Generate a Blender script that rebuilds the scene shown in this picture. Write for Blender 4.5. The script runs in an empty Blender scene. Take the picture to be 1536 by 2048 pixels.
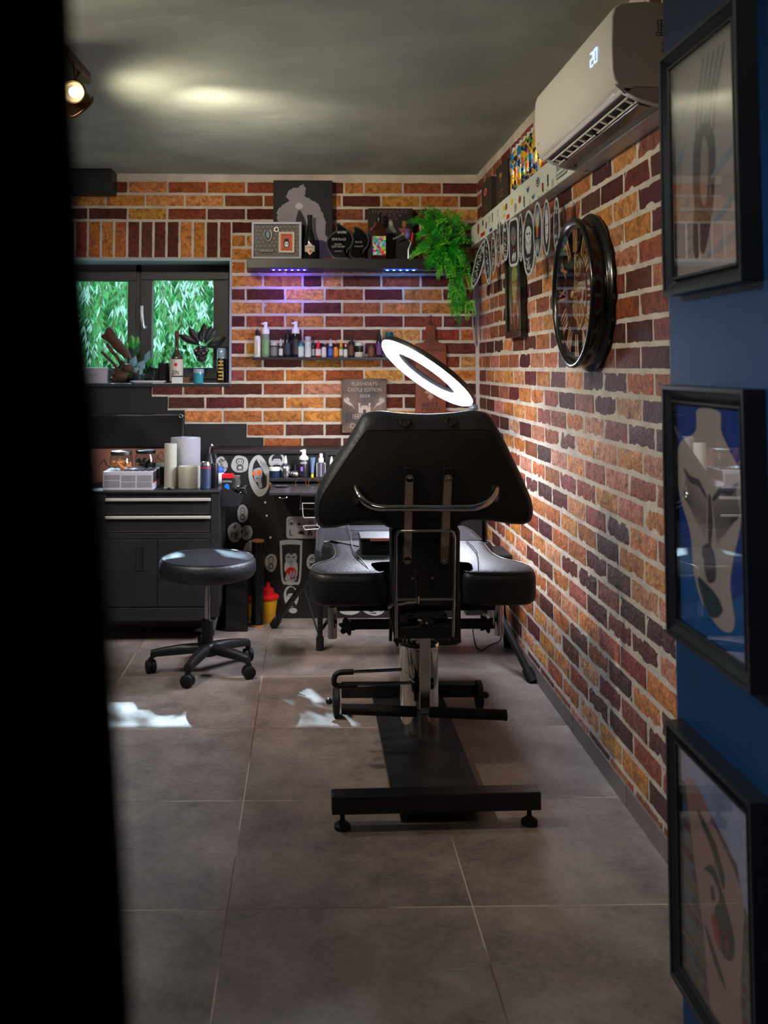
import bpy, bmesh, math, random
import numpy as np
from mathutils import Vector, Matrix
from math import sin, cos, pi, radians, tan, atan2, sqrt
S = bpy.context.scene
COL = S.collection

# ------------------------------------------------------------------ camera
F_PX, PPX, PPY, CAM_H = 1970.0, 658.0, 616.0, 1.33      # measured on the 1536x2048 frame
YAW, PIT = radians(1.2), radians(3.4)
_r = Vector((cos(YAW), -sin(YAW), 0))
_f = Vector((sin(YAW)*cos(PIT), cos(YAW)*cos(PIT), sin(PIT)))
_u = _r.cross(_f)
cam_d = bpy.data.cameras.new('camera'); cam = bpy.data.objects.new('camera', cam_d); COL.objects.link(cam)
cam.matrix_world = Matrix(((_r.x, _u.x, -_f.x, 0), (_r.y, _u.y, -_f.y, 0), (_r.z, _u.z, -_f.z, CAM_H), (0, 0, 0, 1)))
cam_d.sensor_fit = 'VERTICAL'; cam_d.sensor_height = 36; cam_d.sensor_width = 27
cam_d.lens = F_PX*36/2048
cam_d.shift_x = (768-PPX)/2048; cam_d.shift_y = -(1024-PPY)/2048
cam_d.clip_start = 0.02; cam_d.clip_end = 200
cam_d.dof.use_dof = True; cam_d.dof.focus_distance = 3.7; cam_d.dof.aperture_fstop = 5.6
S.camera = cam

def ray(px, py): return _f + _r*((px-PPX)/F_PX) - _u*((py-PPY)/F_PX)
def P(px, py, Y): d = ray(px, py); return Vector((0, 0, CAM_H)) + d*(Y/d.y)      # point of the room at depth Y seen there
def PX(px, py, X): d = ray(px, py); return Vector((0, 0, CAM_H)) + d*(X/d.x)
def PZ(px, py, Z): d = ray(px, py); return Vector((0, 0, CAM_H)) + d*((Z-CAM_H)/d.z)

# ------------------------------------------------------------------ view, world, sun
S.view_settings.view_transform = 'Standard'; S.view_settings.look = 'None'
S.view_settings.gamma = 1; S.view_settings.use_curve_mapping = False
S.view_settings.exposure = 0.2
W = bpy.data.worlds.new('world'); S.world = W; W.use_nodes = True
nt = W.node_tree; nt.nodes.clear()
wo = nt.nodes.new('ShaderNodeOutputWorld'); bg = nt.nodes.new('ShaderNodeBackground'); sk = nt.nodes.new('ShaderNodeTexSky')
sk.sky_type = 'NISHITA'; sk.sun_disc = False; sk.sun_elevation = radians(39); sk.sun_rotation = radians(150); sk.air_density = 1.2
nt.links.new(sk.outputs[0], bg.inputs[0]); nt.links.new(bg.outputs[0], wo.inputs[0]); bg.inputs[1].default_value = 1.2
sun_d = bpy.data.lights.new('sun', 'SUN'); sun_d.energy = 12; sun_d.angle = radians(0.6); sun_d.color = (0.62, 0.80, 1.0)
sun = bpy.data.objects.new('sun', sun_d); COL.objects.link(sun)
sun.rotation_euler = Vector((0.65, -1.8, -1.55)).to_track_quat('-Z', 'Y').to_euler(); sun.location = (-4, 11, 9)

def area(name, loc, target, size, power, color, spread=180, shape='DISK', size_y=None):
    d = bpy.data.lights.new(name, 'AREA'); d.shape = shape; d.size = size
    if size_y: d.size_y = size_y
    d.energy = power; d.color = color; d.spread = radians(spread)
    o = bpy.data.objects.new(name, d); COL.objects.link(o); o.location = loc
    o.rotation_euler = (Vector(target)-Vector(loc)).to_track_quat('-Z', 'Y').to_euler(); return o
def spot(name, loc, target, power, color, angle=90, blend=0.6, radius=0.03):
    d = bpy.data.lights.new(name, 'SPOT'); d.energy = power; d.color = color; d.spot_size = radians(angle); d.spot_blend = blend
    d.shadow_soft_size = radius
    o = bpy.data.objects.new(name, d); COL.objects.link(o); o.location = loc
    o.rotation_euler = (Vector(target)-Vector(loc)).to_track_quat('-Z', 'Y').to_euler(); return o
def point(name, loc, power, color, radius=0.03):
    d = bpy.data.lights.new(name, 'POINT'); d.energy = power; d.color = color; d.shadow_soft_size = radius
    o = bpy.data.objects.new(name, d); COL.objects.link(o); o.location = loc; return o
WARM = (1.0, 0.85, 0.66); NEUT = (1.0, 0.88, 0.74); COOL = (0.80, 0.90, 1.0)
# overhead light on right and back wall; the others are unseen lamps added as fill
spot('spot_lamp_wall', (-1.2, 2.6, 2.3), (1.0, 3.6, 1.2), 72, WARM, 95, 0.9, 0.05)
spot('fill_spot_chair', (-1.05, 3.3, 2.3), (0.85, 4.3, 0.2), 62, (1.0, 0.88, 0.80), 62, 0.8, 0.04)  # added spot, hidden on the left, brightens floor and wall behind the chair
spot('spot_lamp_back', (-0.5, 3.7, 2.3), (0.3, 5.6, 1.5), 48, WARM, 120, 0.9, 0.05)
spot('fill_spot_floor', (-1.1, 3.5, 2.3), (0.35, 5.1, 0.0), 45, (1.0, 0.88, 0.78), 75, 0.8, 0.04)  # second unseen head, added to brighten the floor at the back
spot('fill_spot_pictures', (-1.0, 1.35, 2.0), (0.65, 1.6, 0.85), 34, (0.86, 0.93, 1.0), 70, 1.0, 0.06)  # unseen spot added to light the framed prints and the blue wall
area('fill_area_entry', (0.15, 0.4, 2.38), (0.15, 0.6, 0), 0.5, 4.5, NEUT)  # no fitting modelled here: ambient fill added over the entry
area('fill_area_room', (-1.3, 3.4, 2.40), (-1.2, 3.5, 0), 0.4, 9, (0.95, 0.96, 1.0))  # downward fill added out of view, lifts the general level of the room

# ------------------------------------------------------------------ materials
def lin(c):
    return tuple(((v/255)/12.92 if v/255 <= 0.04045 else ((v/255+0.055)/1.055)**2.4) for v in c)
MATS = {}
def mat(name, rgb=(128, 128, 128), rough=0.5, metal=0.0, noise=0.0, nscale=20, bump=0.0, bscale=60, spec=0.5, coat=0.0, emit=None, estr=0, alpha=1, trans=0, ior=1.45, aniso=0, rgb2=None):
    if name in MATS: return MATS[name]
    m = bpy.data.materials.new(name); m.use_nodes = True; MATS[name] = m
    t = m.node_tree; b = t.nodes['Principled BSDF']; c = lin(rgb)
    b.inputs['Base Color'].default_value = (*c, 1); b.inputs['Roughness'].default_value = rough
    b.inputs['Metallic'].default_value = metal; b.inputs['Specular IOR Level'].default_value = spec
    b.inputs['Coat Weight'].default_value = coat; b.inputs['Coat Roughness'].default_value = 0.08
    b.inputs['Transmission Weight'].default_value = trans; b.inputs['IOR'].default_value = ior
    b.inputs['Alpha'].default_value = alpha
    if emit: b.inputs['Emission Color'].default_value = (*lin(emit), 1); b.inputs['Emission Strength'].default_value = estr
    if noise or bump or rgb2:
        tc = t.nodes.new('ShaderNodeTexCoord')
    if noise or rgb2:
        n = t.nodes.new('ShaderNodeTexNoise'); n.inputs['Scale'].default_value = nscale; n.inputs['Detail'].default_value = 6
        t.links.new(tc.outputs['Object'], n.inputs['Vector'])
        r = t.nodes.new('ShaderNodeValToRGB'); r.color_ramp.elements[0].position = 0.35; r.color_ramp.elements[1].position = 0.65
        c2 = lin(rgb2) if rgb2 else tuple(min(1, v*(1+noise)) for v in c); c1 = c if rgb2 else tuple(v*(1-noise) for v in c)
        r.color_ramp.elements[0].color = (*c1, 1); r.color_ramp.elements[1].color = (*c2, 1)
        t.links.new(n.outputs[0], r.inputs[0]); t.links.new(r.outputs[0], b.inputs['Base Color'])
    if bump:
        n2 = t.nodes.new('ShaderNodeTexNoise'); n2.inputs['Scale'].default_value = bscale; n2.inputs['Detail'].default_value = 5
        t.links.new(tc.outputs['Object'], n2.inputs['Vector'])
        bn = t.nodes.new('ShaderNodeBump'); bn.inputs['Strength'].default_value = bump; bn.inputs['Distance'].default_value = 0.004
        t.links.new(n2.outputs[0], bn.inputs['Height']); t.links.new(bn.outputs[0], b.inputs['Normal'])
    return m

def thin_glass(name, tint=(250, 252, 252), refl=1.0, ior=1.45):
    m = bpy.data.materials.new(name); m.use_nodes = True; MATS[name] = m; t = m.node_tree; t.nodes.clear(); o = t.nodes.new('ShaderNodeOutputMaterial')
    a = t.nodes.new('ShaderNodeBsdfTransparent'); a.inputs[0].default_value = (*lin(tint), 1); g = t.nodes.new('ShaderNodeBsdfGlossy'); g.inputs['Roughness'].default_value = 0.0
    ge = t.nodes.new('ShaderNodeNewGeometry'); dp = t.nodes.new('ShaderNodeVectorMath'); dp.operation = 'DOT_PRODUCT'; t.links.new(ge.outputs['Normal'], dp.inputs[0]); t.links.new(ge.outputs['Incoming'], dp.inputs[1])
    def M(op, x, y=None):
        n = t.nodes.new('ShaderNodeMath'); n.operation = op
        for i, q in enumerate((x, y)):
            if q is None: continue
            if isinstance(q, (int, float)): n.inputs[i].default_value = q
            else: t.links.new(q, n.inputs[i])
        return n.outputs[0]
    r0 = 0.03*refl; k = M('ADD', M('MULTIPLY', M('POWER', M('SUBTRACT', 1.0, M('ABSOLUTE', dp.outputs['Value'])), 4.0), 0.6*refl), r0)   # mirror share grows at grazing angles
    mx = t.nodes.new('ShaderNodeMixShader'); t.links.new(k, mx.inputs[0]); t.links.new(a.outputs[0], mx.inputs[1]); t.links.new(g.outputs[0], mx.inputs[2]); t.links.new(mx.outputs[0], o.inputs[0])
    return m
BLACKP = mat('black_plastic', (22, 22, 24), 0.42)
BLACKM = mat('black_metal', (24, 24, 26), 0.45, noise=0.15)
RUBBER = mat('rubber', (16, 16, 17), 0.65)
LEATHER = mat('black_leather', (26, 28, 34), 0.48, bump=0.35, bscale=90, spec=0.65)
PIPING = mat('seam_piping', (62, 60, 60), 0.35)
BACKVINYL = mat('back_vinyl', (17, 17, 19), 0.6, bump=0.15, bscale=300)
CHROME = mat('chrome', (215, 212, 208), 0.10, 1.0)
STEEL = mat('brushed_steel', (165, 158, 150), 0.32, 1.0, noise=0.12, nscale=60)
ALU = mat('aluminium', (200, 200, 200), 0.35, 1.0)
BRASS = mat('brass', (176, 130, 70), 0.35, 1.0)
WHITEP = mat('white_plastic', (228, 228, 222), 0.35)
PAPER = mat('paper_white', (215, 216, 214), 0.7)
INK = mat('ink_black', (26, 26, 28), 0.6)
INKG = mat('ink_grey', (120, 122, 124), 0.6)
RED = mat('red_plastic', (200, 22, 20), 0.4)
YELLOW = mat('yellow_plastic', (225, 165, 20), 0.4)
SILVER = mat('silver', (190, 190, 190), 0.25, 1.0)
PANELBLK = mat('black_board', (26, 24, 24), 0.5, noise=0.2, nscale=8)
CLEAR = thin_glass('clear_plastic', (232, 238, 238), 1.4)

# ------------------------------------------------------------------ mesh builder
class MB:
    def __init__(s): s.v = []; s.f = []; s.mi = []; s.m = 0
    def add(s, vs, fs):
        o = len(s.v); s.v += [tuple(v) for v in vs]; s.f += [tuple(i+o for i in f) for f in fs]; s.mi += [s.m]*len(fs); return s
    def box(s, x0, x1, y0, y1, z0, z1):
        return s.add([(x0,y0,z0),(x1,y0,z0),(x1,y1,z0),(x0,y1,z0),(x0,y0,z1),(x1,y0,z1),(x1,y1,z1),(x0,y1,z1)],
                     [(0,3,2,1),(4,5,6,7),(0,1,5,4),(1,2,6,5),(2,3,7,6),(3,0,4,7)])
    def obox(s, c, sx, sy, sz, R=None):
        c = Vector(c); R = R or Matrix.Identity(3)
        vs = [c + R @ Vector((a*sx/2, b*sy/2, d*sz/2)) for a, b, d in
              [(-1,-1,-1),(1,-1,-1),(1,1,-1),(-1,1,-1),(-1,-1,1),(1,-1,1),(1,1,1),(-1,1,1)]]
        return s.add(vs, [(0,3,2,1),(4,5,6,7),(0,1,5,4),(1,2,6,5),(2,3,7,6),(3,0,4,7)])
    def bar(s, p0, p1, w, h, up=(0, 0, 1)):
        p0 = Vector(p0); p1 = Vector(p1); d = (p1-p0); L = d.length; d.normalize(); up = Vector(up)
        a = d.cross(up)
        if a.length < 1e-4: a = d.cross(Vector((0, 1, 0)))
        a.normalize(); b = a.cross(d)
        R = Matrix((a, d, b)).transposed()
        return s.obox((p0+p1)/2, w, L, h, R)
    def rings(s, rings, cap0=True, cap1=True, closed=True):
        n = len(rings[0]); o = len(s.v); fs = []
        for r in rings: s.v += [tuple(p) for p in r]
        for k in range(len(rings)-1):
            for i in range(n if closed else n-1):
                j = (i+1) % n
                fs.append((o+k*n+i, o+k*n+j, o+(k+1)*n+j, o+(k+1)*n+i))
        if cap0: fs.append(tuple(o+i for i in reversed(range(n))))
        if cap1: fs.append(tuple(o+(len(rings)-1)*n+i for i in range(n)))
        s.f += fs; s.mi += [s.m]*len(fs); return s
    def cyl(s, p0, p1, r0, r1=None, n=20, caps=True):
        r1 = r0 if r1 is None else r1; p0 = Vector(p0); p1 = Vector(p1); d = (p1-p0).normalized()
        a = d.orthogonal().normalized(); b = d.cross(a)
        R = [[p + (a*cos(2*pi*i/n)+b*sin(2*pi*i/n))*r for i in range(n)] for p, r in ((p0, r0), (p1, r1))]
        return s.rings(R, caps, caps)
    def lathe(s, prof, c=(0, 0, 0), axis=(0, 0, 1), n=28, caps=True, a0=None):
        c = Vector(c); d = Vector(axis).normalized()
        a = Vector(a0) if a0 else d.orthogonal().normalized(); b = d.cross(a)
        R = [[c + d*h + (a*cos(2*pi*i/n)+b*sin(2*pi*i/n))*max(r, 1e-5) for i in range(n)] for r, h in prof]
        return s.rings(R, caps, caps)
    def torus(s, c, axis, R, r, n=40, k=10, a0=None, sx=1, sy=1):
        c = Vector(c); d = Vector(axis).normalized(); a = Vector(a0) if a0 else d.orthogonal().normalized(); b = d.cross(a)
        rs = []
        for i in range(n+1):
            t = 2*pi*i/n; q = a*cos(t)*sx+b*sin(t)*sy; rs.append([c+q*R+(q.normalized()*cos(2*pi*j/k)+d*sin(2*pi*j/k))*r for j in range(k)])
        return s.rings(rs, False, False)
    def tube(s, pts, r, n=10, closed=False, caps=True):
        pts = [Vector(p) for p in pts]; N = len(pts); rs = []
        prev = None
        for i, p in enumerate(pts):
            if closed: d = (pts[(i+1) % N]-pts[i-1]).normalized()
            else: d = ((pts[min(i+1, N-1)]-pts[max(i-1, 0)])).normalized()
            if prev is None: a = d.orthogonal().normalized()
            else:
                a = prev - d*prev.dot(d); a = a.normalized() if a.length > 1e-6 else d.orthogonal().normalized()
            prev = a; b = d.cross(a); rr = r(i/(N-1)) if callable(r) else r
            rs.append([p+(a*cos(2*pi*j/n)+b*sin(2*pi*j/n))*rr for j in range(n)])
        if closed: rs.append(rs[0])
        return s.rings(rs, caps and not closed, caps and not closed)
    def sphere(s, c, r, n=16, k=10, sc=(1, 1, 1)):
        c = Vector(c); rs = []
        for j in range(k+1):
            t = pi*j/k; rs.append([c+Vector((sin(t)*cos(2*pi*i/n)*sc[0], sin(t)*sin(2*pi*i/n)*sc[1], -cos(t)*sc[2]))*max(r, 1e-5) for i in range(n)])
        return s.rings(rs, True, True)
    def prism(s, pts, o, u, v, depth, bev=0.0):      # outline in the (u, v) plane, pushed out along u x v by depth
        o = Vector(o); u = Vector(u).normalized(); v = Vector(v).normalized(); w = u.cross(v)
        def ring(pp, d): return [o+u*a+v*b+w*d for a, b in pp]
        if bev: return s.rings([ring(pts, 0), ring(pts, depth-bev), ring(inset(pts, bev), depth)])
        return s.rings([ring(pts, 0), ring(pts, depth)])
    def build(s, name, m, parent=None, smooth=40, bevel=0, seg=2, sub=0):
        me = bpy.data.meshes.new(name); me.from_pydata(s.v, [], s.f)
        ms = m if isinstance(m, (list, tuple)) else [m]
        for q in ms: me.materials.append(q)
        if len(ms) > 1: me.polygons.foreach_set('material_index', s.mi)
        bm = bmesh.new(); bm.from_mesh(me); bmesh.ops.recalc_face_normals(bm, faces=bm.faces); bm.to_mesh(me); bm.free()
        if smooth:
            me.polygons.foreach_set('use_smooth', [True]*len(me.polygons)); me.set_sharp_from_angle(angle=radians(smooth))
        me.update()
        if parent is None and s.v:           # origin at the thing's base
            xs, ys, zs = zip(*s.v); c = Vector(((min(xs)+max(xs))/2, (min(ys)+max(ys))/2, min(zs)))
            me.transform(Matrix.Translation(-c))
        o = bpy.data.objects.new(name, me); COL.objects.link(o)
        if parent is None and s.v: o.location = c
        if parent is not None:
            o.parent = parent; o.matrix_parent_inverse = Matrix.Translation(-WL(parent))
        if bevel:
            b = o.modifiers.new('bevel', 'BEVEL'); b.width = bevel; b.segments = seg; b.limit_method = 'ANGLE'; b.angle_limit = radians(40)
        if sub:
            b = o.modifiers.new('sub', 'SUBSURF'); b.levels = sub; b.render_levels = sub
        return o
def WL(o): return Vector(o.location) if o.parent is None else Vector((0, 0, 0))
# meshes carry room coordinates; an Empty at the thing's base is the only object with a location, so a part's
# inverse is minus that location and a sub-part's parent (a mesh at identity world matrix) needs none
def inset(pts, d):
    n = len(pts); A = sum(pts[i][0]*pts[(i+1) % n][1]-pts[(i+1) % n][0]*pts[i][1] for i in range(n)); sg = 1 if A > 0 else -1
    out = []
    for i in range(n):
        p0 = Vector((*pts[i-1], 0)); p1 = Vector((*pts[i], 0)); p2 = Vector((*pts[(i+1) % n], 0))
        e1 = (p1-p0).normalized(); e2 = (p2-p1).normalized()
        n1 = Vector((-e1.y, e1.x, 0))*sg; n2 = Vector((-e2.y, e2.x, 0))*sg; m = n1+n2
        if m.length < 1e-6: m = n1
        m.normalize(); k = d/max(0.5, m.dot(n1)); q = p1+m*k; out.append((q.x, q.y))
    return out
def thing(name, label, cat, loc, group=None):
    o = bpy.data.objects.new(name, None); COL.objects.link(o); o.location = loc; o.empty_display_size = 0.05
    tag(o, label, cat, group); return o
def tag(o, label, cat, group=None, kind=None):
    if label: o['label'] = label
    if cat: o['category'] = cat
    if group: o['group'] = group
    if kind: o['kind'] = kind
    return o
def struct(o): o['kind'] = 'structure'; return o
def smoothpts(ctrl, n=8, closed=True):       # Catmull-Rom through control points
    c = [Vector(p) for p in ctrl]; N = len(c); out = []
    rng = range(N) if closed else range(N-1)
    for i in rng:
        if closed: p0, p1, p2, p3 = c[i-1], c[i], c[(i+1) % N], c[(i+2) % N]
        else: p0, p1, p2, p3 = c[max(i-1, 0)], c[i], c[i+1], c[min(i+2, N-1)]
        for k in range(n):
            t = k/n; out.append(0.5*((2*p1)+(-p0+p2)*t+(2*p0-5*p1+4*p2-p3)*t*t+(-p0+3*p1-3*p2+p3)*t**3))
    if not closed: out.append(c[-1])
    return out
def rrect(w, h, r, n=5, cx=0, cy=0):
    pts = []
    for (sx, sy, a0) in ((1, -1, -90), (1, 1, 0), (-1, 1, 90), (-1, -1, 180)):
        for k in range(n+1):
            a = radians(a0+90*k/n); pts.append((cx+sx*(w/2-r)+r*cos(a), cy+sy*(h/2-r)+r*sin(a)))
    return pts
def text(name, body, o, u, v, w, h, m, parent=None, depth=0.0006, fit=True):
    """lettering fitted into a w x h box whose lower left corner is o, written along u with v up"""
    cu = bpy.data.curves.new(name, 'FONT'); cu.body = body; cu.size = 1; cu.align_x = 'LEFT'
    to = bpy.data.objects.new(name+'_tmp', cu); COL.objects.link(to)
    bpy.context.view_layer.update(); dg = bpy.context.evaluated_depsgraph_get()
    me = bpy.data.meshes.new_from_object(to.evaluated_get(dg)); bpy.data.objects.remove(to); bpy.data.curves.remove(cu)
    xs = [q.co.x for q in me.vertices]; ys = [q.co.y for q in me.vertices]
    x0, x1, y0, y1 = min(xs), max(xs), min(ys), max(ys)
    o = Vector(o); u = Vector(u).normalized(); v = Vector(v).normalized(); wv = u.cross(v)
    sx = w/(x1-x0); sy = h/(y1-y0)
    if not fit: sx = sy = min(sx, sy)
    for q in me.vertices:
        q.co = o+u*((q.co.x-x0)*sx)+v*((q.co.y-y0)*sy)+wv*depth
    me.name = name; me.materials.clear(); me.materials.append(m)
    ob = bpy.data.objects.new(name, me); COL.objects.link(ob)
    if parent is not None: ob.parent = parent; ob.matrix_parent_inverse = Matrix.Translation(-WL(parent))
    return ob
class Pl:                                      # a flat print or drawing on a plane: thin shapes just proud of it
    def __init__(s, o, u, v, lift=0.0004, step=0.00012):
        s.o = Vector(o); s.u = Vector(u).normalized(); s.v = Vector(v).normalized(); s.w = s.u.cross(s.v); s.mb = MB(); s.l = lift; s.st = step
    def pt(s, a, b): return s.o+s.u*a+s.v*b+s.w*s.l
    def poly(s, pts, m=0):
        s.mb.m = m; s.mb.add([s.pt(a, b) for a, b in pts], [tuple(range(len(pts)))]); s.l += s.st*0.02; return s
    def ell(s, cx, cy, rx, ry, m=0, n=20, rot=0):
        s.l += s.st
        return s.poly([(cx+rx*cos(t)*cos(rot)-ry*sin(t)*sin(rot), cy+rx*cos(t)*sin(rot)+ry*sin(t)*cos(rot)) for t in [2*pi*i/n for i in range(n)]], m)
    def stroke(s, pts, w, m=0):
        s.l += s.st*0.3
        pts = [Vector(p) for p in pts]; N = len(pts); L = []; R = []
        for i, p in enumerate(pts):
            d = (pts[min(i+1, N-1)]-pts[max(i-1, 0)]); d = d.normalized() if d.length > 1e-9 else Vector((1, 0)); n = Vector((-d.y, d.x)); ww = w*(0.35+0.65*sin(pi*i/(N-1)))/2 if N > 2 else w/2
            L.append(p+n*ww); R.append(p-n*ww)
        s.mb.m = m
        for i in range(N-1):
            s.mb.add([s.pt(*L[i]), s.pt(*L[i+1]), s.pt(*R[i+1]), s.pt(*R[i])], [(0, 1, 2, 3)])
        return s
    def shape(s, ctrl, m=0, n=5): s.l += s.st; return s.poly([(p.x, p.y) for p in smoothpts([(a, b, 0) for a, b in ctrl], n)], m)
    def build(s, name, ms, parent=None): return s.mb.build(name, ms, parent, smooth=0)
# ================================================================== THE ROOM
BACK_Y, RIGHT_X, CEIL_Z = 5.60, 0.975, 2.43
# floor: 60 cm tiles with thin light joints
def floor_mat():
    m = bpy.data.materials.new('floor_tile'); m.use_nodes = True; t = m.node_tree; b = t.nodes['Principled BSDF']; N = t.nodes.new; L = t.links.new
    g = N('ShaderNodeNewGeometry'); sp = N('ShaderNodeSeparateXYZ'); L(g.outputs['Position'], sp.inputs[0])
    def M(op, a, bb=None, c=None):
        n = N('ShaderNodeMath'); n.operation = op
        for i, q in enumerate((a, bb, c)):
            if q is None: continue
            if isinstance(q, (int, float)): n.inputs[i].default_value = q
            else: L(q, n.inputs[i])
        return n.outputs[0]
    ax = M('DIVIDE', M('ADD', sp.outputs[0], 0.197+6), 0.604); ay = M('DIVIDE', M('ADD', sp.outputs[1], 6-2.506+0.018), 0.604)
    ay = M('DIVIDE', M('ADD', sp.outputs[1], 0.606*12-2.506), 0.606); ax = M('DIVIDE', M('ADD', sp.outputs[0], 0.604*12+0.197), 0.604)
    dx = M('MULTIPLY', M('ABSOLUTE', M('SUBTRACT', M('FRACT', M('ADD', ax, 0.5)), 0.5)), 0.604)
    dy = M('MULTIPLY', M('ABSOLUTE', M('SUBTRACT', M('FRACT', M('ADD', ay, 0.5)), 0.5)), 0.606)
    d = M('MINIMUM', dx, dy); line = M('LESS_THAN', d, 0.0016)
    tid = M('ADD', M('MULTIPLY', M('FLOOR', ax), 3.7), M('MULTIPLY', M('FLOOR', ay), 7.3))
    cx = N('ShaderNodeCombineXYZ'); L(M('ADD', sp.outputs[0], tid), cx.inputs[0]); L(sp.outputs[1], cx.inputs[1]); L(tid, cx.inputs[2])
    n1 = N('ShaderNodeTexNoise'); n1.inputs['Scale'].default_value = 5; n1.inputs['Detail'].default_value = 10; n1.inputs['Roughness'].default_value = 0.68; L(cx.outputs[0], n1.inputs[0])
    n2 = N('ShaderNodeTexNoise'); n2.inputs['Scale'].default_value = 60; n2.inputs['Detail'].default_value = 6; L(cx.outputs[0], n2.inputs[0])
    r = N('ShaderNodeValToRGB'); r.color_ramp.elements[0].position = 0.3; r.color_ramp.elements[1].position = 0.72
    r.color_ramp.elements[0].color = (*lin((88, 77, 72)), 1); r.color_ramp.elements[1].color = (*lin((164, 149, 139)), 1)
    L(M('ADD', M('MULTIPLY', n1.outputs[0], 0.75), M('MULTIPLY', n2.outputs[0], 0.25)), r.inputs[0])
    n3 = N('ShaderNodeTexNoise'); n3.inputs['Scale'].default_value = 2.2; L(g.outputs['Position'], n3.inputs[0])
    gr = N('ShaderNodeValToRGB'); gr.color_ramp.elements[0].position = 0.45; gr.color_ramp.elements[1].position = 0.55
    gr.color_ramp.elements[0].color = (*lin((100, 70, 48)), 1); gr.color_ramp.elements[1].color = (*lin((205, 190, 165)), 1); L(n3.outputs[0], gr.inputs[0])
    mx = N('ShaderNodeMix'); mx.data_type = 'RGBA'; L(line, mx.inputs[0]); L(r.outputs[0], mx.inputs[6]); L(gr.outputs[0], mx.inputs[7])
    L(mx.outputs[2], b.inputs['Base Color'])
    L(M('MULTIPLY_ADD', n1.outputs[0], 0.25, 0.30), b.inputs['Roughness'])
    bn = N('ShaderNodeBump'); bn.inputs['Strength'].default_value = 0.25; bn.inputs['Distance'].default_value = 0.002
    L(M('SUBTRACT', n2.outputs[0], line), bn.inputs['Height']); L(bn.outputs[0], b.inputs['Normal'])
    return m
fl = MB().box(-2.0, 1.2, -1.4, 5.75, -0.1, 0).build('floor', floor_mat(), smooth=0); struct(fl)

# ceiling: hand-trowelled plaster, slightly uneven
CEILM = mat('ceiling_plaster', (170, 178, 168), 0.85, noise=0.14, nscale=2.6)
def rework_ceiling(m):
    t = m.node_tree; b = t.nodes['Principled BSDF']; N = t.nodes.new; L = t.links.new
    g = N('ShaderNodeNewGeometry'); mp = N('ShaderNodeMapping'); mp.inputs['Scale'].default_value = (1.0, 2.0, 1); L(g.outputs['Position'], mp.inputs[0])
    n = N('ShaderNodeTexNoise'); n.inputs['Scale'].default_value = 2.6; n.inputs['Detail'].default_value = 9; n.inputs['Distortion'].default_value = 0.7; L(mp.outputs[0], n.inputs[0])
    bn = N('ShaderNodeBump'); bn.inputs['Strength'].default_value = 0.5; bn.inputs['Distance'].default_value = 0.012; L(n.outputs[0], bn.inputs['Height']); L(bn.outputs[0], b.inputs['Normal'])
rework_ceiling(CEILM)
mb = MB(); nx, ny = 40, 84; vs = []
from mathutils import noise as NZ
for j in range(ny+1):
    for i in range(nx+1):
        x = -2.0+3.2*i/nx; y = -1.4+7.15*j/ny
        vs.append((x, y, CEIL_Z + 0.005*NZ.noise(Vector((x*1.4, y*2.6, 0)))))
mb.add(vs, [(j*(nx+1)+i, j*(nx+1)+i+1, (j+1)*(nx+1)+i+1, (j+1)*(nx+1)+i) for j in range(ny) for i in range(nx)])
mb.box(-2.0, 1.2, -1.4, 5.75, CEIL_Z+0.02, CEIL_Z+0.12)
struct(mb.build('ceiling', CEILM, smooth=60))

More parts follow.
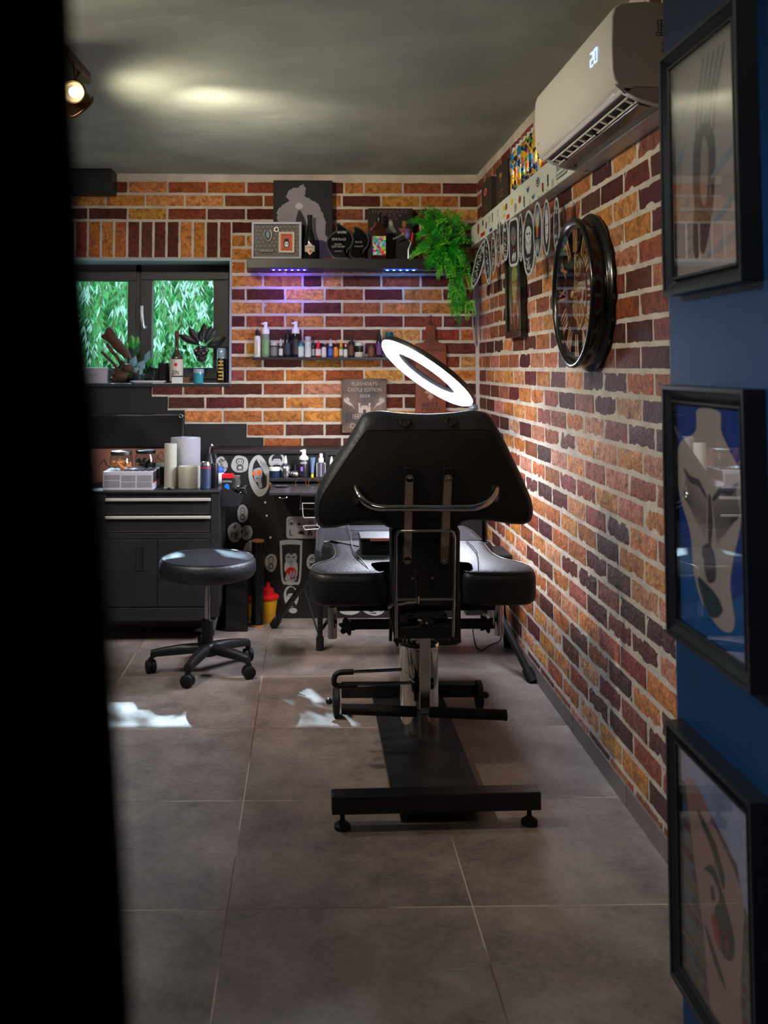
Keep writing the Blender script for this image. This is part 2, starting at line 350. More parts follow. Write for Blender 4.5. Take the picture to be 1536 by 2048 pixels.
# bricks ------------------------------------------------------------
def brick_mat():
    m = bpy.data.materials.new('brick_slip'); m.use_nodes = True; t = m.node_tree; b = t.nodes['Principled BSDF']; N = t.nodes.new; L = t.links.new
    at = N('ShaderNodeAttribute'); at.attribute_name = 'bcol'
    g = N('ShaderNodeNewGeometry')
    n = N('ShaderNodeTexNoise'); n.inputs['Scale'].default_value = 34; n.inputs['Detail'].default_value = 10; n.inputs['Roughness'].default_value = 0.75; n.inputs['Distortion'].default_value = 0.8; L(g.outputs['Position'], n.inputs[0])
    r = N('ShaderNodeValToRGB'); r.color_ramp.elements[0].position = 0.38; r.color_ramp.elements[1].position = 0.57
    r.color_ramp.elements[0].color = (0.36, 0.27, 0.22, 1); r.color_ramp.elements[1].color = (1.28, 1.26, 1.16, 1); L(n.outputs[0], r.inputs[0])
    mx = N('ShaderNodeMix'); mx.data_type = 'RGBA'; mx.blend_type = 'MULTIPLY'; mx.inputs[0].default_value = 0.9; L(at.outputs[0], mx.inputs[6]); L(r.outputs[0], mx.inputs[7])
    n2 = N('ShaderNodeTexNoise'); n2.inputs['Scale'].default_value = 5; n2.inputs['Detail'].default_value = 5; L(g.outputs['Position'], n2.inputs[0])
    r2 = N('ShaderNodeValToRGB'); r2.color_ramp.elements[0].position = 0.60; r2.color_ramp.elements[1].position = 0.72; r2.color_ramp.elements[0].color = (0, 0, 0, 1); r2.color_ramp.elements[1].color = (0.22, 0.22, 0.22, 1); L(n2.outputs[0], r2.inputs[0])
    m2 = N('ShaderNodeMix'); m2.data_type = 'RGBA'; L(r2.outputs[0], m2.inputs[0]); L(mx.outputs[2], m2.inputs[6]); m2.inputs[7].default_value = (*lin((86, 74, 72)), 1)
    L(m2.outputs[2], b.inputs['Base Color']); b.inputs['Roughness'].default_value = 0.62; b.inputs['Specular IOR Level'].default_value = 0.45
    n3 = N('ShaderNodeTexNoise'); n3.inputs['Scale'].default_value = 70; n3.inputs['Detail'].default_value = 8; n3.inputs['Roughness'].default_value = 0.7; L(g.outputs['Position'], n3.inputs[0])
    v = N('ShaderNodeTexNoise'); v.inputs['Scale'].default_value = 28; v.inputs['Distortion'].default_value = 1.5; L(g.outputs['Position'], v.inputs[0])
    ad = N('ShaderNodeMath'); ad.operation = 'ADD'; L(n3.outputs[0], ad.inputs[0]); L(v.outputs[0], ad.inputs[1])
    bn = N('ShaderNodeBump'); bn.inputs['Strength'].default_value = 1.0; bn.inputs['Distance'].default_value = 0.010; L(ad.outputs[0], bn.inputs['Height']); L(bn.outputs[0], b.inputs['Normal'])
    return m
BRICK = brick_mat()
MORTAR = mat('mortar', (196, 188, 174), 0.9, noise=0.14, nscale=9, bump=0.7, bscale=70)
BLACKWALL = mat('black_wall_paint', (30, 28, 28), 0.6, noise=0.12, nscale=5, bump=0.1, bscale=25)
TAN = [(208, 142, 72), (196, 126, 58), (216, 154, 88), (186, 112, 54), (204, 138, 76)]
DARK = [(96, 40, 26), (86, 34, 24), (108, 46, 30), (80, 34, 26), (100, 50, 36)]
MID = [(150, 78, 44), (138, 66, 38), (160, 90, 52)]
PINK = [(212, 150, 112), (196, 134, 104), (168, 96, 74), (150, 84, 68)]
RB = random.Random(5)
def pick(pink=0.1):
    q = RB.random()
    if q < pink: return RB.choice(PINK)
    q = RB.random()
    return RB.choice(TAN) if q < 0.36 else RB.choice(DARK) if q < 0.80 else RB.choice(MID)
class Bricks:
    def __init__(s, o, u, v, w): s.o = Vector(o); s.u = Vector(u); s.v = Vector(v); s.w = Vector(w); s.vs = []; s.fs = []; s.col = []; s.mi = []; s.ed = 0.0035
    def pt(s, a, b, d): return s.o+s.u*a+s.v*b+s.w*d
    def brick(s, a0, a1, b0, b1, col, d=0.011):
        if a1-a0 < 0.012 or b1-b0 < 0.012: return
        na = max(2, int((a1-a0)/0.022)); nb = max(2, int((b1-b0)/0.018)); o = len(s.vs); ax = RB.uniform(-.0012, .0012)
        seed = RB.random()*50
        def wob(a, b): return 0.0022*NZ.noise(Vector((a*38+seed, b*38, seed))) + 0.0012*NZ.noise(Vector((a*120, b*120+seed, 3)))
        lay = []
        for j in range(nb+1):
            for i in range(na+1):
                a = a0+(a1-a0)*i/na; b = b0+(b1-b0)*j/nb; edge = (i in (0, na)) or (j in (0, nb))
                if i in (0, na): a += wob(b*3, a*2)
                if j in (0, nb): b += wob(a*1.0, b*3)
                dd = d-(s.ed if edge else 0)+0.0028*NZ.noise(Vector((a*26+seed, b*26, 1)))+ax
                s.vs.append(s.pt(a, b, dd))
        idx = lambda i, j: o+j*(na+1)+i
        c = tuple(max(0, min(255, q+RB.uniform(-8, 8))) for q in col); c = (*lin(c), 1)
        for j in range(nb):
            for i in range(na): s.fs.append((idx(i, j), idx(i+1, j), idx(i+1, j+1), idx(i, j+1))); s.col.append(c); s.mi.append(0)
        bord = [(i, 0) for i in range(na)]+[(na, j) for j in range(nb)]+[(i, nb) for i in range(na, 0, -1)]+[(0, j) for j in range(nb, 0, -1)]
        o2 = len(s.vs)
        for (i, j) in bord:
            p = s.vs[idx(i, j)]; dd = (p-s.o).dot(s.w); s.vs.append(p-s.w*(dd+0.002))
        k = len(bord)
        for q in range(k):
            q2 = (q+1) % k; s.fs.append((idx(*bord[q]), o2+q, o2+q2, idx(*bord[q2]))); s.col.append(c); s.mi.append(0)
    def slab(s, a0, a1, b0, b1, d0, d1, mi=1, wob=0):
        o = len(s.vs)
        for d in (d0, d1):
            for a, b in ((a0, b0), (a1, b0), (a1, b1), (a0, b1)): s.vs.append(s.pt(a, b, d))
        for f in ((0, 3, 2, 1), (4, 5, 6, 7), (0, 1, 5, 4), (1, 2, 6, 5), (2, 3, 7, 6), (3, 0, 4, 7)):
            s.fs.append(tuple(o+i for i in f)); s.col.append((1, 1, 1, 1)); s.mi.append(mi)
    def build(s, name, mats):
        me = bpy.data.meshes.new(name); me.from_pydata([tuple(v) for v in s.vs], [], s.fs)
        for m in mats: me.materials.append(m)
        me.polygons.foreach_set('material_index', s.mi)
        at = me.color_attributes.new('bcol', 'FLOAT_COLOR', 'CORNER'); arr = []
        for p, c in zip(me.polygons, s.col): arr += list(c)*p.loop_total
        at.data.foreach_set('color', arr)
        bm = bmesh.new(); bm.from_mesh(me); bmesh.ops.recalc_face_normals(bm, faces=bm.faces); bm.to_mesh(me); bm.free()
        me.polygons.foreach_set('use_smooth', [i == 0 for i in s.mi]); me.set_sharp_from_angle(angle=radians(50))
        o = bpy.data.objects.new(name, me); COL.objects.link(o); return struct(o)
PITCH = 0.0766; BH = 0.0605; ROW0 = 0.866            # lowest brick row on the back wall: its lower edge
WIN_X1, WIN_Z0, WIN_Z1 = P(461, 765, BACK_Y).x, P(460, 766, BACK_Y).z, P(460, 519, BACK_Y).z
WIN_X0 = -1.72
# back wall
bw = Bricks((0, BACK_Y, 0), (1, 0, 0), (0, 0, 1), (0, -1, 0))
xl = lambda px: P(px, 733, BACK_Y).x
steps = [(0, xl(529)), (1, xl(495.5)), (2, xl(372)), (3, xl(338)), (4, xl(306)), (5, WIN_X1)]
J0, J1, BL = xl(605), xl(570), 0.2243
rows_n = 20
for k in range(rows_n):
    z0 = ROW0+k*PITCH; z1 = z0+BH
    if z0 > 2.385: break
    z1 = min(z1, 2.40)
    left = steps[k][1] if k < 5 else (-2.0)
    ph = J0 if k % 2 == 0 else J1
    i0 = int((left-ph)/BL)-2
    for i in range(i0, i0+20):
        a0 = ph+i*BL+0.006; a1 = a0+BL-0.012
        if a0 > RIGHT_X: break
        if RB.random() < 0.08 and k > 9:
            mid = (a0+a1)/2; segs = [(a0, mid-0.006), (mid+0.006, a1)]
        else: segs = [(a0, a1)]
        for (b0, b1) in segs:
            b0 = max(b0, left); b1 = min(b1, RIGHT_X-0.002)
            if 5 <= k:
                if z0 < WIN_Z1+0.225:                      # window and the soldier course over it
                    b0 = max(b0, WIN_X1+0.006)
            if b1-b0 < 0.02: continue
            bw.brick(b0, b1, z0, z1, pick(0.03))
x = WIN_X1-0.004
while x > -2.0:
    bw.brick(x-0.060, x, WIN_Z1+0.012, WIN_Z1+0.213, pick(0.02)); x -= 0.0742
bw.slab(-2.0, WIN_X1+0.004, 0, WIN_Z0-0.02, -0.32, -0.004, 2); 
bw.slab(WIN_X1+0.004, RIGHT_X+0.15, 0, ROW0-0.012, -0.32, -0.003, 2)
bw.slab(WIN_X1+0.002, RIGHT_X+0.15, ROW0+2*PITCH-0.012, CEIL_Z+.02, -0.32, 0.0055)
for k in range(2): bw.slab(steps[k][1]-0.004, RIGHT_X+0.15, ROW0+k*PITCH-0.012, ROW0+(k+1)*PITCH-0.012, -0.32, 0.0055); bw.slab(WIN_X1+0.004, steps[k][1]-0.004, ROW0+k*PITCH-0.012, ROW0+(k+1)*PITCH-0.012, -0.32, -0.003, 2)
bw.slab(-2.0, WIN_X1+0.002, WIN_Z1+0.002, CEIL_Z+.02, -0.32, 0.004)
for k in range(5): bw.slab(steps[k][1]-0.004, WIN_X1+0.01, ROW0+k*PITCH-0.012, ROW0+(k+1)*PITCH-0.012, -0.005, 0.004) if steps[k][1] < WIN_X1 else None
bw.slab(-2.0, WIN_X0, WIN_Z0-0.02, WIN_Z1+0.002, -0.32, 0.004)
bw.build('wall_back', [BRICK, MORTAR, BLACKWALL])
# right wall (bricks run down to the skirting)
rw = Bricks((RIGHT_X, 0, 0), (0, -1, 0), (0, 0, 1), (-1, 0, 0)); RBL = 0.2375; rw.ed = 0.0022
for k in range(-11, 20):
    z0 = ROW0+k*PITCH; z1 = z0+BH
    if z0 < 0.055: z0 = 0.055
    if z1 < 0.08 or z0 > 2.385: continue
    ph = 3.93 if k % 2 else 4.04
    for i in range(-9, 9):
        y0 = ph+i*RBL+0.0085; y1 = y0+RBL-0.017
        if y0 > BACK_Y or y1 < 1.85: continue
        y1 = min(y1, BACK_Y-0.004); rw.brick(-y1, -y0, z0, min(z1, 2.40), pick(0.26), 0.0095)
rw.slab(-BACK_Y-.15, -1.6, 0, CEIL_Z+.02, -0.15, 0.0066)
rw.build('wall_right', [BRICK, MORTAR])
# skirting of the same tile, in 60 cm pieces
SK = mat('skirting_tile', (112, 102, 96), 0.45, noise=0.1, nscale=14)
mb = MB()
for y in np.arange(1.83, 5.55, 0.604): mb.box(RIGHT_X-0.013, RIGHT_X-0.001, y+0.001, min(y+0.603, BACK_Y-0.01), 0, 0.066)
struct(mb.build('baseboard_right', SK, smooth=0, bevel=0.0015, seg=1))
# remaining shell: left wall, wall behind the camera, blue pier on the right
PLAIN = mat('dark_wall', (60, 60, 62), 0.8)
struct(MB().box(-2.15, -2.0, -1.4, 5.75, 0, CEIL_Z+.02).build('wall_left', PLAIN, smooth=0))
struct(MB().box(-2.15, 1.2, -1.55, -1.4, 0, CEIL_Z+.02).build('wall_front', PLAIN, smooth=0))
BLUE = mat('blue_wall_paint', (10, 62, 110), 0.55, noise=0.06, nscale=6, bump=0.08, bscale=80)
struct(MB().box(0.671, 1.125, -1.4, 1.817, 0, CEIL_Z+.02).build('wall_blue', BLUE, smooth=0))
mb = MB().box(-2.0, P(228, 370, 5.5).x, 5.44, BACK_Y-0.012, P(200, 388, 5.5).z, CEIL_Z-.004)
struct(mb.build('trim_1', mat('trunking_black', (24, 23, 26), 0.5), smooth=0, bevel=0.004))
# window -------------------------------------------------------------
FRM = mat('window_frame_grey', (62, 60, 60), 0.5)
FY = BACK_Y+0.22; mid0 = P(277, 600, FY).x; hw = 0.045
wf = MB()
zt, zb, xr = WIN_Z1, WIN_Z0, WIN_X1
wf.box(WIN_X0, xr, FY, FY+0.08, zt-0.052, zt); wf.box(WIN_X0, xr, FY, FY+0.08, zb-0.01, zb+0.03)
wf.box(xr-0.03, xr, FY, FY+0.08, zb, zt); wf.box(WIN_X0, WIN_X0+0.03, FY, FY+0.08, zb, zt); wf.box(mid0-0.02, mid0+0.02, FY, FY+0.08, zb, zt)
win = wf.build('window_1', FRM, smooth=0, bevel=0.004); struct(win)
panes = []
GLASS = thin_glass('window_glass', (242, 248, 246), 0.6)
for (a, b, pl, pr, pt_, pb, nm) in ((mid0+0.012, xr-0.028, P(305, 600, FY).x, P(427, 600, FY).x, P(366, 560, FY).z, P(366, 735, FY).z, 'sash'),
                                    (WIN_X0+0.02, mid0-0.014, -1.62, P(256, 600, FY).x, P(200, 562, FY).z, P(200, 735, FY).z, 'sash')):
    m = MB(); y0, y1 = FY-0.012, FY+0.06; z0s, z1s = zb+0.018, zt-0.045
    m.box(a, b, y0, y1, pt_, z1s); m.box(a, b, y0, y1, z0s, pb); m.box(a, pl, y0, y1, pb, pt_); m.box(pr, b, y0, y1, pb, pt_)
    s = m.build(nm, FRM, win, smooth=0, bevel=0.005)
    MB().box(pl, pr, FY+0.022, FY+0.028, pb, pt_).build('pane', GLASS, s, smooth=0)
m = MB(); hp = P(288, 640, FY-0.012); hx = hp.x
m.lathe([(0.014, 0), (0.014, 0.008), (0.009, 0.012), (0.008, 0.03)], (hx+0.004, FY-0.012, P(289, 655, FY).z), (0, -1, 0), 16)
m.tube([(hx+0.004, FY-0.04, P(289, 657, FY).z), (hx, FY-0.045, P(287, 652, FY).z), (hx-0.004, FY-0.047, P(286, 640, FY).z), (hx-0.008, FY-0.044, P(284, 625, FY).z), (hx-0.009, FY-0.038, P(283.5, 613, FY).z)], 0.0085, 10)
m.build('window_handle', ALU, win)
# reveal lining and sill
rev = mat('reveal_lining', (150, 160, 176), 0.45)
m = MB(); m.box(WIN_X0, xr+0.004, BACK_Y-0.016, FY+0.05, zt-0.010, zt+0.006); m.box(xr-0.008, xr+0.005, BACK_Y-0.014, FY, zb-0.004, zt)
struct(m.build('trim_2', rev, smooth=0, bevel=0.002))
m = MB(); m.box(-2.0, xr+0.003, BACK_Y-0.012, FY+0.02, zb-0.022, zb-0.003)
SILL_Z = zb-0.003
struct(m.build('trim_3', mat('sill_dark', (46, 46, 50), 0.4), smooth=0, bevel=0.003))
# ================================================================== OUTSIDE: a weeping willow before the window

for nm, c in (('willow_leaf', (66, 142, 78)), ('willow_leaf_pale', (166, 206, 190)), ('hedge_leaf', (52, 112, 70))):
    m = mat(nm, c, 0.5); t = m.node_tree
    if 'tl' not in t.nodes:
        b = t.nodes['Principled BSDF']; tr = t.nodes.new('ShaderNodeBsdfTranslucent'); tr.name = 'tl'; tr.inputs[0].default_value = (*lin(c), 1)
        mx = t.nodes.new('ShaderNodeMixShader'); mx.inputs[0].default_value = 0.45; out = t.nodes['Material Output']
        t.links.new(b.outputs[0], mx.inputs[1]); t.links.new(tr.outputs[0], mx.inputs[2]); t.links.new(mx.outputs[0], out.inputs[0])
R3 = random.Random(11)
def leaf(mb, p, d, w, L):
    d = d.normalized(); a = d.cross(Vector((R3.uniform(-1, 1), R3.uniform(-1, 1), R3.uniform(-.3, .3)))).normalized()
    mb.add([p, p+d*L*0.45+a*w/2, p+d*L, p+d*L*0.45-a*w/2], [(0, 1, 2, 3)])
mb = MB(); tw = MB()
for k in range(150):
    y = R3.uniform(7.2, 9.6); sc = y/5.8; x = R3.uniform(-2.1, -0.35)*sc; ztop = R3.uniform(2.4, 4.2); zlow = R3.choice([R3.uniform(1.0, 1.6), R3.uniform(1.2, 2.2)])
    p = Vector((x, y, ztop)); drift = Vector((R3.uniform(-.02, .02), R3.uniform(-.008, .008), 0)); pts = [p.copy()]
    while p.z > zlow:
        p = p+Vector((drift.x+R3.uniform(-.02, .02), drift.y, -0.07)); pts.append(p.copy()); mb.m = 0 if R3.random() < 0.7 else 1
        for q in range(3): leaf(mb, p, Vector((R3.uniform(-.7, .7), R3.uniform(-.5, .5), -1)), R3.uniform(0.012, 0.020), R3.uniform(0.07, 0.12))
    tw.tube(pts, 0.0025, 4)
for k in range(3600):                                  # the crown above, which breaks the sun into patches
    p = Vector((R3.uniform(-5.4, 1.4), R3.uniform(8.0, 9.4), R3.uniform(2.9, 6.2)))
    mb.m = 0; leaf(mb, p, Vector((R3.uniform(-.5, .5), R3.uniform(-.5, .5), -1)), R3.uniform(0.03, 0.05), R3.uniform(0.12, 0.2))
t = mb.build('willow_foliage', [MATS['willow_leaf'], MATS['willow_leaf_pale']], smooth=0)
tag(t, 'hanging willow leaves seen through the window panes', 'tree foliage', kind='stuff')
trunk = MB(); trunk.tube([(-3.2, 9.6, -0.3), (-3.15, 9.55, 1.2), (-3.3, 9.3, 2.6), (-3.0, 9.0, 4.5)], lambda t: 0.16-0.09*t, 12)
tt = trunk.build('willow_trunk', mat('bark', (88, 74, 60), 0.9, noise=0.3, bump=0.8)); tag(tt, 'willow trunk standing in the garden behind the window', 'tree trunk')
w2 = tw.build('branch', MATS['bark'], tt, smooth=0); w2['kind'] = 'stuff'
mb = MB()
for k in range(22000):
    p = Vector((R3.uniform(-6.5, 1.5), R3.uniform(11.5, 12.6), R3.uniform(-0.2, 3.9+0.3*sin(k))))
    mb.m = 0 if R3.random() < 0.6 else 1; leaf(mb, p, Vector((R3.uniform(-1, 1), R3.uniform(-1, 0), R3.uniform(-.4, 1))), R3.uniform(0.03, 0.05), R3.uniform(0.09, 0.16))
hg = mb.build('hedge', [MATS['hedge_leaf'], MATS['willow_leaf']], smooth=0)
hr = MB(); hr.rings([[(x, 12.9+0.12*sin(x*3+z), z) for x in [-8+0.25*i for i in range(49)]]+[(x, 13.4, z) for x in [4-0.25*i for i in range(49)]] for z in [-0.25+0.3*k for k in range(16)]]).build('hedge_core', MATS['hedge_leaf'], hg, smooth=60)
tag(hg, 'green hedge at the far end of the garden behind the willow', 'hedge', kind='stuff')
struct(MB().box(-20, 20, 6.0, 40, -0.35, -0.25).build('ground', mat('lawn', (92, 130, 58), 0.9, noise=0.25, nscale=6), smooth=0))

# ================================================================== THE TREATMENT CHAIR (back towards us)
CX = 0.375
ch = thing('treatment_chair', 'black padded treatment chair with trapezoid headrest seen from behind, on a chrome column', 'treatment chair', (CX, 3.45, 0))
# base: H-shaped black steel foot
YB = 2.93
m = MB(); R = Matrix.Rotation(radians(1.8), 3, 'Z'); m.obox((0.371, YB, 0.076), 0.606, 0.058, 0.052, R)
m.build('front_crossbar', mat('base_steel_black', (20, 20, 21), 0.38, noise=0.1), ch, smooth=0, bevel=0.004)
m = MB().box(0.252, 0.527, YB+0.03, 3.93, 0.03, 0.045); m.build('base_plate', mat('base_plate_black', (34, 33, 35), 0.38, noise=0.12, nscale=12), ch, smooth=0, bevel=0.003)
m = MB().box(0.13, 0.66, 3.90, 3.95, 0.045, 0.095); m.build('rear_crossbar', MATS['base_steel_black'], ch, smooth=0, bevel=0.004)
for sx in (0.10, 0.645):
    MB().lathe([(0.020, 0), (0.024, 0.003), (0.024, 0.012), (0.013, 0.020), (0.007, 0.026), (0.007, 0.052)], (sx, YB+(sx-.37)*.03, 0), n=20).build('levelling_foot', RUBBER, ch)
for sx, sg in ((P(672, 1408, 3.86).x, -1), (P(958, 1396, 3.90).x, 1)):
    y = 3.84 if sg < 0 else 3.9; r = 0.055
    w = MB().lathe([(0.010, -0.015), (r-0.012, -0.013), (r, -0.009), (r, 0.009), (r-0.012, 0.013), (0.010, 0.015)], (sx, y, r), (1, 0, 0), 30).build('transport_wheel', RUBBER, ch)
    MB().tube([(sx, y, r), (sx+sg*0.020, y, r)], 0.008, 8).sphere((sx+sg*0.027, y, r), 0.013, 12, 8).build('wheel_knob', BLACKP, w)
# column
cxc, cyc = P(839, 1480, 3.57).x, 3.57
m = MB().lathe([(0.0695, 0.045), (0.0695, 0.33), (0.0705, 0.335), (0.0705, 0.345), (0.066, 0.350), (0.055, 0.351), (0.052, 0.335), (0.02, 0.334)], (cxc, cyc, 0), n=48)
m.build('column_cover', CHROME, ch)
MB().cyl((cxc-0.008, cyc, 0.33), (cxc-0.008, cyc, 0.50), 0.022, n=24).build('piston', CHROME, ch)
# flat rocker bar down the front of the column with its two foam foot tubes
yb = 3.36; a = P(850, 1274, yb); b2 = P(850, 1425, yb)
MB().bar(a, b2, 0.0355, 0.010, (0, 1, 0)).build('rocker_bar', CHROME, ch, smooth=0, bevel=0.002)
for (x0, y0, x1, y1) in ((833, 1423.5, 683, 1418), (858, 1424, 1011, 1430)):
    p0, p1 = P(x0, y0, yb), P(x1, y1, yb); q = MB().cyl(p0, p1, 0.0175, n=20); q.build('foot_tube', mat('foam', (17, 17, 18), 0.75, bump=0.3, bscale=300), ch)
p0, p1 = P(830, 1424, yb), P(862, 1425, yb); MB().cyl(p0, p1, 0.009, n=14).build('axle', CHROME, ch)
p0, p1 = P(1009, 1430, yb), P(1013, 1430, yb); MB().cyl(p0, p1, 0.019, n=18).build('end_cap', BLACKP, ch)
# foot pump pedal: two rods joined by a rubber grip
yp = 3.50; pa = P(803, 1339, yp); pb = P(676, 1345, yp-.03); pc = P(672, 1372, yp-0.03); pd = P(838, 1364, yp)
pd = P(833, 1365, yp)
MB().tube([pa, pb], 0.0055, 10).build('pedal_rod', CHROME, ch); MB().tube([pd, pc+(pd-pc)*0.04], 0.0055, 10).build('pedal_rod', CHROME, ch)
g = [pb+(pa-pb)*0.24, pb+(pa-pb)*0.06, pb+Vector((-0.006, 0, -0.006)), (pb+pc)/2+Vector((-0.010, 0, 0)), pc+Vector((-0.004, 0, 0.006)), pc+(pd-pc)*0.05, pc+(pd-pc)*0.26]
MB().tube([q for q in smoothpts(g, 5, False)], 0.0095, 12).build('pedal_grip', RUBBER, ch)
m = MB(); q = P(832, 1372, yp-0.01); m.sphere(q, 0.022, 14, 10, (0.8, 0.8, 1.3)); m.tube([q, q+Vector((0, 0, -0.05))], 0.008, 8); m.build('pedal_pivot', BLACKP, ch)
m = MB(); m.tube([P(812, 1345, 3.48), P(818, 1358, 3.48), P(832, 1367, 3.48), P(842, 1364, 3.48)], 0.004, 8); m.build('pedal_spring', CHROME, ch)
m = MB()
for yy in (1361, 1373): m.cyl(P(861, yy, 3.47), P(867, yy, 3.47), 0.009, n=12)
m.build('bolt', BLACKP, ch)
# seat frame and its round posts
MB().box(P(685, 1250, 3.42).x, P(985, 1250, 3.42).x, 3.40, 3.44, P(800, 1256, 3.42).z, P(800, 1240, 3.42).z).build('seat_frame', BLACKM, ch, smooth=0, bevel=0.003)
for (x, y0, y1) in ((665, 1213, 1276), (998, 1205, 1270)):
    MB().cyl(P(x, y0, 3.36), P(x, y1, 3.36), 0.0155, n=24).build('post_socket', CHROME, ch)
    MB().cyl(P(x, y0-12, 3.36), P(x, y0+3, 3.36), 0.010, n=14).build('post_plug', BLACKP, ch)
def star_knob(c, axis, r, parent, nm='star_knob'):
    out = []
    for i in range(60):
        t = 2*pi*i/60; rr = r*(0.80+0.20*cos(6*t)); out.append((rr*cos(t), rr*sin(t)))
    d = Vector(axis).normalized(); u = d.orthogonal().normalized(); v = d.cross(u)
    return MB().prism(out, c, u, v, 0.022, 0.004).build(nm, BLACKP, parent)
for (x, y) in ((693, 1252), (974, 1247)):
    star_knob(P(x, y, 3.33), (0.25 if x < 800 else -0.25, -1, 0), 0.0285, ch)
    q = P(x, y, 3.33); MB().cyl(q, q+Vector((0, 0.09, 0)), 0.007, n=10).build('knob_shaft', BLACKP, ch)
# cushions -----------------------------------------------------------
def cushion(name, out, z0, z1, r, mtl, parent, crown=0.012, seam=True, n=4):
    """outline (x, y), rounded at its bottom and top edges, its top gently domed"""
    rr = []
    for k in range(n+1):
        t = pi/2*k/n; rr.append((r*(1-sin(t)), z0+r*(1-cos(t))))
    rr.append((0, z1-r*1.2))
    for k in range(1, n+1):
        t = pi/2*k/n; rr.append((r*(1-cos(t)), z1-r*1.2+r*1.2*sin(t)))
    rr.append((r*1.35, z1+crown*0.25))
    rings = [[(a, b, z) for a, b in inset(out, d)] for d, z in rr]
    m = MB().rings(rings); o = m.build(name, mtl, parent, smooth=60)
    if seam:
        pts = [(a, b, z1-r*0.10) for a, b in inset(out, r*0.30)]
        MB().tube(pts, 0.0022, 6, closed=True).build('piping', PIPING, o)
    return o
SEAT_Z = 0.672
def sym(px, py, Z): p = PZ(px, py, Z); return (p.x, p.y)
def w2(x, y): return (CX+x, y)
seat_l = [(-0.035, 3.22), (-0.09, 3.195), (-0.20, 3.185), (-0.30, 3.18), (-0.355, 3.21), (-0.372, 3.29), (-0.345, 3.37), (-0.30, 3.44), (-0.285, 3.55), (-0.29, 3.70), (-0.28, 3.78)]
seat = [w2(x, y) for x, y in seat_l]+[w2(-x, y) for x, y in reversed(seat_l)]
seat = seat[:1]+seat[1:]
notch = [w2(0.035, 3.34), w2(-0.035, 3.34)]
so = [(p.x, p.y) for p in smoothpts([(a, b, 0) for a, b in [w2(-0.118, 3.32), w2(-0.117, 3.26), w2(-0.125, 3.215), w2(-0.160, 3.188)]+[w2(*q) for q in seat_l[3:]]+[w2(-x, y) for x, y in reversed(seat_l[3:])]+[w2(0.160, 3.188), w2(0.125, 3.215), w2(0.117, 3.26), w2(0.118, 3.32)]], 5)]
seat_o = cushion('seat', so, SEAT_Z-0.108, SEAT_Z, 0.024, LEATHER, ch, 0.012)
def seam_line(pts, parent, r=0.0022, nm='seam'):
    MB().tube([Vector(p) for p in smoothpts(pts, 5, False)], r, 6).build(nm, PIPING, parent)
for sx in (-1, 1):
    seam_line([(CX+sx*0.175, 3.215, SEAT_Z+0.001), (CX+sx*0.195, 3.34, SEAT_Z+0.011), (CX+sx*0.215, 3.50, SEAT_Z+0.012), (CX+sx*0.215, 3.72, SEAT_Z+0.009)], seat_o)
leg_o = [(p.x, p.y) for p in smoothpts([(*w2(-0.34, 3.86), 0), (*w2(-0.345, 4.05), 0), (*w2(-0.335, 4.38), 0), (*w2(-0.25, 4.45), 0), (*w2(0.25, 4.45), 0), (*w2(0.335, 4.38), 0), (*w2(0.345, 4.05), 0), (*w2(0.34, 3.86), 0), (*w2(0.25, 3.82), 0), (*w2(-0.25, 3.82), 0)], 5)]
leg = cushion('leg_rest', leg_o, 0.50, 0.62, 0.022, LEATHER, ch, 0.02)
for sx in (-1, 1): seam_line([(CX+sx*0.21, 3.845, 0.62), (CX+sx*0.20, 4.05, 0.641), (CX+sx*0.20, 4.40, 0.638)], leg)
for k in range(5):
    y = 3.90+0.10*k; seam_line([(CX-0.20, y, 0.639), (CX, y+0.004, 0.641), (CX+0.20, y, 0.639)], leg, 0.0016)
MB().box(CX-0.30, CX+0.30, 3.50, 4.30, 0.475, 0.512).build('underframe', BLACKM, ch, smooth=0, bevel=0.004)
MB().cyl((cxc, cyc, 0.46), (cxc, cyc, 0.565), 0.09, 0.12, n=24).build('column_head', BLACKM, ch)
# backrest: outline measured in the plane of its widest section
def bk(pts, Y): return [(P(x, y, Y).x, P(x, y, Y).z) for x, y in pts]
outer = [(735, 826), (752, 823), (769, 823), (795, 826), (838, 828.5), (880, 828), (925, 824), (948, 822), (966, 824), (979, 831), (990, 848), (1006, 876), (1023, 910), (1043, 952), (1060, 992), (1065, 1012), (1064, 1034), (1054, 1047), (1033, 1049.5), (1007, 1045), (978, 1041), (950, 1040), (925, 1043), (913, 1052), (840, 1056), (778, 1054), (762, 1046), (735, 1044), (708, 1046), (681, 1052), (655, 1057.5), (640, 1054), (631, 1040), (629, 1012), (634, 985), (649, 952), (672, 915), (697, 878), (716, 846), (725, 832)]
inner = [(741, 861), (790, 860.5), (838, 860), (930, 859), (965, 858.5), (978, 860), (986, 870), (1004, 901), (1022, 936), (1040, 971), (1053, 1000), (1058, 1020), (1055, 1038), (1045, 1044), (1030, 1044), (1008, 1040), (979, 1036), (950, 1036), (925, 1039), (910, 1050), (840, 1053), (781, 1052), (762, 1041), (735, 1040), (708, 1042), (681, 1048), (660, 1052), (648, 1051), (640, 1040), (638, 1016), (646, 990), (661, 966), (682, 934), (706, 898), (724, 871), (730, 863)]
def dense(poly, n=120):                            # arc-length resample so that the two outlines can be lofted
    c = [Vector((a, b)) for a, b in poly]; L = [0]
    for i in range(len(c)): L.append(L[-1]+(c[(i+1) % len(c)]-c[i]).length)
    out = []
    for k in range(n):
        s = L[-1]*k/n; i = max(j for j in range(len(c)) if L[j] <= s); t = (s-L[i])/(L[i+1]-L[i]); q = c[i].lerp(c[(i+1) % len(c)], t); out.append((q.x, q.y))
    return out
